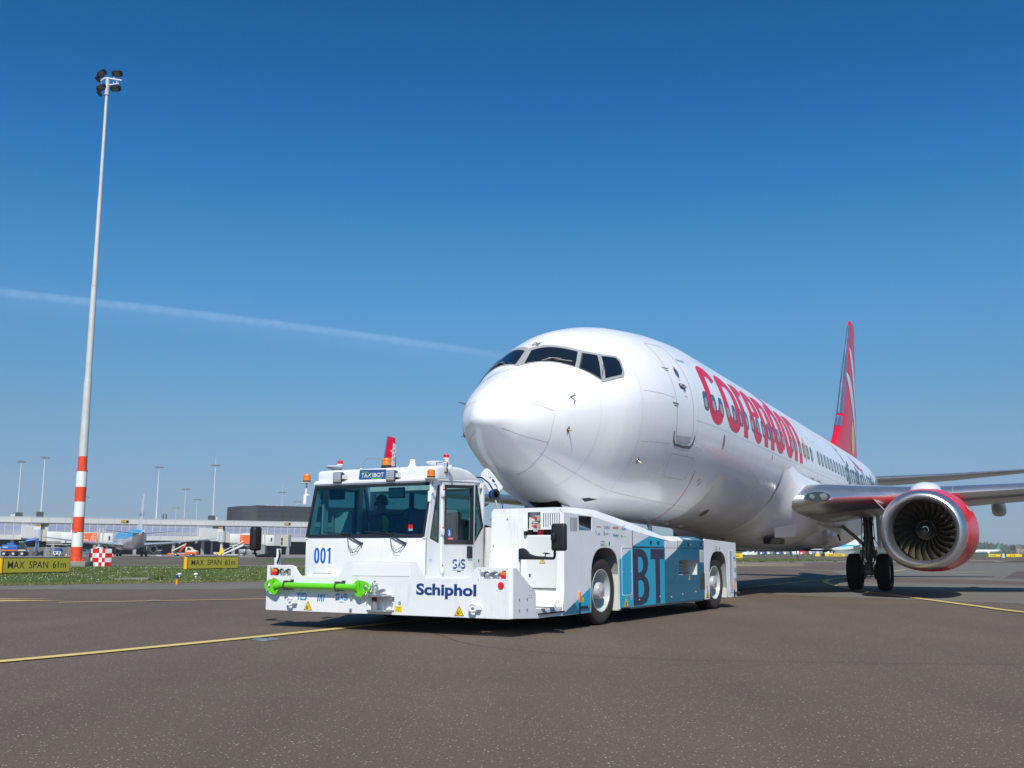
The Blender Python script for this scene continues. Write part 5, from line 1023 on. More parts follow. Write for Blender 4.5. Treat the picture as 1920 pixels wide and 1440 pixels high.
# --- side panels, + side with paintwork
x0 = W_
RG = [(1.51, 1.765), (2.13, 1.786), (2.92, 1.775), (4.43, 1.60), (5.70, 1.43)]   # ridge of the deck
BV = [(1.51, 1.69), (2.46, 1.66), (4.0, 1.476), (5.43, 1.315)]               # lower edge of the bevel
def archpts(c, r, zt, z0=.225, n_=16):
    return [(c-r, z0)]+[(c-r*.98*math.copysign(abs(cos(t))**.72, cos(t)), zt-.52+.52*abs(sin(t))**.72) for t in [pi*k/n_ for k in range(n_+1)]]+[(c+r, z0)]
A1_ = archpts(2.925, .535, 1.19); A2_ = archpts(8.32, .55, 1.145)
fend = [(1.435, .222), (1.505, .56), (1.505, 1.69)]+BV[1:3]+[(3.985, 1.475), (3.985, .235), (3.50, .240)]+A1_[::-1]+[(2.36, .222)]
openg = [(1.995, 1.435), (1.985, 1.655), (2.455, 1.655), (2.455, 1.435)]
for sg in (1, -1):
    P2([fend, openg] if sg > 0 else [fend], sg*x0, 1, 'front_fender', BWHITE, .016, bevel=.003)
    P2([[(7.50, .225), (7.50, 1.375), (9.47, 1.315), (9.47, .21), (8.88, .215)]+A2_[::-1]+[(7.76, .225)]], sg*x0, 1, 'rear_fender', BWHITE, .016, bevel=.003)
    # deck and bevels
    mb = MB(); top = RG; n_ = len(top)
    for i in range(n_-1):
        (s0, z0), (s1, z1) = top[i], top[i+1]; mb.add([(sg*.93, s0, z0), (sg*1.97, s0, z0), (sg*1.97, s1, z1), (sg*.93, s1, z1)], [(0, 1, 2, 3)])
        bz = lambda s: float(np.interp(s, [p[0] for p in BV], [p[1] for p in BV])); mb.add([(sg*1.97, s0, z0), (sg*x0, s0, bz(s0)), (sg*x0, s1, bz(s1)), (sg*1.97, s1, z1)], [(0, 1, 2, 3)])
    mb.build('deck_cover', BWHITE, TB, ang=20)
    mb = MB(); mb.add([(sg*.93, 5.72, 1.41), (sg*1.95, 5.72, 1.41), (sg*1.95, 7.48, 1.41), (sg*.93, 7.48, 1.41)], [(0, 1, 2, 3)]); mb.add([(sg*1.95, 5.72, 1.41), (sg*x0, 5.72, 1.315), (sg*x0, 7.48, 1.345), (sg*1.95, 7.48, 1.41)], [(0, 1, 2, 3)]); mb.build('rear_deck_cover', BWHITE, TB, ang=20)
    mb = MB(); mb.add([(sg*.9, 7.5, 1.40), (sg*x0, 7.5, 1.376), (sg*x0, 9.47, 1.316), (sg*.9, 9.47, 1.33)], [(0, 1, 2, 3)]); mb.add([(sg*.9, 9.47, .30), (sg*x0, 9.47, .215), (sg*x0, 9.47, 1.315), (sg*.9, 9.47, 1.33)], [(0, 1, 2, 3)]); mb.build('rear_fender_top', BWHITE, TB, ang=20)
    # wheel wells
    for c in (2.925, 8.32):
        mb = MB(); a = archpts(c, .55 if c < 5 else .565, 1.20 if c < 5 else 1.155); mb.loft([[Vector((sg*(x0-.006), s, z)) for s, z in a], [Vector((sg*1.45, s, z)) for s, z in a]], False, False); mb.build('wheel_well', mat('well_grey', (.30, .30, .28), .6, var=.2) if 'well_grey' not in MATS else MATS['well_grey'], TB, ang=60)
        P2([[(c-.6, .2), (c-.6, 1.25), (c+.6, 1.25), (c+.6, .2)]], sg*1.45, 1, 'well_back', DARK, .01)
    seg = [('side_panel', [(3.992, .235), (3.992, 1.192), (5.425, 1.192), (5.405, .235)], TEAL, 0), ('upper_panel', [(3.992, 1.215), (3.992, 1.475), (5.43, 1.312), (5.43, 1.215)], TEAL, .004),
           ('side_panel', [(5.437, .235), (5.44, 1.195), (6.065, 1.195), (6.04, .235)], DTEAL, 0), ('upper_panel', [(5.45, 1.20), (5.45, 1.315), (6.065, 1.32), (6.065, 1.20)], BWHITE, .006),
           ('side_panel', [[(6.075, .235), (6.085, 1.195), (7.215, 1.195), (7.19, .235)], [(6.125, .705), (6.135, .975), (7.155, .970), (7.135, .70)]], DTEAL, 0), ('upper_panel', [(6.08, 1.20), (6.08, 1.325), (7.48, 1.345), (7.48, 1.20)], DTEAL, .006),
           ('side_panel', [(7.21, .23), (7.225, 1.19), (7.49, 1.19), (7.48, .23)], DTEAL, 0)]
    for nm, L, m_, dx in seg: P2(L if isinstance(L[0], list) else [L], sg*(x0+dx), 1, nm, m_ if sg > 0 else BWHITE, .014, bevel=.002)
    MB().box(*sorted((sg*1.7, sg*2.12)), 3.99, 7.49, .20, .232).build('side_sill', GREY, TB)
    MB().box(*sorted((sg*1.6, sg*2.13)), 3.46, 3.56, .20, 1.0).build('arch_post', OFFW, TB); MB().box(*sorted((sg*1.6, sg*2.13)), 8.88, 8.98, .21, 1.0).build('arch_post', OFFW, TB)
    # wheels
    for c in (2.945, 8.33):
        wh = bpy.data.objects.new('wheel', None); COL.objects.link(wh); wh.parent = TB; KIDS.setdefault(TB, []).append(wh); xo = sg*(x0-.065); ax = Vector((sg, 0, 0)); cc = (xo, c, .525)
        MB().lathe([(-.34, .33), (-.35, .42), (-.335, .485), (-.30, .518)]+[q for k in range(4) for q in ((-.27+.062*k, .525), (-.268+.062*k, .512), (-.257+.062*k, .512), (-.255+.062*k, .525))]+[(-.045, .516), (-.012, .488), (0, .44), (-.006, .38), (-.02, .335), (-.04, .325)], cc, ax, 56).build('tyre', mat('brown_black_rubber', (.040, .030, .026), .8, var=.3, vscale=7) if 'brown_black_rubber' not in MATS else MATS['brown_black_rubber'], wh, ang=30)
        RM = mat('rim_grey_paint', (.46, .50, .50), .35, coat=.3, var=.06) if 'rim_grey_paint' not in MATS else MATS['rim_grey_paint']
        MB().lathe([(-.03, .328), (-.012, .332), (-.012, .318), (-.045, .302), (-.10, .292), (-.13, .285), (-.19, .27), (-.25, .245), (-.265, .20)], cc, ax, 48).build('rim', RM, wh, ang=40)
        MB().lathe([(-.265, .21), (-.262, .12)], cc, ax, 36).build('rim_disc', DGREY, wh)
        MB().lathe([(-.265, .125), (-.02, .125), (-.008, .118), (-.004, .045), (.0, .04), (.0, 0)], cc, ax, 32).build('hub', RM, wh, ang=40)
        mb = MB(); mb2 = MB()
        for k in range(10):
            a = 2*pi*k/10; p = Vector((xo-sg*.262, c+cos(a)*.165, .525+sin(a)*.165)); mb.cyl(p, p+ax*.035, .016, .016, 6)
            if k in (1, 2, 4, 5, 6, 8): mb2.tube([p+ax*.036, p+ax*.036+Vector((0, .03*cos(a+1.2), .03*sin(a+1.2)))], .008, 6); mb2.cyl(p+ax*.030, p+ax*.042, .021, .019, 8)
        o_ = mb.build('wheel_nuts', DGREY, wh); o_['kind'] = 'stuff'; o_ = mb2.build('nut_indicators', GREENP, wh); o_['kind'] = 'stuff'
        MB().sphere((xo+sg*.001, c+.07, .525-.075), .012, 8, 6).build('valve_cap', BRIGHTRED, wh)
# painted polygons, rivets, lettering on the photographed (+) side
def SDc(name, L, m_, off=.0105, th=.001): return P2(L if isinstance(L[0], list) else [L], x0+off, 1, name, m_, th)
archR = [p for p in archpts(2.925, .537, 1.192) if p[0] < 2.5]
SDc('teal_wedge', [(1.42, .226), (2.375, .595), (2.375, .226)], TEAL)
SDc('teal_wedge_dark', [(1.42, .228), (1.83, .388), (2.0, .228)], DTEAL, .0125)
SDc('teal_wedge', [(3.455, .245), (3.452, 1.0), (3.975, 1.195), (3.975, .245)], TEAL)
SDc('white_wedge', [(3.998, 1.22), (3.998, 1.47), (4.72, 1.388), (4.0, 1.22)], BWHITE, .0135)
SDc('white_wedge', [(5.445, .98), (5.445, 1.19), (6.06, 1.19), (5.98, 1.15)], BWHITE, .0095)
SDc('white_wedge', [(6.085, 1.20), (6.085, 1.325), (6.34, 1.328), (6.09, 1.215)], BWHITE, .0165)
mb = MB(); e_ = .004
def bevelpoly(name, s_list, m_):
    bz = lambda s: float(np.interp(s, [p[0] for p in BV], [p[1] for p in BV])); rz = lambda s: float(np.interp(s, [p[0] for p in RG], [p[1] for p in RG])); mb = MB()
    (a0, a1), (b0, b1) = s_list   # a: lower edge start/end, b: upper edge start/end
    mb.add([(x0+e_, a0, bz(a0)+e_), (x0+e_, a1, bz(a1)+e_), (1.97+e_, b1, rz(b1)+e_), (1.97+e_, b0, rz(b0)+e_)], [(0, 1, 2, 3)]); mb.build(name, m_, TB, fix=False)
bevelpoly('teal_bevel', ((4.72, 5.43), (4.95, 5.70)), TEAL)
MB().add([(x0+e_, 6.40, 1.333+e_), (x0+e_, 7.47, 1.345+e_), (1.95+e_, 7.47, 1.41+e_), (1.95+e_, 6.62, 1.41+e_)], [(0, 1, 2, 3)]).build('teal_bevel', CYANP if False else mat('mid_teal_vinyl', (.006, .22, .38), .28, coat=.3), TB, fix=False)
Bq = [[(0, 0), (0, 1), (.48, 1), (.74, .95), (.90, .84), (.93, .72), (.86, .60), (.68, .52), (.88, .45), (.98, .32), (.96, .17), (.82, .05), (.52, 0)], [(.30, .14), (.30, .44), (.50, .44), (.62, .39), (.66, .29), (.62, .19), (.50, .14)], [(.30, .58), (.30, .86), (.46, .86), (.58, .81), (.62, .72), (.58, .63), (.46, .58)]]
SDc('big_letter', [[(4.012+a*.70, .250+b*.925) for a, b in q] for q in Bq], BTNAVY, .0085)
SDc('big_letter', [(4.775, 1.172), (5.405, 1.172), (5.40, 1.0), (5.19, 1.0), (5.185, .245), (4.985, .245), (4.985, 1.0), (4.775, 1.0)], BTNAVY, .0085)
for s_, z_ in ((4.78, 1.285), (5.12, 1.280), (6.62, 1.265), (7.32, 1.27)):
    SDc('vent_hole', [(s_-.045, z_-.028), (s_-.045, z_+.028), (s_+.045, z_+.028), (s_+.045, z_-.028)], BLACK, .0165)
mb = MB()
for s_, z_ in ((4.25, .34), (5.17, .36), (5.72, .33), (6.28, .36), (6.98, .385), (3.56, 1.17), (3.91, 1.15), (3.58, .80), (3.93, .80), (3.58, .44), (3.93, .45), (6.75, 1.26), (7.44, 1.27)): mb.cyl((x0+.007, s_, z_), (x0+.016, s_, z_), .013, .012, 8)
o = mb.build('panel_fasteners', LGREY, TB); o['kind'] = 'stuff'
P2([rrect(3.545, 3.955, .425, 1.195, .02), rrect(3.553, 3.947, .433, 1.187, .016)], x0+.012, 1, 'hatch_outline', BWHITE, .004)
MB().box(2.145, 2.165, 3.984, 3.994, 1.2, 1.47).build('rust_line', mat('dark_red_rust', (.2, .03, .02), .6), TB); MB().box(2.15, 2.160, 4.0, 5.42, 1.196, 1.212).build('drip_gap', BLACK, TB)
# opening in panel D with louvres
MB().box(1.75, 1.76, 6.1, 7.18, .66, 1.0).build('vent_recess_back', mat('recess_beige', (.36, .35, .32), .6), TB)
mb = MB(); mb.box(1.76, 2.13, 7.15, 7.17, .69, .98); mb.box(1.76, 2.13, 6.11, 6.13, .69, .98); mb.box(1.76, 2.13, 6.1, 7.17, .685, .70); mb.build('vent_recess', OFFW, TB)
for k in range(4): MB().prism([(1.85, .73+.062*k), (2.05, .705+.062*k), (2.05, .713+.062*k), (1.85, .738+.062*k)], lambda a, b, d: (a, d, b), 6.14, 6.62).build('louvre', LGREY, TB)
SDc('map_sticker', rrect(7.245, 7.46, .93, 1.165, .005), mat('pale_sticker', (.62, .66, .66), .4), .009); SDc('map_shape', [(7.27, .95), (7.31, 1.14), (7.37, 1.14), (7.33, .95)], mat('orange_print', (.75, .40, .12), .5), .0105); SDc('map_shape', [(7.34, .95), (7.38, 1.14), (7.43, 1.12), (7.44, .95)], mat('light_blue_print', (.25, .45, .65), .5), .0105)
SDc('exhaust_plate', [(7.225, .42), (7.225, .72), (7.485, .72), (7.485, .42)], mat('sooty_plate', (.07, .06, .05), .6), .011, .004); MB().lathe([(-.05, .052), (.014, .056), (.016, .046), (-.05, .04)], (x0, 7.36, .565), X, 24).build('exhaust_pipe', BLACK, TB)
triangle((x0+.0115, 6.655, .605), Y, .10); triangle((x0+.0115, 3.72, .245), Y, .19); triangle((x0+.0115, 7.63, .25), Y, .20)
for s_, z_ in ((3.92, .385), (2.10, .415), (7.62, .46)): SDc('yellow_disc', ell(s_, z_, .035, .038, 18), SYELLOW, .011); SDc('disc_figure', [(s_-.012, z_-.02), (s_+.012, z_-.02), (s_, z_+.02)], BLACK, .0125)
for s_, z_, k_ in ((2.827, 1.25, 1), (8.20, 1.20, 1)):
    f_ = 1 if s_ < 5 else .9
    SDc('data_plate', [rrect(s_-.07*f_, s_+.07*f_, z_-.035, z_+.035, .004), rrect(s_-.064*f_, s_+.064*f_, z_-.030, z_+.030, .003)], DGREY); SDc('data_plate_text', [(s_-.05, z_-.012), (s_-.05, z_-.004), (s_+.05, z_-.004), (s_+.05, z_-.012)], GREY)
    SDc('small_triangle', [(s_+.125*f_-.03, z_-.035), (s_+.125*f_+.03, z_-.035), (s_+.125*f_, z_+.035)], SYELLOW); SDc('green_disc', ell(s_+.25*f_, z_, .026, .033, 16), MATS['green_print'])
def stx(s_, a, z, w__, h__, m_, **k): return text('partner_logo', s_, (x0+.0115, a, z), Y, Z, m_, TB, w__, h__, **k)
ORG = mat('orange_logo', (.80, .16, .01), .4); LBL = mat('light_blue_logo', (.03, .35, .75), .4); MBL = mat('mid_blue_logo', (.05, .17, .40), .4); GRN = mat('green_logo', (.05, .40, .08), .4)
stx('corendon', 2.60, 1.497, .17, .022, BRIGHTRED, bold=.03); SDc('logo_dot', ell(2.785, 1.495, .010, .008, 10), YELLOW)
stx('dnata', 2.89, 1.480, .20, .055, MBL); stx('easyJet', 3.21, 1.480, .23, .050, ORG, bold=.04); stx('KLM', 3.565, 1.475, .15, .038, LBL, bold=.05)
for k, h__ in enumerate((.012, .02, .012)): SDc('crown_dot', ell(3.60+.035*k, 1.53+h__*.3, .012, .009, 10), LBL)
stx('LVNL', 2.645, 1.380, .10, .032, MBL, bold=.03); SDc('swoosh', stroke2([(2.57, 1.44), (2.61, 1.41), (2.58, 1.385)], .008), MBL)
SDc('blue_bar', [(2.872, 1.375), (2.872, 1.445), (2.898, 1.445), (2.898, 1.375)], MBL); SDc('thin_text', [(2.92, 1.405), (2.92, 1.409), (3.08, 1.409), (3.08, 1.405)], GREY); SDc('thin_text', [(2.92, 1.392), (2.92, 1.396), (3.02, 1.396), (3.02, 1.392)], GREY)
stx('Schiphol', 3.225, 1.358, .20, .046, NAVY, bold=.02); stx('Group', 3.34, 1.335, .07, .014, NAVY); SDc('green_dot', ell(3.56, 1.372, .024, .020, 14), GRN); stx('corendon', 3.59, 1.364, .15, .014, GRN)
me = text_mesh('Powered by innovation', .55, .035); me.transform(frame((2.075, 2.52, 1.70), (0, .975, -.115), (-.83, 0, .55))); link('bevel_lettering', me, GREYB, TB)
# dark opening with hose by the front bevel, slit louvres ahead of it
MB().box(1.75, 1.76, 1.95, 2.5, 1.40, 1.72).build('side_opening_back', DARK, TB); mb = MB()
for k in range(3): mb.tube([(1.86, 2.05+.1*k, 1.40), (1.90, 2.12+.1*k, 1.50), (1.93, 2.3+.05*k, 1.56), (1.90, 2.45, 1.60)], .03, 8)
mb.build('ribbed_hose', BLACK, TB); MB().box(2.06, 2.12, 2.0, 2.1, 1.425, 1.437).build('hose_clip', DGREY, TB)
for k in range(6): SDc('slit_louvre', [(1.715+.040*k, 1.42), (1.715+.040*k, 1.62), (1.731+.040*k, 1.62), (1.731+.040*k, 1.42)], BLACK, .0095)
# ladder-like grille and letters on the tail of the rear fender
mb = MB(); mb.box(x0+.008, x0+.02, 9.0, 9.015, .30, 1.16); mb.box(x0+.008, x0+.02, 9.21, 9.225, .30, 1.16)
for k in range(30): mb.box(x0+.008, x0+.016, 9.0, 9.225, .31+.0285*k, .318+.0285*k)
o = mb.build('side_grille', LGREY, TB); o['kind'] = 'stuff'
logo('maker_logo', 9.285, .95, .078, TLD, CYANP, o=lambda k: (x0+.0115+.0002*k, 0, 0), dirx=Y); logo('maker_logo', 9.32, .72, .09, IAI, CYANP, o=lambda k: (x0+.0115+.0002*k, 0, 0), dirx=Y); logo('maker_logo', 9.285, .53, .062, SAS, CYANP, o=lambda k: (x0+.0115+.0002*k, 0, 0), dirx=Y)
for s_, z_ in ((1.985, .46), (9.27, .44)):
    MB().box(x0+.008, x0+.035, s_-.02, s_+.02, z_-.075, z_+.075).build('side_marker_lamp', AMBER, TB, bevel=.006)
    mb = MB(); mb.box(x0+.008, x0+.03, s_-.012, s_+.012, z_-.24, z_-.085); mb.box(x0+.01, x0+.03, s_, s_+.28, z_-.165, z_-.135); mb.tube([(x0+.02, s_+.05, z_-.15), (x0+.02, s_+.30, z_-.15)], .018, 8); mb.build('sensor_arm', BLACK, TB); MB().sphere((x0+.034, s_+.26, z_-.15), .012, 8, 6).build('sensor_tip', AMBER, TB)
# cradle and rear cross members seen under the nose
MB().box(-.8, .8, 4.2, 6.4, .28, .34).build('wheel_cradle', DGREY, TB)
MB().lathe([(0, .9), (.05, .92), (.06, 0)], (0, 5.2, .24), Z, 36).build('turntable', DGREY, TB)
MB().box(-.9, .9, 3.35, 3.5, .35, 1.45).build('front_gate', BWHITE, TB)
for sg in (1, -1): MB().box(*sorted((sg*.93, sg*.96)), 2.4, 7.4, .6, 1.40).build('inner_wall', LGREY, TB)
# --- big arm mirrors
def arm_mirror(sg, nm):
    e = bpy.data.objects.new('arm_mirror', None); COL.objects.link(e); e.parent = TB; KIDS.setdefault(TB, []).append(e)
    xb = 2.09 if sg > 0 else -2.13
    yb = .30 if sg > 0 else .20; D_ = .52 if sg > 0 else .43
    if sg < 0: MB().box(xb-.045, xb+.035, yb-.02, yb+.05, .88, 1.155).build('mirror_post', BWHITE, e, bevel=.006)
    else: MB().box(xb-.05, xb+.0, yb, yb+.05, .66, 1.14).build('mirror_post', BWHITE, e, bevel=.006)
    zb = 1.03 if sg > 0 else 1.04
    MB().prism([(xb, zb-.015), (xb, zb+.125), (xb+sg*.05, zb+.14), (xb+sg*.10, zb+.12), (xb+sg*.16, zb+.06), (xb+sg*.25, zb+.035), (xb+sg*D_, zb+.02), (xb+sg*(D_+.0), zb-.015)], lambda a, b, d: (a, d, b), yb-.03, yb+.03).build('mirror_arm', BLACK, e, bevel=.010)
    xe = xb+sg*D_; MB().tube([(xe-sg*.04, yb, zb+.0), (xe+sg*.01, yb, zb+.01), (xe+sg*.025, yb-.01, zb+.05), (xe+sg*.02, yb-.02, zb+.40)], .018, 10).build('mirror_stalk', BLACK, e)
    if sg > 0:
        MB().box(xe+.0, xe+.215, yb-.09, yb-.0, zb+.10, zb+.46).build('mirror_head', BLACK, e, bevel=.035, segs=4); MB().box(xe+.02, xe+.085, yb-.13, yb-.08, zb+.235, zb+.335).build('mirror_mount', BLACK, e, bevel=.014)
        MB().tube([(xe-.13, yb, zb+.02), (xe-.12, yb, zb+.06), (xe-.05, yb-.01, zb+.065)], .008, 6).build('wing_screw', BLACK, e); MB().box(xe-.155, xe-.085, yb-.01, yb+.01, zb+.062, zb+.078).build('wing_screw', BLACK, e)
    else:
        MB().box(xe-.075, xe+.055, yb-.11, yb+.06, zb+.085, zb+.455).build('mirror_head', BLACK, e, bevel=.04, segs=4); MB().box(xe-.095, xe-.05, yb-.05, yb+.02, zb+.22, zb+.31).build('mirror_mount', BLACK, e, bevel=.01)
        MB().tube([(xb+.02, yb, zb+.10), (xb+.06, yb-.02, zb+.09), (xb+.07, yb-.03, zb), (xb+.03, yb-.03, zb-.10)], .014, 8).build('mirror_cable', BLACK, e)
arm_mirror(1, 'r'); arm_mirror(-1, 'l')
# tall marker board and curly cable behind the cab
mb = MB(); mb.prism([(.209, 2.471), (.135, 2.40), (.125, 2.34), (.31, 2.05), (.36, 2.03), (.47, 2.07), (.54, 2.148), (.271, 2.46)], lambda a, b, d: (a, 2.5+d, b), 0, .02); mk = mb.build('marker_board', BWHITE, TB)
for x_, z_, r_ in ((.302, 2.319, .013), (.363, 2.265, .02), (.385, 2.245, .012), (.40, 2.20, .014), (.35, 2.285, .008)): MB().cyl((x_, 2.495, z_), (x_, 2.501, z_), r_, r_, 10).build('board_dot', BLACK, mk)
MB().tube([(.36, 2.52, 2.04), (.40, 2.6, 1.80), (.40, 2.6, 1.6)], .015, 8).build('board_post', LGREY, TB)
MB().tube([(.424, 2.5, 2.194), (.44, 2.5, 2.13), (.395, 2.5, 2.10), (.40, 2.5, 2.06), (.47, 2.5, 2.03), (.50, 2.5, 1.99), (.47, 2.5, 1.95), (.54, 2.5, 1.86), (.53, 2.5, 1.76)], .008, 6).build('curly_cable', BLACK, TB)

# ------------------------------------------------------------ green tow bar strapped to the bumper
BAR = thing('tow_bar', 'bright green tow bar with two holed end plates clamped across the white bumper', 'tow bar', (-1.858, 14.94, 0), -HB)
yb = -.078
MB().tube([(-1.86, yb, .618), (-.36, yb, .612)], .045, 24).build('bar_tube', GREENP, BAR, ang=60)
endp = [(-.02, .085), (.02, .10), (.12, .085), (.20, .055), (.235, .0), (.20, -.055), (.12, -.10), (.03, -.135), (-.01, -.12), (-.06, -.05), (-.07, .0), (-.06, .05)]
for x_, f_ in ((-.345, 1), (-1.875, -1)):
    L = [[(a*f_, b) for a, b in endp], ell(.145*f_, -.005, .040, .048, 24), [(p[0]*f_, p[1]) for p in ell(.045, .0, .018, .075, 20)]]
    plate('end_plate', L, (x_, yb, .612), X, Z, .028, GREENP, BAR, .003)
    MB().cyl((x_-.06*f_, yb, .612), (x_+.01*f_, yb, .612), .05, .062, 20).build('end_collar', GREENP, BAR)
for x_ in (-1.66, -.685):
    e = MB().box(x_-.035, x_+.045, yb+.03, yb+.078, .555, .685).build('bar_clamp', mat('clamp_green_grey', (.06, .11, .09), .5) if 'clamp_green_grey' not in MATS else MATS['clamp_green_grey'], BAR)
    MB().tube([(x_-.03, yb+.05, .675), (x_-.035, yb-.04, .665), (x_-.035, yb-.055, .62), (x_-.035, yb-.04, .57), (x_-.03, yb+.05, .56)], .013, 8).build('clamp_strap', DGREY, e)
    for z_ in (.675, .56): MB().cyl((x_-.06, yb-.01, z_), (x_-.0, yb-.01, z_), .016, .016, 10).build('clamp_bolt', DGREY, e)
    MB().cyl((x_+.05, yb+.02, .69), (x_+.05, yb+.10, .69), .014, .014, 10).build('clamp_bolt', DGREY, e)
MB().tube([(-1.66, -.05, .55), (-1.67, -.02, .48), (-1.62, -.02, .43), (-1.57, -.02, .49), (-1.57, -.04, .56)], .0025, 5).build('tether_wire', GREY, BAR)

# ------------------------------------------------------------ people (one continuous skinned body each)
def person(name, label, joints, edges, root, loc, rz, scale=1.0, m_=CLOTH, group=None):
    me = bpy.data.meshes.new(name); me.from_pydata([j[:3] for j in joints], edges, []); ob = bpy.data.objects.new('tmp', me); COL.objects.link(ob)
    md = ob.modifiers.new('s', 'SKIN'); 
    for v, j in zip(me.skin_vertices[0].data, joints): v.radius = (j[3], j[4] if len(j) > 4 else j[3])
    me.skin_vertices[0].data[root].use_root = True
    ss_ = ob.modifiers.new('u', 'SUBSURF'); ss_.levels = 2; ss_.render_levels = 2
    dg = bpy.context.evaluated_depsgraph_get(); dg.update(); m2 = bpy.data.meshes.new_from_object(ob.evaluated_get(dg)); bpy.data.objects.remove(ob); m2.name = name; m2.materials.clear(); m2.materials.append(m_); m2.materials.append(SKIN); shade(m2, 80)
    o_ = link(name, m2, None); o_.location = loc; o_.rotation_euler = (0, 0, rz); o_.scale = (scale,)*3; tag(o_, label, 'person', group); return o_
# seated: x right, y forward, z up; origin at the seat
SJ = [(0, 0, .10, .15, .12), (0, .01, .30, .15, .11), (0, .0, .46, .19, .12), (0, .0, .56, .07, .065), (0, .02, .66, .072, .085), (0, .02, .78, .070, .09),
      (.19, 0, .47, .06), (.26, .10, .27, .045), (.16, .34, .24, .035), (.14, .42, .26, .03), (-.19, 0, .47, .06), (-.26, .10, .27, .045), (-.16, .34, .24, .035), (-.14, .42, .26, .03),
      (.11, .05, .06, .09), (.13, .42, .06, .065), (.13, .46, -.35, .045), (.13, .58, -.38, .04), (-.11, .05, .06, .09), (-.13, .42, .06, .065), (-.13, .46, -.35, .045), (-.13, .58, -.38, .04)]
SE = [(0, 1), (1, 2), (2, 3), (3, 4), (4, 5), (2, 6), (6, 7), (7, 8), (8, 9), (2, 10), (10, 11), (11, 12), (12, 13), (0, 14), (14, 15), (15, 16), (16, 17), (0, 18), (18, 19), (19, 20), (20, 21)]
RB = Matrix.Rotation(-HB, 4, 'Z'); TO = Vector((-1.858, 14.94, 0))
def dress(p, vest=True, hair=True, headset=True, shades=False, hc=(0, .02, .74)):
    me = p.data
    for f in me.polygons:
        if f.center.z > .585 or (f.center.y > .30 and f.center.z > .2): f.material_index = 1
    c = Vector(hc)
    if hair: MB().sphere(c+Vector((0, -.012, .035)), .098, 16, 10, (.86, 1.0, .98)).build('hair', HAIR, p, ang=70)
    mb = MB(); mb.sphere(c+Vector((0, .085, -.005)), .02, 8, 6, (.7, 1, 1.2)); mb.sphere(c+Vector((.078, .0, -.005)), .026, 8, 6, (.4, .7, 1.1)); mb.sphere(c+Vector((-.078, .0, -.005)), .026, 8, 6, (.4, .7, 1.1)); mb.build('nose_and_ears', SKIN, p, ang=70)
    MB().box(-.022, .022, .088, .098, c.z-.055, c.z-.045).build('mouth', mat('lips', (.28, .09, .07), .5) if 'lips' not in MATS else MATS['lips'], p)
    if shades:
        for sx_ in (-1, 1): plate('sunglass_lens', [ell(0, 0, .026, .020, 16)], (sx_*.033, c.y+.093, c.z+.022), X, Z, .006, mat('mirror_blue_lens', (.02, .35, .55), .1, .8, emit=None) if 'mirror_blue_lens' not in MATS else MATS['mirror_blue_lens'], p)
        MB().box(-.075, .075, c.y+.088, c.y+.094, c.z+.034, c.z+.040).build('glasses_frame', BLACK, p)
    else:
        for sx_ in (-1, 1): MB().sphere((sx_*.032, c.y+.078, c.z+.02), .011, 8, 6).build('eye', BLACK, p)
    if headset:
        for sx_ in (-1, 1): MB().lathe([(0, .045), (.03, .042), (.04, .02), (.04, 0)], (sx_*.078, c.y, c.z), (sx_, 0, 0), 16).build('ear_cup', BLACK, p, ang=60)
        MB().tube([Vector((.095*cos(t), c.y-.01, c.z+.12*sin(t))) for t in [pi*k/10 for k in range(11)]], .010, 6).build('headband', BLACK, p)
        MB().tube([(.10, c.y+.02, c.z-.02), (.08, c.y+.09, c.z-.05), (.03, c.y+.11, c.z-.055)], .005, 5).build('microphone', BLACK, p)
    if vest:
        mb = MB(); rings = []
        for z, a, b in ((.08, .20, .165), (.20, .20, .16), (.32, .205, .155), (.42, .215, .16), (.49, .17, .14), (.535, .11, .11)): rings.append([Vector((a*math.copysign(abs(cos(t))**.8, cos(t)), .005+b*math.copysign(abs(sin(t))**.9, sin(t)), z)) for t in [2*pi*k/28 for k in range(28)]])
        mb.loft(rings, True, False); v_ = mb.build('hi_vis_vest', HIVIS, p, ang=60)
        for z in (.17,): MB().loft([[Vector((.208*math.copysign(abs(cos(t))**.8, cos(t)), .005+.170*math.copysign(abs(sin(t))**.9, sin(t)), z+dz)) for t in [2*pi*k/28 for k in range(28)]] for dz in (0, .05)], True, False).build('reflective_band', REFL, v_, ang=60)
        for sx_ in (-1, 1): MB().loft([[Vector((sx_*(.07+dx), y__, z)) for dx in (0, .05)] for z, y__ in ((.22, .172), (.34, .168), (.44, .172), (.50, .155))], False, False).build('reflective_band', REFL, v_, fix=False)
def seat_pos(x, y, z): return TO+RB @ Vector((x, y, z))
p1 = person('person', 'passenger side person in hi-vis vest, mirrored sunglasses and black headset behind the windscreen', SJ, SE, 0, seat_pos(-.96, 1.28, 1.13), -HB+pi, 1.02); dress(p1, shades=True)
p2 = person('person', 'driver with a dark headset half hidden by the right windscreen pillar', SJ, SE, 0, seat_pos(.10, 1.28, 1.16), -HB+pi, 1.02); dress(p2, vest=True)
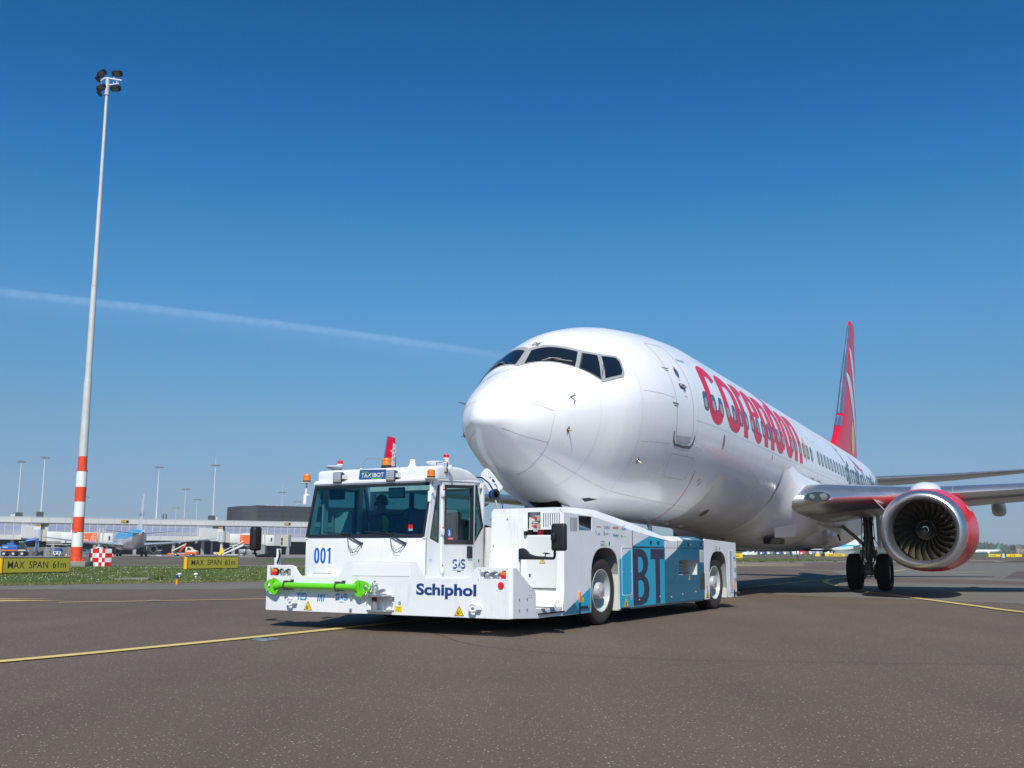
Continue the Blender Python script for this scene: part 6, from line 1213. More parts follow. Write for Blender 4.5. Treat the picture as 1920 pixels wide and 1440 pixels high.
# ------------------------------------------------------------ floodlight mast, signs, small airfield items
MASTW = mat('mast_grey_white', (.62, .62, .60), .5, .1, var=.10, vscale=1.2); ORED = mat('mast_orange_red', (.80, .075, .02), .45, var=.06); MWHITE = mat('mast_white', (.82, .82, .80), .45, var=.04)
CONCM = mat('rough_concrete', (.26, .24, .20), .9, var=.35, vscale=3, bump=.4, bscale=12)
M_ = thing('light_mast', 'tall grey floodlight mast with red and white bands round its lower part', 'light mast', (-30.74, 74.2, 0)); M_.rotation_euler = (0, R(-.20), 0)
def mr(z): return float(np.interp(z, [0, 6.79, 6.8, 13.2, 13.21, 20.4, 20.41, 27.4, 27.41, 35.3], [.385, .365, .315, .265, .235, .205, .18, .15, .13, .105]))
for k, (a, b, m_) in enumerate([(.42, 1.4, ORED), (1.4, 2.42, MWHITE), (2.42, 3.5, ORED), (3.5, 4.57, MWHITE), (4.57, 5.62, ORED), (5.62, 6.75, MWHITE), (6.75, 7.8, ORED), (7.8, 13.2, MASTW), (13.2, 20.4, MASTW), (20.4, 27.4, MASTW), (27.4, 35.3, MASTW)]):
    pr = [(a, mr(a+.011)), (b, mr(b-.011))]
    if k == 6: pr = [(a, .385), (a+.09, .385), (a+.10, mr(6.82)), (b, mr(b))]
    if k in (7, 8, 9): pr += [(b, mr(b-.011)+.012), (b+.06, mr(b-.011)+.012), (b+.065, mr(b+.02))]; 
    MB().lathe(pr, (0, 0, 0), Z, 36).build('mast_section', m_, M_, ang=40)
MB().lathe([(.40, .52), (.44, .52), (.44, .38)], (0, 0, 0), Z, 30).build('base_flange', ORED, M_)
for k in range(8):
    a = 2*pi*k/8+.2; mb = MB(); mb.prism([(.37, .44), (.50, .44), (.47, .52), (.37, .70)], lambda u, v, d: (u*cos(a)-d*sin(a), u*sin(a)+d*cos(a), v), -.015, .015); mb.cyl((.47*cos(a+.25), .47*sin(a+.25), .44), (.47*cos(a+.25), .47*sin(a+.25), .56), .03, .03, 6); mb.build('base_gusset', ORED, M_)
MB().box(-.42, .95, -.75, .75, -.02, .40).build('foundation_block', CONCM, M_, bevel=.03)
MB().lathe([(35.3, .16), (36.6, .15), (36.6, 0)], (0, 0, 0), Z, 20).build('mast_head', LGREY, M_)
mb = MB(); mb.tube([(-.75, .1, 36.35), (-.2, -.1, 36.62), (0, -.1, 36.65), (1.1, -.1, 36.45)], .06, 8); mb.tube([(-.65, .1, 36.05), (-.1, 0, 36.15), (.3, 0, 36.15), (.9, -.1, 36.2)], .05, 8); mb.tube([(.35, .3, 36.0), (.35, .3, 37.3)], .03, 6); mb.tube([(-.5, .1, 36.3), (-.5, .1, 36.05)], .03, 6); mb.tube([(.75, -.1, 36.45), (.75, -.1, 36.2)], .03, 6); mb.build('head_frame', MWHITE, M_)
for k, (x_, z_, a_, t_) in enumerate([(-.48, 37.05, -22, 10), (.80, 37.05, 0, 10), (-.78, 36.55, -70, 20), (-.42, 35.85, -15, 10), (.75, 35.8, 0, 10), (-.58, 35.35, -65, 20)]):
    e = MB().box(-.34, .34, -.12, .12, -.28, .28).build('floodlight', BLACK, M_, bevel=.03); e.location = (x_*.92, -.1, 36.3+(z_-36.3)*.95); e.scale = (.82,)*3; e.rotation_euler = (R(t_+25), R(a_ if abs(a_) < 40 else 25), R(a_))
    MB().box(-.26, .26, -.135, -.12, -.20, .20).build('lamp_glass', mat('flood_glass', (.09, .09, .07), .25) if 'flood_glass' not in MATS else MATS['flood_glass'], e)
    MB().box(-.50, -.34, -.05, .16, -.22, .2).build('gear_housing', BLACK, e); MB().box(.34, .46, -.05, .16, -.22, .2).build('gear_housing', BLACK, e)
    MB().tube([(-.3, .05, -.28), (-.25, .08, -.42), (.25, .08, -.42), (.3, .05, -.28)], .02, 6).build('bracket', LGREY, e)
MB().box(-.39, -.30, -.30, -.24, 2.3, 3.0).build('junction_box', MWHITE, M_); MB().tube([(-.33, -.36, 3.5), (-.30, -.40, 2.6), (-.1, -.40, 2.4), (.1, -.40, 2.42)], .018, 6).build('loose_cable', GREY, M_)
# chequered red and white board
CK = thing('chequered_barrier', 'red and white chequered barrier standing behind the mast foot', 'barrier', (-29.75, 75.6, 0), 0)
for k, (x0_, y0_, dx, dy, nc) in enumerate([(-.75, .25, .62, -.35, 2), (-.13, -.10, .66, .0, 3), (.53, -.10, .30, .40, 1)]):
    L_ = hypot(dx, dy)/nc; u = Vector((dx, dy, 0)).normalized()
    for i in range(nc):
        for j in range(4):
            MB().box(0, L_*.995, -.02, .0, 0, .318).build('chequer_square', (BRIGHTRED if (i+j+k) % 2 == 0 else MWHITE), CK)
            q = KIDS[CK][-1]; q.location = (x0_+u.x*L_*i, y0_+u.y*L_*i, .0+.32*j); q.rotation_euler = (0, 0, atan2(dy, dx))
MB().loft([[Vector((-.75, .27, z)), Vector((-.13, -.075, z)), Vector((.53, -.075, z)), Vector((.82, .31, z)), Vector((0, .8, z))] for z in (0, 1.28)], True, True).build('barrier_body', LGREY, CK)
def sign(label, ax, ay, bx, by, h=.77):
    L_ = hypot(bx-ax, by-ay); a = atan2(by-ay, bx-ax); s = thing('taxiway_sign', label, 'sign', (ax, ay, .03), a, 'MAX SPAN signs on the grass')
    SG = MATS.get('sign_yellow') or mat('sign_yellow', (.50, .43, .045), .5, var=.04)
    MB().box(0, L_, 0, .22, 0, h).build('sign_box', BLACK, s, bevel=.02); MB().box(.05, L_-.04, -.012, .0, .05, h-.045).build('sign_face', SG, s)
    MB().lathe([(0.03, .12), (h-.03, .12)], (-.02, .12, 0), Z, 20).build('end_cap', mat('end_cap_yellow', (.85, .47, .01), .45) if 'end_cap_yellow' not in MATS else MATS['end_cap_yellow'], s)
    for t_, x0_, x1_ in (('MAX', .07, .31), ('SPAN', .375, .655), ('61m', .725, .93)): text('sign_lettering', t_, (L_*x0_, -.0145, .24), X, Z, BLACK, s, L_*(x1_-x0_), .34, bold=.004)
    MB().quad((L_*.70, -.0132, .18), (L_*.83, -.0132, .18), (L_*.83, -.0132, h-.2), (L_*.70, -.0132, h-.2)).build('overlay_patch', mat('patch_yellow', (.45, .41, .02), .5) if 'patch_yellow' not in MATS else MATS['patch_yellow'], s, fix=False)
    for x_ in (.4, L_-.4): MB().box(x_-.04, x_+.04, .06, .14, -.05, .0).build('sign_foot', GREY, s)
sign('yellow MAX SPAN 61m sign nearest the photographer, in front of the mast', -24.2, 50.0, -22.45, 53.5)
sign('yellow MAX SPAN 61m sign standing alone on the grass by the tug', -19.42, 63.0, -17.37, 66.8)
def small(name, label, cat, loc, parts, rz=0, group=None):
    t = thing(name, label, cat, loc, rz, group)
    for nm, b, m_ in parts: b.build(nm, m_, t)
    return t
for i, x_ in enumerate((-14.25, -13.55)): small('cable_marker', ['white mushroom shaped marker at the left of the pair on the grass', 'white mushroom shaped marker at the right of the pair on the grass'][i], 'marker', (x_, 45.2, 0), [('stem', MB().cyl((0, 0, 0), (0, 0, .14), .045, .04, 10), MWHITE), ('cap', MB().lathe([(.12, .09), (.16, .09), (.19, .05), (.2, 0)], (0, 0, 0), Z, 14), MWHITE)], group='white markers on the grass')
EL = mat('edge_light_orange', (.85, .42, .01), .4)
for i, (x_, y_, lb) in enumerate([(-11.4, 35.9, 'yellow edge light with a blue lens on the near grass edge'), (24.7, 112, 'yellow edge light on the far pavement left of the main wheels'), (37.0, 128, 'yellow edge light among the pavement weeds'), (66, 165, 'yellow edge light just left of the near main wheel'), (-31.4, 113, 'yellow edge light behind the tug mirror')]):
    small('edge_light', lb, 'edge light', (x_, y_, 0), [('stem', MB().cyl((0, 0, 0), (0, 0, .22), .035, .03, 8), EL), ('lens', MB().lathe([(.2, .05), (.26, .055), (.31, .04), (.32, 0)], (0, 0, 0), Z, 12), NAVY)], group='taxiway edge lights')
small('drain_cover', 'flat grey service cover in the grass below the second sign', 'cover', (-14.9, 42.0, .012), [('lid', MB().box(-.7, .7, -.9, .9, 0, .04), CONCM)])
small('inset_light', 'flush metal centre line light in the asphalt beside the yellow line', 'inset light', (-3.15, 13.6, .004), [('ring', MB().lathe([(0, .17), (.006, .165), (.014, .11), (.014, 0)], (0, 0, 0), Z, 24), mat('inset_metal', (.35, .37, .40), .45, .7)), ('prism', MB().box(-.05, .05, -.02, .02, .014, .022), DGREY)])
small('inset_light', 'flush metal centre line light beyond the tug near the narrow line', 'inset light', (-8.1, 24.0, .004), [('ring', MB().lathe([(0, .17), (.006, .165), (.014, .11), (.014, 0)], (0, 0, 0), Z, 20), MATS['inset_metal'])])

# ------------------------------------------------------------ the pier
PIER = thing('pier', 'long two storey white airport pier with a band of bluish windows', 'terminal', (-157, 320, 0), R(33.2))
PP = mat('pier_panel', (.58, .58, .55), .6, var=.05, vscale=.3); PGL = None
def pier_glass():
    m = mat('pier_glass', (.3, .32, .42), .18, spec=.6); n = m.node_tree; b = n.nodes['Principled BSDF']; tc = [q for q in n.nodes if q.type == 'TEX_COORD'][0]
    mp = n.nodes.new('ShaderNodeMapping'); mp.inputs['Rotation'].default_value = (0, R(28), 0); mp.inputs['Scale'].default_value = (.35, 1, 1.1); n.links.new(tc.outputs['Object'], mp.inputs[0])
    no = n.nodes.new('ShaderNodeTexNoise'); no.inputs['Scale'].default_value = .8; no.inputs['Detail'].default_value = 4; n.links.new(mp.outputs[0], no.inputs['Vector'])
    cr = n.nodes.new('ShaderNodeValToRGB'); cr.color_ramp.elements[0].position = .38; cr.color_ramp.elements[0].color = (.30, .33, .48, 1); cr.color_ramp.elements[1].position = .62; cr.color_ramp.elements[1].color = (.44, .42, .37, 1); n.links.new(no.outputs['Fac'], cr.inputs[0]); n.links.new(cr.outputs[0], b.inputs['Base Color']); return m  # slanting blue and beige reflections painted into the pane colour
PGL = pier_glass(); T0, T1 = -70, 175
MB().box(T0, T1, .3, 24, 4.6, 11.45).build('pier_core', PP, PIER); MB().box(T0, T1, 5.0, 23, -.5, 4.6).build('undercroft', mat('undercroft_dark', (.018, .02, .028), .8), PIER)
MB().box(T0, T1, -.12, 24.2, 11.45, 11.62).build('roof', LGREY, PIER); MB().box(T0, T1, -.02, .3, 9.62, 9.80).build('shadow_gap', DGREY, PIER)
pan = MB().box(0, 4.86, -.06, .28, 9.78, 11.44).mesh('panel', bevel=0); pan.materials.append(PP); t_ = -69.5
while t_ < T1-5: o_ = link('facade_panel', pan, None, PIER); o_.location = (t_, 0, 0); t_ += 4.92
pan = MB().box(0, 7.3, -.10, .28, 4.55, 6.08).mesh('slab', bevel=0); pan.materials.append(PP); t_ = -69.5
while t_ < T1-8: o_ = link('slab_panel', pan, None, PIER); o_.location = (t_, 0, 0); t_ += 7.38
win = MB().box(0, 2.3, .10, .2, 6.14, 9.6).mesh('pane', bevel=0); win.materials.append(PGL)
mul = MB().box(2.3, 2.46, -.02, .3, 6.12, 9.62).mesh('mullion', bevel=0); mul.materials.append(PP)
t_ = -69.5
while t_ < T1-3:
    gap = 9.3 < t_ < 12.9 or 63.9 < t_ < 67.4
    if gap: MB().box(t_, t_+2.46, -.02, .28, 8.9, 9.6).build('dark_lintel', DGREY, PIER)
    else:
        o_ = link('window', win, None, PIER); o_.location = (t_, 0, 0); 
    o_ = link('mullion', mul, None, PIER); o_.location = (t_, 0, 0); t_ += 2.46
for t_ in (-38, -26, -15, 4.3, 16, 28.5, 41, 53.5, 63.3, 74, 84, 93.6, 104, 116, 128, 140): MB().box(t_-.45, t_+.45, 1.2, 2.2, -.4, 4.56).build('column', mat('column_grey', (.35, .35, .33), .7) if 'column_grey' not in MATS else MATS['column_grey'], PIER)
def pier_sign(t_, z_, s_, w__=2.3, h__=.82, y_=-.12):
    e = MB().box(t_, t_+w__, y_-.06, y_, z_, z_+h__).build('gate_sign', BLACK, PIER); text('gate_number', s_, (t_+.12, y_-.075, z_+.12), X, Z, MATS.get('gate_yellow') or mat('gate_yellow', (.85, .55, .02), .5, emit=((.9, .55, .02), .5)), e, w__*.60, h__*.72, bold=.02)
pier_sign(35.9, 10.18, 'D18'); pier_sign(91.4, 10.35, 'D22'); pier_sign(10.4, 8.4, 'D16', y_=-.3); pier_sign(67.8, 8.62, 'D22', y_=-.3)
for t_, w__, z1, m_ in ((4.7, 1.9, 12.9, DGREY), (10.7, 1.9, 13.2, DGREY), (65.0, 1.9, 13.2, DGREY), (67.1, .7, 12.7, LGREY), (3.2, 1.2, 12.3, LGREY)): MB().box(t_, t_+w__, 1, 2.6, 11.6, z1).build('roof_unit', m_, PIER)
MB().box(-69, -.4, 3, 6, 11.6, 12.45).build('roof_screen', DGREY, PIER)
for t_ in (49.6, 50.6): MB().box(t_, t_+.35, 2, 2.4, 11.6, 13.4).build('roof_equipment', DGREY, PIER)
MB().tube([(73.5, 1, 11.6), (73.6, 1, 12.2), (73.2, 1, 12.5), (72.7, 1, 12.7)], .16, 8).build('roof_camera', DGREY, PIER)
UB = thing('upper_block', 'dark grey panelled block rising behind the pier roof', 'building', (-157, 320, 0), R(33.2))
UBM = mat('dark_cladding', (.042, .046, .052), .6, var=.18, vscale=1.5)
MB().loft([[Vector(p+(z,)) for p in ((77.8, 8.4), (78.6, 7), (81.2, 5.2), (82.7, 4.2), (150, 4.2), (150, 22), (77.8, 22))] for z in (11.6, 17.0)], True, True).build('block_core', UBM, UB)
MB().box(82.5, 150, 4.05, 22, 17.0, 17.25).build('block_roof', DGREY, UB)
for k in range(22):
    for j in range(3): MB().box(82.9+3.0*k, 85.75+3.0*k, 4.10, 4.2, 11.75+1.75*j, 13.42+1.75*j).build('cladding_panel', UBM, UB)
for k in range(4): MB().box(86+1.8*k, 87.3+1.8*k, 5, 6, 17.2, 17.55).build('roof_light', LGREY, UB)
for t_, h_ in ((95.2, 19.6), (97, 18.6), (98.6, 18.5)): MB().cyl((t_, 6, 17.2), (t_, 6, h_), .07, .05, 6).build('roof_aerial', GREY, UB)
# passenger boarding bridges
BRW = mat('bridge_white', (.74, .74, .70), .5, var=.03, vscale=.4); BRC = mat('bridge_cream', (.55, .52, .42), .55); ORA = mat('advert_orange', (.85, .16, .02), .5)
def bridge(label, t0, tA, tB, tC, tD, tE, ad0, ad1, off, words):
    b = thing('boarding_bridge', label, 'boarding bridge', (-157, 320, 0), R(33.2), 'boarding bridges on the pier')
    y0 = -off; mb = MB(); mb.loft([[Vector((t0-.9, -.1, z)), Vector((t0+.9, -.1, z)), Vector((t0+2.0, y0+2, z-.7)), Vector((t0+.2, y0+2, z-.7))] for z in (5.2, 8.9)], True, True); mb.build('fixed_walkway', BRW, b)
    for k in range(5): MB().box(t0-.62+.22*k-.0, t0-.55+.22*k, -3.5-2.6*k, -2.6-2.6*k, 6.0-.1*k, 7.0-.1*k).build('walkway_window', DGREY, b)
    MB().lathe([(4.05, 1.05), (7.25, 1.05), (7.3, 0)], (t0+1.1, y0, 0), Z, 24).build('rotunda', mat('rotunda_grey', (.55, .58, .62), .4, .2) if 'rotunda_grey' not in MATS else MATS['rotunda_grey'], b); MB().cyl((t0+1.1, y0, 0), (t0+1.1, y0, 4.1), .5, .45, 14).build('rotunda_column', BRC, b)
    MB().box(t0+2.15, tA-.1, y0-1.25, y0+1.2, 3.95, 7.3).build('rotunda_frame', BRC, b)
    MB().box(tA, tB, y0-1.15, y0+1.1, 3.85, 6.75).build('inner_tunnel', BRW, b, bevel=.04); MB().box(tB-.1, tC, y0-1.4, y0+1.3, 3.45, 6.95 if tB > 50 else 6.62).build('outer_tunnel', BRW, b, bevel=.04)
    e = MB().box(ad0, ad1, y0-1.47, y0-1.41, 3.60, 6.45).build('advert_panel', ORA, b)
    # white lion-like emblem and the words on the advert
    lx = ad1-.55; cz_ = 4.95
    for L in (stroke2([(lx-1.15+.0, 3.75), (lx-1.25, 4.6), (lx-1.05, 5.5), (lx-.6, 5.95), (lx+.05, 6.0), (lx+.4, 5.75)], .10), stroke2([(lx-.75, 3.8), (lx-.85, 4.5), (lx-.6, 4.9), (lx-.75, 5.35), (lx-.35, 5.55), (lx-.05, 5.3), (lx+.25, 5.5), (lx+.4, 5.2)], .11), stroke2([(lx-.5, 4.75), (lx-.25, 4.55), (lx-.35, 4.2), (lx-.05, 4.05), (lx+.2, 4.25), (lx+.1, 4.55), (lx+.3, 4.8)], .10), stroke2([(lx-.35, 5.1), (lx-.15, 5.0)], .09), stroke2([(lx+.1, 5.0), (lx+.28, 5.1)], .09), stroke2([(lx-.45, 3.9), (lx-.1, 3.75), (lx+.3, 3.95)], .09)):
        plate('lion_emblem', L, (0, y0-1.475, 0), X, Z, .004, MWHITE, e)
    for s_, x_, z_, h_ in words: text('advert_words', s_, (x_, y0-1.478, z_), X, Z, MWHITE, e, None, h_, bold=.02)
    for dx in (.2, 1.2): MB().box(tC+dx, tC+dx+.45, y0-1.5, y0-1.1, 2.2, 8.1).build('drive_column', BRC, b)
    mb = MB(); mb.box(tC+.3, tC+1.4, y0-1.2, y0+1.0, .6, 1.2); mb.build('drive_bogie', DGREY, b)
    for sx_ in (-1.1, .9): MB().cyl((tC+.8, y0+sx_-.2, .55), (tC+.8, y0+sx_+.2, .55), .55, .55, 18).build('bogie_wheel', RUBBER, b)
    MB().box(tC+.5, tD, y0-1.45, y0+1.3, 3.0, 6.5).build('end_tunnel', BRW, b, bevel=.04); MB().box(tD-1.2, tD-.75, y0-1.48, y0-1.44, 4.3, 5.6).build('tunnel_window', BLACK, b)
    for k in range(10): MB().box(tD+.22*k, tD+.22*k+.16, y0-1.35-.02*(k % 2), y0+1.2, 3.0, 6.35).build('bellows_fold', LGREY, b)
    MB().box(tD+2.2, tE-.8, y0-1.5, y0+1.3, 2.8, 6.6).build('cabin', BRC, b); MB().box(tD+2.4, tD+2.95, y0-1.53, y0-1.49, 3.2, 4.3).build('cabin_window', BLACK, b); MB().box(tD+2.4, tD+2.95, y0-1.53, y0-1.49, 4.5, 5.6).build('cabin_window', BLACK, b)
    for k in range(6): MB().box(tE-.8+.17*k, tE-.8+.17*k+.12, y0-1.5, y0+1.3, 2.75, 6.5).build('canopy_fold', GREY, b)
    mb = MB()
    for k in range(int((tB-tA)*1.2)): a = tA+.3+k/1.2; mb.tube([(a, y0-1.2, 3.0), (a+.42, y0-1.2, 3.55), (a+.84, y0-1.2, 3.0)], .05, 5)
    mb.box(tA, tB+3, y0-1.25, y0-1.15, 2.9, 3.02); mb.box(tA, tB+3, y0-1.25, y0-1.15, 3.5, 3.6); o_ = mb.build('truss', BRW, b); o_['kind'] = 'stuff'
    MB().prism([(tB+1, 2.9), (tB+1.5, 3.1), (tB+5.0, .7), (tB+4.6, .3)], lambda u, v, d: (u, d, v), y0+.6, y0+1.2).build('service_stair', GREY, b)
bridge('boarding bridge with orange advert ending beside the blue and white jet', 7.2, 10.5, 14.8, 24.8, 29.1, 34, 18.2, 24.6, 19, [('rs,', 20.6, 5.15, .45), ('r thing', 20.4, 4.1, .62)])
bridge('boarding bridge with orange advert directly behind the left arm mirror', 62.1, 65.4, 70.1, 75.6, 80.3, 86, 68.75, 75.5, 19, [('Doe', 69.1, 5.9, .3), ('je', 69.1, 5.0, .42), ('de', 69.1, 4.1, .5), ('ng', 72.7, 4.1, .55)])

# ------------------------------------------------------------ parked jets
def jet(name_lab, loc, rz, top, bottom, finm, txt=None, split=10, eng=WHITE, group=None, sc=1.0):
    j = thing('parked_jet', name_lab, 'airliner', loc, rz, group); j.scale = (sc,)*3
    mb = MB(); ss2 = [.452, .5, .7, 1.2, 2, 2.8, 3.6, 5, 7.5, 12, 18, 26, 28, 30, 32, 34, 36, 38]; rings = [[FS(s, -90+360*k/28) for k in range(28)] for s in ss2]; mb.loft(rings, True, True)
    mb.mi = []
    for i in range(len(ss2)-1):
        for k in range(28):
            d = -90+360*(k+.5)/28; mb.mi.append(1 if (split < d < 180-split) else 0)
    mb.mi += [0, 0]; mb.build('fuselage', [bottom, top], j, ang=60, fix=False)
    for sg in (1, -1):
        a, b = wing(sg, WST[:1]+WST[2::2]+[WST[-1]]); a.f += [tuple(range(0))] if 0 else []; a.add(b.v, b.f); a.build('wing', WGREY, j, ang=50); a, b = wing(sg, SST); a.add(b.v, b.f); a.build('tailplane', WGREY, j, ang=50)
        MB().loft([[Vector((sg*CX+r_*cos(t), s-SY, 1.55+r_*sin(t))) for t in [2*pi*k/20 for k in range(20)]] for s, r_ in ((13.7, .95), (14.2, 1.05), (16, 1.08), (17.8, .85), (17.8, .6))], True, False).build('engine', eng, j, ang=60); MB().cyl((sg*CX, 14.2-SY, 1.55), (sg*CX, 17.5-SY, 1.55), .8, .5, 18).build('engine_core', BLACK, j)
        for dx in (-.43, .43): MB().cyl((sg*2.86+dx-.2, 0, .55), (sg*2.86+dx+.2, 0, .55), .55, .55, 18).build('wheel', RUBBER, j)
        MB().cyl((sg*2.86, 0, .5), (sg*2.86, 0, 2.2), .14, .14, 8).build('gear_leg', GREY, j)
        for k in (9.6, 12.8): MB().sphere((sg*k, 22.2-SY+(k-9.6)*.4, 2.75+(k-9)*.06), .3, 8, 6, (.7, 4, .9)).build('flap_fairing', WGREY, j)
    MB().box(-.12, .12, 3.7-SY, 3.9-SY, .3, 1.6).build('nose_leg', GREY, j); MB().cyl((-.25, 3.8-SY, .35), (.25, 3.8-SY, .35), .35, .35, 14).build('nose_wheel', RUBBER, j)
    mb = MB(); rings = []
    for z in (5.2, 5.9, 6.3, 7.2, 9.5, 12.05, 12.3):
        q = [float(np.interp(z, [w_[0] for w_ in FST], [w_[i] for w_ in FST])) for i in range(4)]; rings.append([Vector(((1 if i < 15 else -1)*5*(.2969*sqrt(x_)-.126*x_-.3516*x_**2+.2843*x_**3-.1015*x_**4)*q[3]*q[2], q[1]+x_*q[2]-SY, z)) for i, (x_, _) in enumerate(AF)])
    mb.loft(rings, True, True); f = mb.build('tail_fin', finm, j, ang=60)
    if txt:
        for sg in (1, -1): text('tail_lettering', txt[0], (sg*.30, (33.2 if sg > 0 else 35.6)-SY, 8.0), (0, sg, 0), Z, txt[1], f, 2.3, .8, bold=.03)
    return j
WPNT = mat('jet_white', (.78, .78, .78), .35, coat=.3); GRNF = mat('jet_green', (.02, .30, .12), .35)
K1 = jet('sky blue and white jet parked tail towards us at the pier', (-80.2, 220.4, 0), R(207), KBLUE, WPNT, WPNT, ('KLM', CYANP), split=0)
MB().tube([(0, 17.9, 4.6), (0, 18.5, 4.7)], [.32, .2], 12).build('apu_exhaust', BLACK, K1)
for k, (s0, d0, w__, h__) in enumerate([(24, 20, 3.2, 26), (20, 30, 2.4, 20), (27.5, 40, 2.2, 18), (30.5, 28, 1.8, 12), (16.5, 35, 2.6, 22)]):
    for g_ in (lambda L: L, lambda L: [(a, 180-b) for a, b in L]): decal('mural_patch', g_([(s0, d0), (s0+w__*.3, d0+h__*.8), (s0+w__, d0+h__), (s0+w__*.8, d0+h__*.3)]), mat('mural_pale_blue', (.35, .50, .66), .4) if 'mural_pale_blue' not in MATS else MATS['mural_pale_blue'], .02, parent=K1, du=1, dv=8)
jet('distant sky blue jet seen under the belly of the towed airliner', (318, 1040, 0), R(75), KBLUE, WPNT, WPNT)
jet('distant jet whose pale blue nose shows beyond the tug tail', (168, 560, 0), R(250), KBLUE, WPNT, WPNT)
jet('distant white jet with green fin beyond the yellow signs at the right edge', (583, 1190, 0), R(-24), WPNT, WPNT, GRNF, group='green finned jets on the far apron'); jet('distant green finned jet half hidden by the red engine cowl', (552, 1215, 0), R(-75), WPNT, WPNT, GRNF, group='green finned jets on the far apron')

# ------------------------------------------------------------ ramp vehicles and gear, left
BL = mat('digger_blue', (.01, .12, .42), .4, var=.05); ORG2 = mat('orange_paint', (.85, .13, .02), .4); CRM = mat('van_cream', (.66, .62, .46), .4); WGL = mat('dark_window', (.02, .03, .035), .1, coat=.8)
def wheels(t, L, r=.4, w__=.28, hub=LGREY):
    for x_, y_ in L:
        e = MB().cyl((x_, y_-w__/2, r), (x_, y_+w__/2, r), r, r, 20).build('wheel', RUBBER, t); MB().cyl((x_, y_-w__/2-.012, r), (x_, y_-w__/2+.01, r), r*.5, r*.5, 14).build('rim', hub, e)
E1 = thing('excavator', 'blue wheeled excavator with orange skirt parked left of the mast', 'excavator', (-103.0, 217.4, 0), R(10))
wheels(E1, [(-1.7, -1), (.1, -1), (1.8, -1), (-1.7, 1), (.1, 1), (1.8, 1)], .52, .45); MB().box(-2.1, 2.2, -.7, .7, .55, 1.0).build('undercarriage', DGREY, E1); MB().box(-2.4, .9, -1.15, 1.15, 1.12, 1.32).build('orange_skirt', ORG2, E1)
MB().prism([(-2.4, 1.32), (-2.4, 1.9), (-2.1, 2.35), (.5, 2.3), (.9, 1.9), (.9, 1.32)], lambda a, b, d: (a, d, b), -1.1, 1.1).build('engine_housing', BL, E1, bevel=.05); MB().box(-1.4, -.1, -.6, .6, 2.35, 2.75).build('top_cover', BL, E1, bevel=.05)
MB().prism([(1.1, 1.3), (1.1, 2.9), (1.9, 2.9), (2.4, 2.0), (2.4, 1.3)], lambda a, b, d: (a, d, b), -1.15, -.2).build('cab', WGL, E1); MB().box(1.05, 2.0, -1.2, -.15, 2.9, 3.0).build('cab_roof', LGREY, E1); MB().box(1.0, 2.45, -1.18, -.18, 1.1, 1.35).build('cab_base', CRM, E1)
mb = MB(); mb.tube([(.4, .2, 1.5), (1.2, .2, 2.4), (2.2, .2, 3.1)], [.22, .25, .28], 8); mb.tube([(2.2, .2, 3.1), (4.3, .2, 3.55)], [.28, .2], 8); mb.build('boom', BL, E1); MB().tube([(4.3, .2, 3.75), (4.25, .2, 2.2), (4.1, .2, 1.2)], [.24, .2, .14], 8).build('dipper_arm', BL, E1); MB().prism([(3.6, .9), (4.4, 1.2), (4.6, .5), (4.2, .05), (3.5, .3)], lambda a, b, d: (a, d, b), -.3, .7).build('bucket', DGREY, E1)
mb = MB(); mb.tube([(2.3, .2, 3.35), (4.1, .2, 3.85)], .07, 6); mb.build('ram', CHROME, E1); MB().box(-2.0, -1.0, -1.13, -1.11, 1.75, 1.95).build('maker_name_plate', LGREY, E1)
def bollard(name, label, x_, y_, h=1.1):
    b = thing(name, label, 'traffic post', (x_, y_, 0), 0, 'red and white posts by the excavator')
    for k in range(5): MB().box(-.13, .13, -.05, .05, .05+h/5*k, .05+h/5*(k+1)-.002).build('band', BRIGHTRED if k % 2 else MWHITE, b)
    MB().box(-.2, .2, -.2, .2, 0, .05).build('foot', BLACK, b)
bollard('traffic_post', 'red and white striped post nearest the excavator wheels', -101.35, 218.5); bollard('traffic_post', 'red and white striped post beside the excavator bucket', -100.75, 218.8)
def cone(label, x_, y_, h=.7):
    c = thing('traffic_cone', label, 'traffic cone', (x_, y_, 0), 0, 'traffic cones on the apron'); MB().lathe([(.04, .2), (h*.35, .14)], (0, 0, 0), Z, 14).build('cone_lower', ORG2, c); MB().lathe([(h*.35, .14), (h*.65, .08)], (0, 0, 0), Z, 14).build('white_band', MWHITE, c); MB().lathe([(h*.65, .08), (h, .03), (h, 0)], (0, 0, 0), Z, 14).build('cone_tip', ORG2, c); MB().box(-.22, .22, -.22, .22, 0, .04).build('foot', ORG2, c)
cone('orange cone just left of the mast', -92.8, 218.8); cone('orange cone under the engine of the blue jet', -82.6, 217.5); cone('orange cone between the truck and the stairs', -69.6, 250, .8); cone('orange cone in front of the boarding stairs', -67.6, 246, .9)
for i in range(3): cone(['left of the three cones beside the mirror post', 'middle one of the three cones beside the mirror post', 'right of the three cones beside the mirror post'][i], -58.2+1.1*i, 250, .9)
g = thing('gas_bottle_rack', 'rack of tall grey cylinders behind mesh left of the mast', 'rack', (-97.2, 219.5, 0))
for k in range(7): MB().lathe([(0, .24), (1.35, .24), (1.5, .1), (1.6, .08), (1.62, 0)], (.1+.36*k, 0, 0), Z, 14).build('cylinder', MATS['sooty_plate'] if k % 3 == 2 else GREY, g)
mb = MB()
for k in range(12): mb.tube([(-.3+.28*k, -.5, 0), (-.3+.28*k, -.5, 1.8)], .02, 4)
for z in (.05, .6, 1.2, 1.8): mb.tube([(-.3, -.5, z), (2.8, -.5, z)], .025, 4)
o_ = mb.build('mesh_panel', LGREY, g); o_['kind'] = 'stuff'
F1 = thing('site_fence', 'low grey mesh fence behind the excavator', 'fence', (-110, 221, 0))
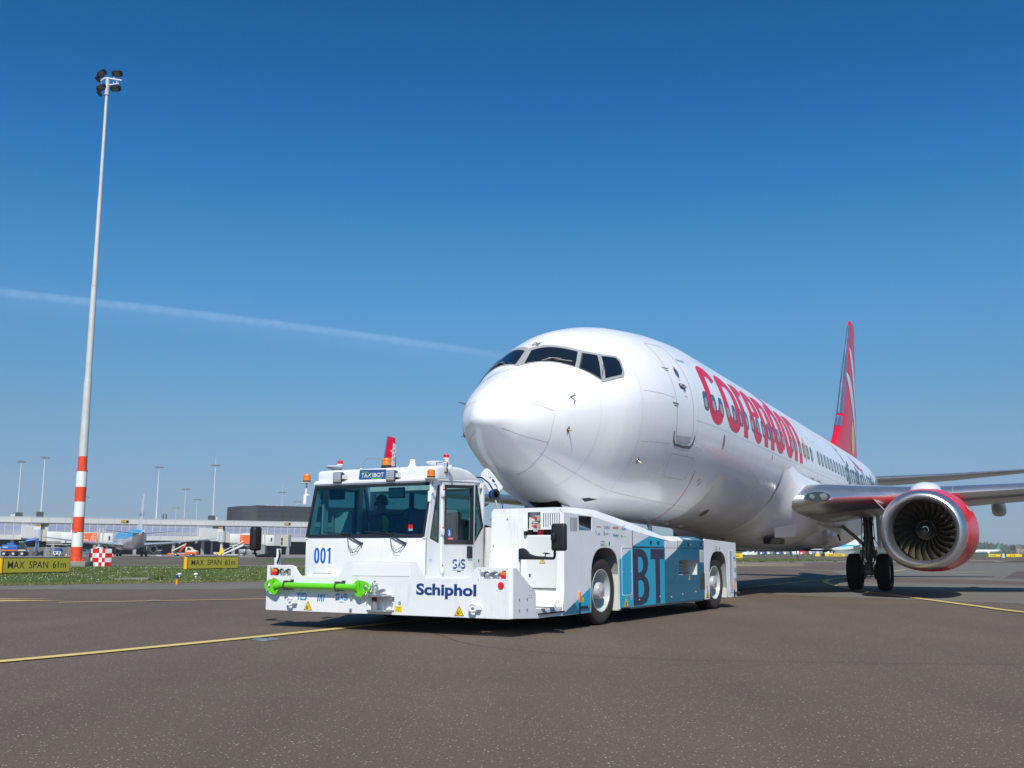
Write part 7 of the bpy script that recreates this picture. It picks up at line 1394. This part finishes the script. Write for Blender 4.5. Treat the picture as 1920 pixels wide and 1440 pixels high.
for k in range(8): MB().box(k*2.4, k*2.4+2.3, -.02, .02, .1, 1.9).build('fence_panel', mat('mesh_grey', (.14, .15, .15), .7) if 'mesh_grey' not in MATS else MATS['mesh_grey'], F1)
for k in range(9): MB().cyl((k*2.4-.05, 0, 0), (k*2.4-.05, 0, 2), .04, .04, 6).build('fence_post', LGREY, F1)
D1 = thing('blue_trolley', 'small blue and white covered trolley left of the mast foot', 'trolley', (-94.6, 219, 0)); wheels(D1, [(-.5, -.5), (.5, -.5)], .25, .15); MB().box(-.75, .75, -.6, .6, .4, 1.0).build('trolley_body', MWHITE, D1); MB().prism([(-.7, 1.0), (-.6, 1.5), (-.2, 1.75), (.4, 1.7), (.7, 1.3), (.7, 1.0)], lambda a, b, d: (a, d, b), -.6, .6).build('cover', mat('tarp_blue', (.03, .08, .25), .6), D1); MB().box(-.6, -.1, -.62, -.60, .55, .9).build('logo_patch', NAVY, D1); MB().box(.15, .6, -.62, -.60, .55, .9).build('logo_patch', NAVY, D1)
CR = thing('white_car', 'white car parked behind the chequered barrier', 'car', (-88.5, 217, 0)); wheels(CR, [(-1.2, -.7), (1.3, -.7)], .32, .2); MB().prism([(-2, .3), (-2, .9), (-1.2, 1.0), (-.8, 1.5), (.7, 1.5), (1.3, 1.0), (2.0, .85), (2.0, .3)], lambda a, b, d: (a, d, b), -.8, .8).build('car_body', MWHITE, CR, bevel=.04); MB().prism([(-1.0, 1.02), (-.7, 1.42), (.6, 1.42), (1.05, 1.02)], lambda a, b, d: (a, d, b), -.82, .82).build('car_windows', WGL, CR)
VN = thing('white_van', 'small white van in front of the left engine of the blue jet', 'van', (-83.6, 214.5, 0), R(0)); wheels(VN, [(-.8, -.7), (.9, -.7)], .3, .2); MB().prism([(-1.3, .3), (-1.3, 1.3), (-1.0, 1.9), (-.2, 1.9), (0, .9), (1.6, .9), (1.6, .3)], lambda a, b, d: (a, d, b), -.8, .8).build('van_body', MWHITE, VN, bevel=.04); MB().prism([(-1.1, 1.2), (-.95, 1.75), (-.35, 1.75), (-.2, 1.2)], lambda a, b, d: (a, d, b), -.82, .82).build('van_window', WGL, VN)
TR = thing('lift_truck', 'cream and orange pickup with a folded lift boom near the second sign', 'truck', (-76.2, 244, 0)); wheels(TR, [(-1.6, -.8), (2.0, -.8), (-1.6, .8), (2.0, .8)], .38, .26)
MB().prism([(.55, .95), (.65, 2.1), (1.6, 2.1), (2.3, 1.45), (3.1, 1.25), (3.2, .95)], lambda a, b, d: (a, d, b), -.9, .9).build('cab_upper', CRM, TR, bevel=.04); MB().box(.5, 3.25, -.92, .92, .4, .95).build('cab_lower', ORG2, TR, bevel=.05); MB().prism([(1.0, 1.4), (1.05, 1.95), (1.55, 1.95), (2.1, 1.4)], lambda a, b, d: (a, d, b), -.93, .93).build('cab_window', WGL, TR)
MB().box(-2.6, .5, -.85, .85, .55, .72).build('flatbed', LGREY, TR); MB().box(-2.9, .4, -.8, -.7, .35, .55).build('orange_chassis', ORG2, TR); MB().box(-2.4, 0, -.4, .4, .72, 1.1).build('lift_base', BLACK, TR); MB().tube([(-1.0, -.2, 1.0), (.3, -.2, 2.3), (.5, -.2, 2.95)], [.18, .16, .16], 8).build('lift_boom', ORG2, TR); MB().tube([(.3, .1, 2.7), (-2.8, .1, 1.1)], [.2, .16], 8).build('folded_arm', CRM, TR); MB().box(-3.6, -2.7, -.5, .5, .35, .7).build('tail_lift', ORG2, TR)
ST = thing('boarding_stairs', 'white mobile steps standing behind the left arm mirror', 'stairs', (-67.9, 249, 0)); wheels(ST, [(0, -.6), (3.4, -.6)], .25, .2); MB().prism([(-.3, .35), (-.1, .7), (4.4, 2.9), (4.4, 2.5)], lambda a, b, d: (a, d, b), -.8, .8).build('stair_flight', MWHITE, ST); MB().prism([(-.3, 1.1), (-.3, 1.25), (4.4, 3.6), (4.4, 3.45)], lambda a, b, d: (a, d, b), -.85, -.78).build('stair_rail', MWHITE, ST); MB().box(-.5, 4.2, -.6, .6, .25, .45).build('stair_chassis', LGREY, ST)
for k in range(8): MB().box(.1+.52*k, .45+.52*k, -.78, .78, .76+.255*k, .80+.255*k).build('tread', GREY, ST)
YT = thing('yellow_tractor', 'small yellow and white tractor beside the boarding stairs', 'tractor', (-69.8, 251, 0)); wheels(YT, [(-.6, -.6), (.8, -.6)], .3, .2); MB().prism([(-1.1, .3), (-1.1, .8), (0, .9), (.4, 1.9), (.9, 1.9), (1.2, .3)], lambda a, b, d: (a, d, b), -.6, .6).build('tractor_body', SYELLOW, YT); MB().box(-1.3, -.5, -.62, .62, .5, .9).build('tractor_nose', CRM, YT)
for k, lb in enumerate(['silver container dolly left of the mirror stalk', 'silver container dolly behind the mirror stalk', 'silver container dolly right of the arm mirror']):
    d = thing('container_dolly', lb, 'dolly', (-64.6+1.9*k+(.6 if k == 2 else 0), 252, 0), 0, 'container dollies behind the arm mirror'); wheels(d, [(-.6, -.6), (.6, -.6)], .18, .1); MB().box(-.85, .85, -.7, .7, .35, .45).build('dolly_bed', GREY, d); MB().prism([(-.8, .45), (-.8, 1.6), (.8, 1.6), (.8, .9), (.5, .45)], lambda a, b, d_: (a, d_, b), -.65, .65).build('container', STEEL, d, bevel=.02)
RC = thing('ramp_ramp', 'grey sloping conveyor shape beyond the right of the arm mirror', 'ramp', (-62.3, 252, 0)); MB().prism([(0, 1.0), (0, 3.2), (.5, 3.3), (3.2, 2.6), (3.2, .4)], lambda a, b, d: (a, d, b), -.8, .8).build('ramp_body', GREY, RC)
LF = thing('scissor_platform', 'small scissor platform carrying a worker beside the blue jet', 'platform', (-74.6, 222.5, 0)); MB().box(-.5, .5, -.5, .5, 1.25, 1.35).build('deck', LGREY, LF); mb = MB()
for x_ in (-.45, .45): mb.tube([(x_, -.45, .1), (-x_, -.45, .65), (x_, -.45, 1.25)], .04, 5); mb.tube([(x_, -.48, 1.3), (x_, -.48, 2.3)], .025, 5)
mb.tube([(-.45, -.48, 2.3), (.45, -.48, 2.3)], .025, 5); mb.build('scissor_frame', GREY, LF); MB().box(-.55, .55, -.5, .5, .1, .3).build('base', LGREY, LF)
SJ2 = [(0, 0, .92, .13, .10), (0, 0, 1.15, .13, .10), (0, 0, 1.36, .17, .10), (0, 0, 1.47, .06), (0, .01, 1.56, .07, .08), (0, .01, 1.68, .07, .085), (.20, 0, 1.38, .055), (.28, .12, 1.15, .04), (.20, .35, 1.25, .032), (.17, .43, 1.30, .03), (-.20, 0, 1.38, .055), (-.28, .10, 1.15, .04), (-.18, .32, 1.22, .032), (-.15, .40, 1.26, .03), (.10, 0, .85, .085), (.11, .02, .48, .06), (.11, -.02, .08, .045), (.11, .12, .04, .04), (-.10, 0, .85, .085), (-.11, .04, .48, .06), (-.11, 0, .08, .045), (-.11, .14, .04, .04)]
p3 = person('person', 'distant worker in a lime hi-vis jacket standing on the scissor platform', SJ2, SE, 0, (-74.6, 222.5, 1.37), R(150), 1.0)
for f_ in p3.data.polygons: f_.material_index = 1 if f_.center.z > 1.49 else 0
mb = MB(); mb.loft([[Vector((a*cos(t), b*sin(t), z)) for t in [2*pi*k/18 for k in range(18)]] for z, a, b in ((.88, .19, .15), (1.15, .19, .145), (1.38, .22, .14), (1.46, .12, .10))], True, False); mb.build('hi_vis_jacket', HIVIS, p3, ang=60); MB().sphere((0, -.01, 1.72), .10, 10, 8, (.85, 1, .8)).build('hair', HAIR, p3)

# lamp posts beyond the pier
def lamp_post(label, px, ptop, D_, ant=False):
    x_ = (px-960)/1942*D_; h = 1.114+(1035-ptop)/1942*D_; t = thing('lamp_post', label, 'lamp post', (x_, D_, 0), 0, 'apron lamp posts beyond the pier')
    MB().tube([(0, 0, 0), (0, 0, h-1)], [.38, .17], 10).build('pole', LGREY, t); s_ = D_/350
    MB().box(-1.35*s_, 1.35*s_, -.5, .5, h-.75, h-.55).build('lamp_crown', GREY, t)
    for sg in (-1, 1): MB().prism([(.2, h-.62), (.3, h-.2), (1.1, h-.35), (1.45, h-.6)], lambda a, b, d: (sg*a*s_, d, b), -.6, .6).build('lamp_head', mat('lamp_brown', (.22, .19, .15), .5) if 'lamp_brown' not in MATS else MATS['lamp_brown'], t)
    if ant: MB().cyl((0, 0, h), (0, 0, h+2.6*s_), .10, .05, 6).build('aerial', LGREY, t)
for a in (('leftmost tall lamp post above the pier roof', 40, 867, 352), ('second tall lamp post from the left, left of the mast', 84, 859.5, 350), ('small distant lamp post just right of the mast', 164, 934, 560), ('lamp post rising behind the fin of the blue jet', 299, 877, 360), ('smallest faint lamp post between the jet fin and the second sign', 335, 954, 720), ('mid sized lamp post right of the jet fin', 351, 918.5, 500), ('short distant lamp post left of the aerial topped one', 373.5, 938, 580), ('tall lamp post topped by a thin aerial', 404.5, 873, 360, True), ('lamp post standing above the dark block left of the cab', 532, 924, 520, True), ('tiny faint lamp post at the cab edge above the dark block', 561, 942, 640), ('lamp post seen far beyond the cab windows', 734, 945, 620)): lamp_post(*a)

# ------------------------------------------------------------ far right: cargo train, signs, trees
SIGNY = mat('far_sign_yellow', (.80, .55, .02), .5)
def fsign(label, x0_, x1_, D_, z1=.95, blk=None, lines=()):
    s = thing('airfield_sign', label, 'sign', (x0_, D_, 0)); MB().box(0, x1_-x0_, 0, .3, .1, z1).build('sign_face', SIGNY, s)
    if blk: MB().box(blk[0], blk[1], -.03, 0, .1, z1).build('black_panel', BLACK, s)
    for x_, t_, w__ in lines: text('sign_lettering', t_, (x_, -.04, z1*.35), X, Z, BLACK, s, w__, z1*.35, bold=.03)
fsign('long yellow sign seen left of the near main wheels', 94.6, 101.6, 320, .92, (0, .95), [(1.6, '- MC-VTM-', 4.6)]); fsign('yellow sign at the far right edge, left half of its pair', 140.4, 145.6, 309, .95, (4.2, 5.2), [(.6, '11A', 1.6)]); fsign('yellow sign at the far right edge, right half of its pair', 145.8, 150.5, 309.5, .95, None, [(1.2, '11-L', 1.7)])
fsign('olive yellow sign right behind the tail of the tug', 41.5, 44.0, 200, 1.0, None, [(.5, '1EU-', 1.5)]); fsign('pale yellow square board between the cargo train and the long sign', 92.6, 94.1, 320, .9)
train = [('white pushback tug at the head of the cargo train', MWHITE), ('white truck second in the cargo train', MWHITE), ('blue and white dolly third in the cargo train', NAVY), ('grey caged dolly fourth in the cargo train', STEEL), ('blue dolly with yellow load fifth in the cargo train', NAVY), ('grey caged dolly sixth in the cargo train', STEEL), ('white container dolly seventh in the cargo train', MWHITE), ('red loader eighth in the cargo train', BRIGHTRED), ('grey dolly ninth in the cargo train', STEEL), ('grey dolly tenth in the cargo train', STEEL), ('red and white tractor at the end of the cargo train', MWHITE)]
for k, (lb, m_) in enumerate(train):
    x_ = 86.6+3.05*k; d = thing('cargo_vehicle', lb, 'dolly' if 2 <= k <= 9 else 'tractor', (x_, 388+1.5*(k % 2), 0), 0, 'cargo vehicles lined up beyond the far grass'); wheels(d, [(-.9, -.8), (.9, -.8)], .28, .2)
    if k in (0, 1, 10): MB().prism([(-1.4, .3), (-1.4, 1.2), (-.3, 1.3), (0, 2.0 if k else 1.4), (1.3, 2.0 if k else 1.4), (1.4, .3)], lambda a, b, dd: (a, dd, b), -.8, .8).build('tractor_body', m_, d, bevel=.05); MB().box(.2, 1.1, -.83, -.79, 1.2, 1.7).build('cab_window', WGL if k else LGREY, d)
    else: MB().box(-1.35, 1.35, -.8, .8, .4, .5).build('dolly_bed', DGREY, d); MB().box(-1.25, 1.2, -.75, .75, .5, 1.75 if m_ is not BRIGHTRED else 1.9).build('dolly_load', m_, d, bevel=.03); MB().box(-1.0, -.2, -.78, -.74, .7, 1.3).build('load_panel', MWHITE if m_ is not MWHITE else LGREY, d); MB().box(.1, .5, -.78, -.74, .7, 1.5).build('load_panel', GREY, d)
small('blast_fence', 'pale translucent windbreak beyond the cargo train', 'windbreak', (121, 392, 0), [('screen', MB().box(0, 7, 0, .2, 0, 1.9), mat('windbreak_grey', (.24, .28, .27), .6))])
small('equipment_box', 'small grey equipment cabinet at the far right beyond the asphalt', 'cabinet', (117.0, 250, 0), [('cabinet_body', MB().box(-.35, .35, -.3, .3, 0, 1.05), LGREY), ('cabinet_plinth', MB().box(-.4, .4, -.35, .35, 0, .12), GREY)])
TWR = thing('brick_tower', 'brown slab building behind the green finned jet', 'building', (629, 1300, 0)); MB().box(-4, 3.5, 0, 8, 0, 10.5).build('tower_wall', mat('brown_brick', (.17, .13, .10), .8, var=.2, vscale=.5), TWR); MB().box(-5.2, 4.2, -.2, 8.2, 10.5, 10.8).build('tower_roof', GREY, TWR)
HG = thing('hangar', 'white hangar roof at the right edge beyond the jets', 'hangar', (648, 1290, 0)); MB().prism([(-10, 0), (-8, 5), (4, 8), (30, 8), (30, 0)], lambda a, b, d: (a, d, b), 0, 30).build('hangar_shell', LGREY, HG); MB().box(-6, 4, -.4, 0, 0, 4.5).build('hangar_door', NAVY, HG)
for k in range(4): small('approach_light', ['leftmost', 'second', 'third', 'rightmost'][k]+' of the thin yellow approach light frames before the far trees', 'light frame', (238+26*k, 600, 0), [('post', MB().cyl((0, 0, 0), (0, 0, 3.1), .12, .1, 6), SIGNY), ('crossbar', MB().box(-1.0, 1.0, -.1, .1, 3.0, 3.25), SIGNY)], group='approach light frames')
FOR = mat('woodland', (.050, .062, .026), .9, var=.5, vscale=.12); FOR2 = mat('woodland_budding', (.095, .085, .045), .9, var=.5, vscale=.1); HED = mat('hedge_green', (.055, .085, .025), .9, var=.4, vscale=.2)
def wood(name, x0_, x1_, D_, h0, h1, n_, m_, seed, lab, wd=5):
    rnd = random.Random(seed); bm = bmesh.new(); bmesh.ops.create_icosphere(bm, subdivisions=2, radius=1); base = [v.co.copy() for v in bm.verts]; fc = [tuple(v.index for v in f.verts) for f in bm.faces]; bm.free(); mb = MB()
    for k in range(n_):
        x_ = rnd.uniform(x0_, x1_); y_ = D_+rnd.uniform(0, 60); h = rnd.uniform(h0, h1)*(1+.12*sin(x_*.021)+.08*sin(x_*.067)); r_ = rnd.uniform(.6, 1.2)*wd; ph = rnd.uniform(0, 6)
        mb.add([(x_+c.x*r_*(1+.28*sin(7*c.z+5*c.x+ph)), y_+c.y*r_, h*.52+c.z*h*.5*(1+.22*sin(6*c.x+8*c.y+ph))) for c in base], fc)
    o = mb.build(name, m_, fix=False, ang=0); o['kind'] = 'stuff'; o['label'] = lab
wood('far_wood', 440, 900, 1500, 9, 14.0, 1000, FOR, 1, 'dark wood along the right horizon', 3.2); wood('far_wood', 250, 480, 1480, 6, 11.5, 420, FOR2, 2, 'paler bare trees behind the main wheels', 3.4); wood('hedge', 200, 900, 1440, 2.5, 5.5, 800, HED, 3, 'green scrub in front of the far wood', 3.5); wood('far_wood', -900, 260, 1600, 7, 12, 420, FOR2, 5, 'low tree line along the left horizon', 8)
# high thin contrail
CT = bpy.data.materials.new('contrail_vapour'); CT.use_nodes = True; n = CT.node_tree; n.nodes.clear(); o_ = n.nodes.new('ShaderNodeOutputMaterial'); tr = n.nodes.new('ShaderNodeBsdfTransparent'); df = n.nodes.new('ShaderNodeBsdfTranslucent'); df.inputs[0].default_value = (.9, .93, 1, 1); dd = n.nodes.new('ShaderNodeBsdfDiffuse'); dd.inputs[0].default_value = (.85, .9, 1, 1)
ad = n.nodes.new('ShaderNodeAddShader'); n.links.new(df.outputs[0], ad.inputs[0]); n.links.new(dd.outputs[0], ad.inputs[1]); mx = n.nodes.new('ShaderNodeMixShader'); uv = n.nodes.new('ShaderNodeUVMap'); sp = n.nodes.new('ShaderNodeSeparateXYZ'); n.links.new(uv.outputs[0], sp.inputs[0])
cr = n.nodes.new('ShaderNodeValToRGB'); E_ = cr.color_ramp.elements; E_[0].position = 0; E_[0].color = (0, 0, 0, 1); E_[1].position = 1; E_[1].color = (0, 0, 0, 1)
for p_, v_ in ((.30, .03), (.52, .14), (.66, .28), (.72, .62), (.78, .80), (.83, .60), (.87, .08)): q = E_.new(p_); q.color = (v_, v_, v_, 1)
n.links.new(sp.outputs['Y'], cr.inputs[0]); mp = n.nodes.new('ShaderNodeMapping'); mp.inputs['Scale'].default_value = (60, 2.2, 1); n.links.new(uv.outputs[0], mp.inputs[0]); no = n.nodes.new('ShaderNodeTexNoise'); no.inputs['Scale'].default_value = 1.2; no.inputs['Detail'].default_value = 6; no.inputs['Roughness'].default_value = .65; n.links.new(mp.outputs[0], no.inputs['Vector'])
mr_ = n.nodes.new('ShaderNodeMapRange'); mr_.inputs[1].default_value = .25; mr_.inputs[2].default_value = .7; mr_.inputs[3].default_value = .35; mr_.inputs[4].default_value = 1; n.links.new(no.outputs['Fac'], mr_.inputs[0]); m1 = n.nodes.new('ShaderNodeMath'); m1.operation = 'MULTIPLY'; n.links.new(cr.outputs[0], m1.inputs[0]); n.links.new(mr_.outputs[0], m1.inputs[1])
endf = n.nodes.new('ShaderNodeValToRGB'); EF = endf.color_ramp.elements; EF[0].position = 0; EF[0].color = (.8, .8, .8, 1); EF[1].position = 1; EF[1].color = (0, 0, 0, 1); q = EF.new(.75); q.color = (.7, .7, .7, 1); n.links.new(sp.outputs['X'], endf.inputs[0])
m2 = n.nodes.new('ShaderNodeMath'); m2.operation = 'MULTIPLY'; n.links.new(m1.outputs[0], m2.inputs[0]); n.links.new(endf.outputs[0], m2.inputs[1]); m3 = n.nodes.new('ShaderNodeMath'); m3.operation = 'MULTIPLY'; m3.inputs[1].default_value = .27; n.links.new(m2.outputs[0], m3.inputs[0]); n.links.new(m3.outputs[0], mx.inputs[0]); n.links.new(tr.outputs[0], mx.inputs[1]); n.links.new(ad.outputs[0], mx.inputs[2]); n.links.new(mx.outputs[0], o_.inputs[0])
def ray_pt(px, py, D_):
    f = 1942.0; a = (px-960)/f; b = (720-py)/f; p = R(9.218); d = Vector((a, cos(p)-b*sin(p), sin(p)+b*cos(p))); return Vector((0, 0, 1.114))+d*(D_/d.y)
PA, PB = ray_pt(-500, 505, 16000), ray_pt(1080, 690, 22000); N_ = 60; v = []; me = bpy.data.meshes.new('contrail')
for k in range(N_+1): c = PA.lerp(PB, k/N_); c.z += 130*sin(pi*k/N_); v += [c+Vector((0, 0, -620)), c+Vector((0, 0, 230))]
me.from_pydata([tuple(p) for p in v], [], [(2*k, 2*k+2, 2*k+3, 2*k+1) for k in range(N_)]); ul = me.uv_layers.new(name='UVMap')
for f in me.polygons:
    for li_, vi in zip(f.loop_indices, f.vertices): ul.data[li_].uv = ((vi//2)/N_, vi % 2)
ct = link('contrail', me, CT); ct['kind'] = 'structure'; ct['label'] = 'faint white contrail slanting down across the blue sky'; ct.visible_shadow = True
# ------------------------------------------------------------ thin spring haze over the airfield
HZ = bpy.data.materials.new('haze_air'); HZ.use_nodes = True; n = HZ.node_tree; n.nodes.clear(); o_ = n.nodes.new('ShaderNodeOutputMaterial'); pv = n.nodes.new('ShaderNodeVolumePrincipled')
pv.inputs['Color'].default_value = (.80, .88, 1, 1); pv.inputs['Density'].default_value = 0.00018; pv.inputs['Anisotropy'].default_value = 0.0; n.links.new(pv.outputs[0], o_.inputs['Volume'])
hz = MB().box(-1000, 1100, -40, 1720, -1.0, 40).build('haze', HZ, ang=0); hz['kind'] = 'stuff'
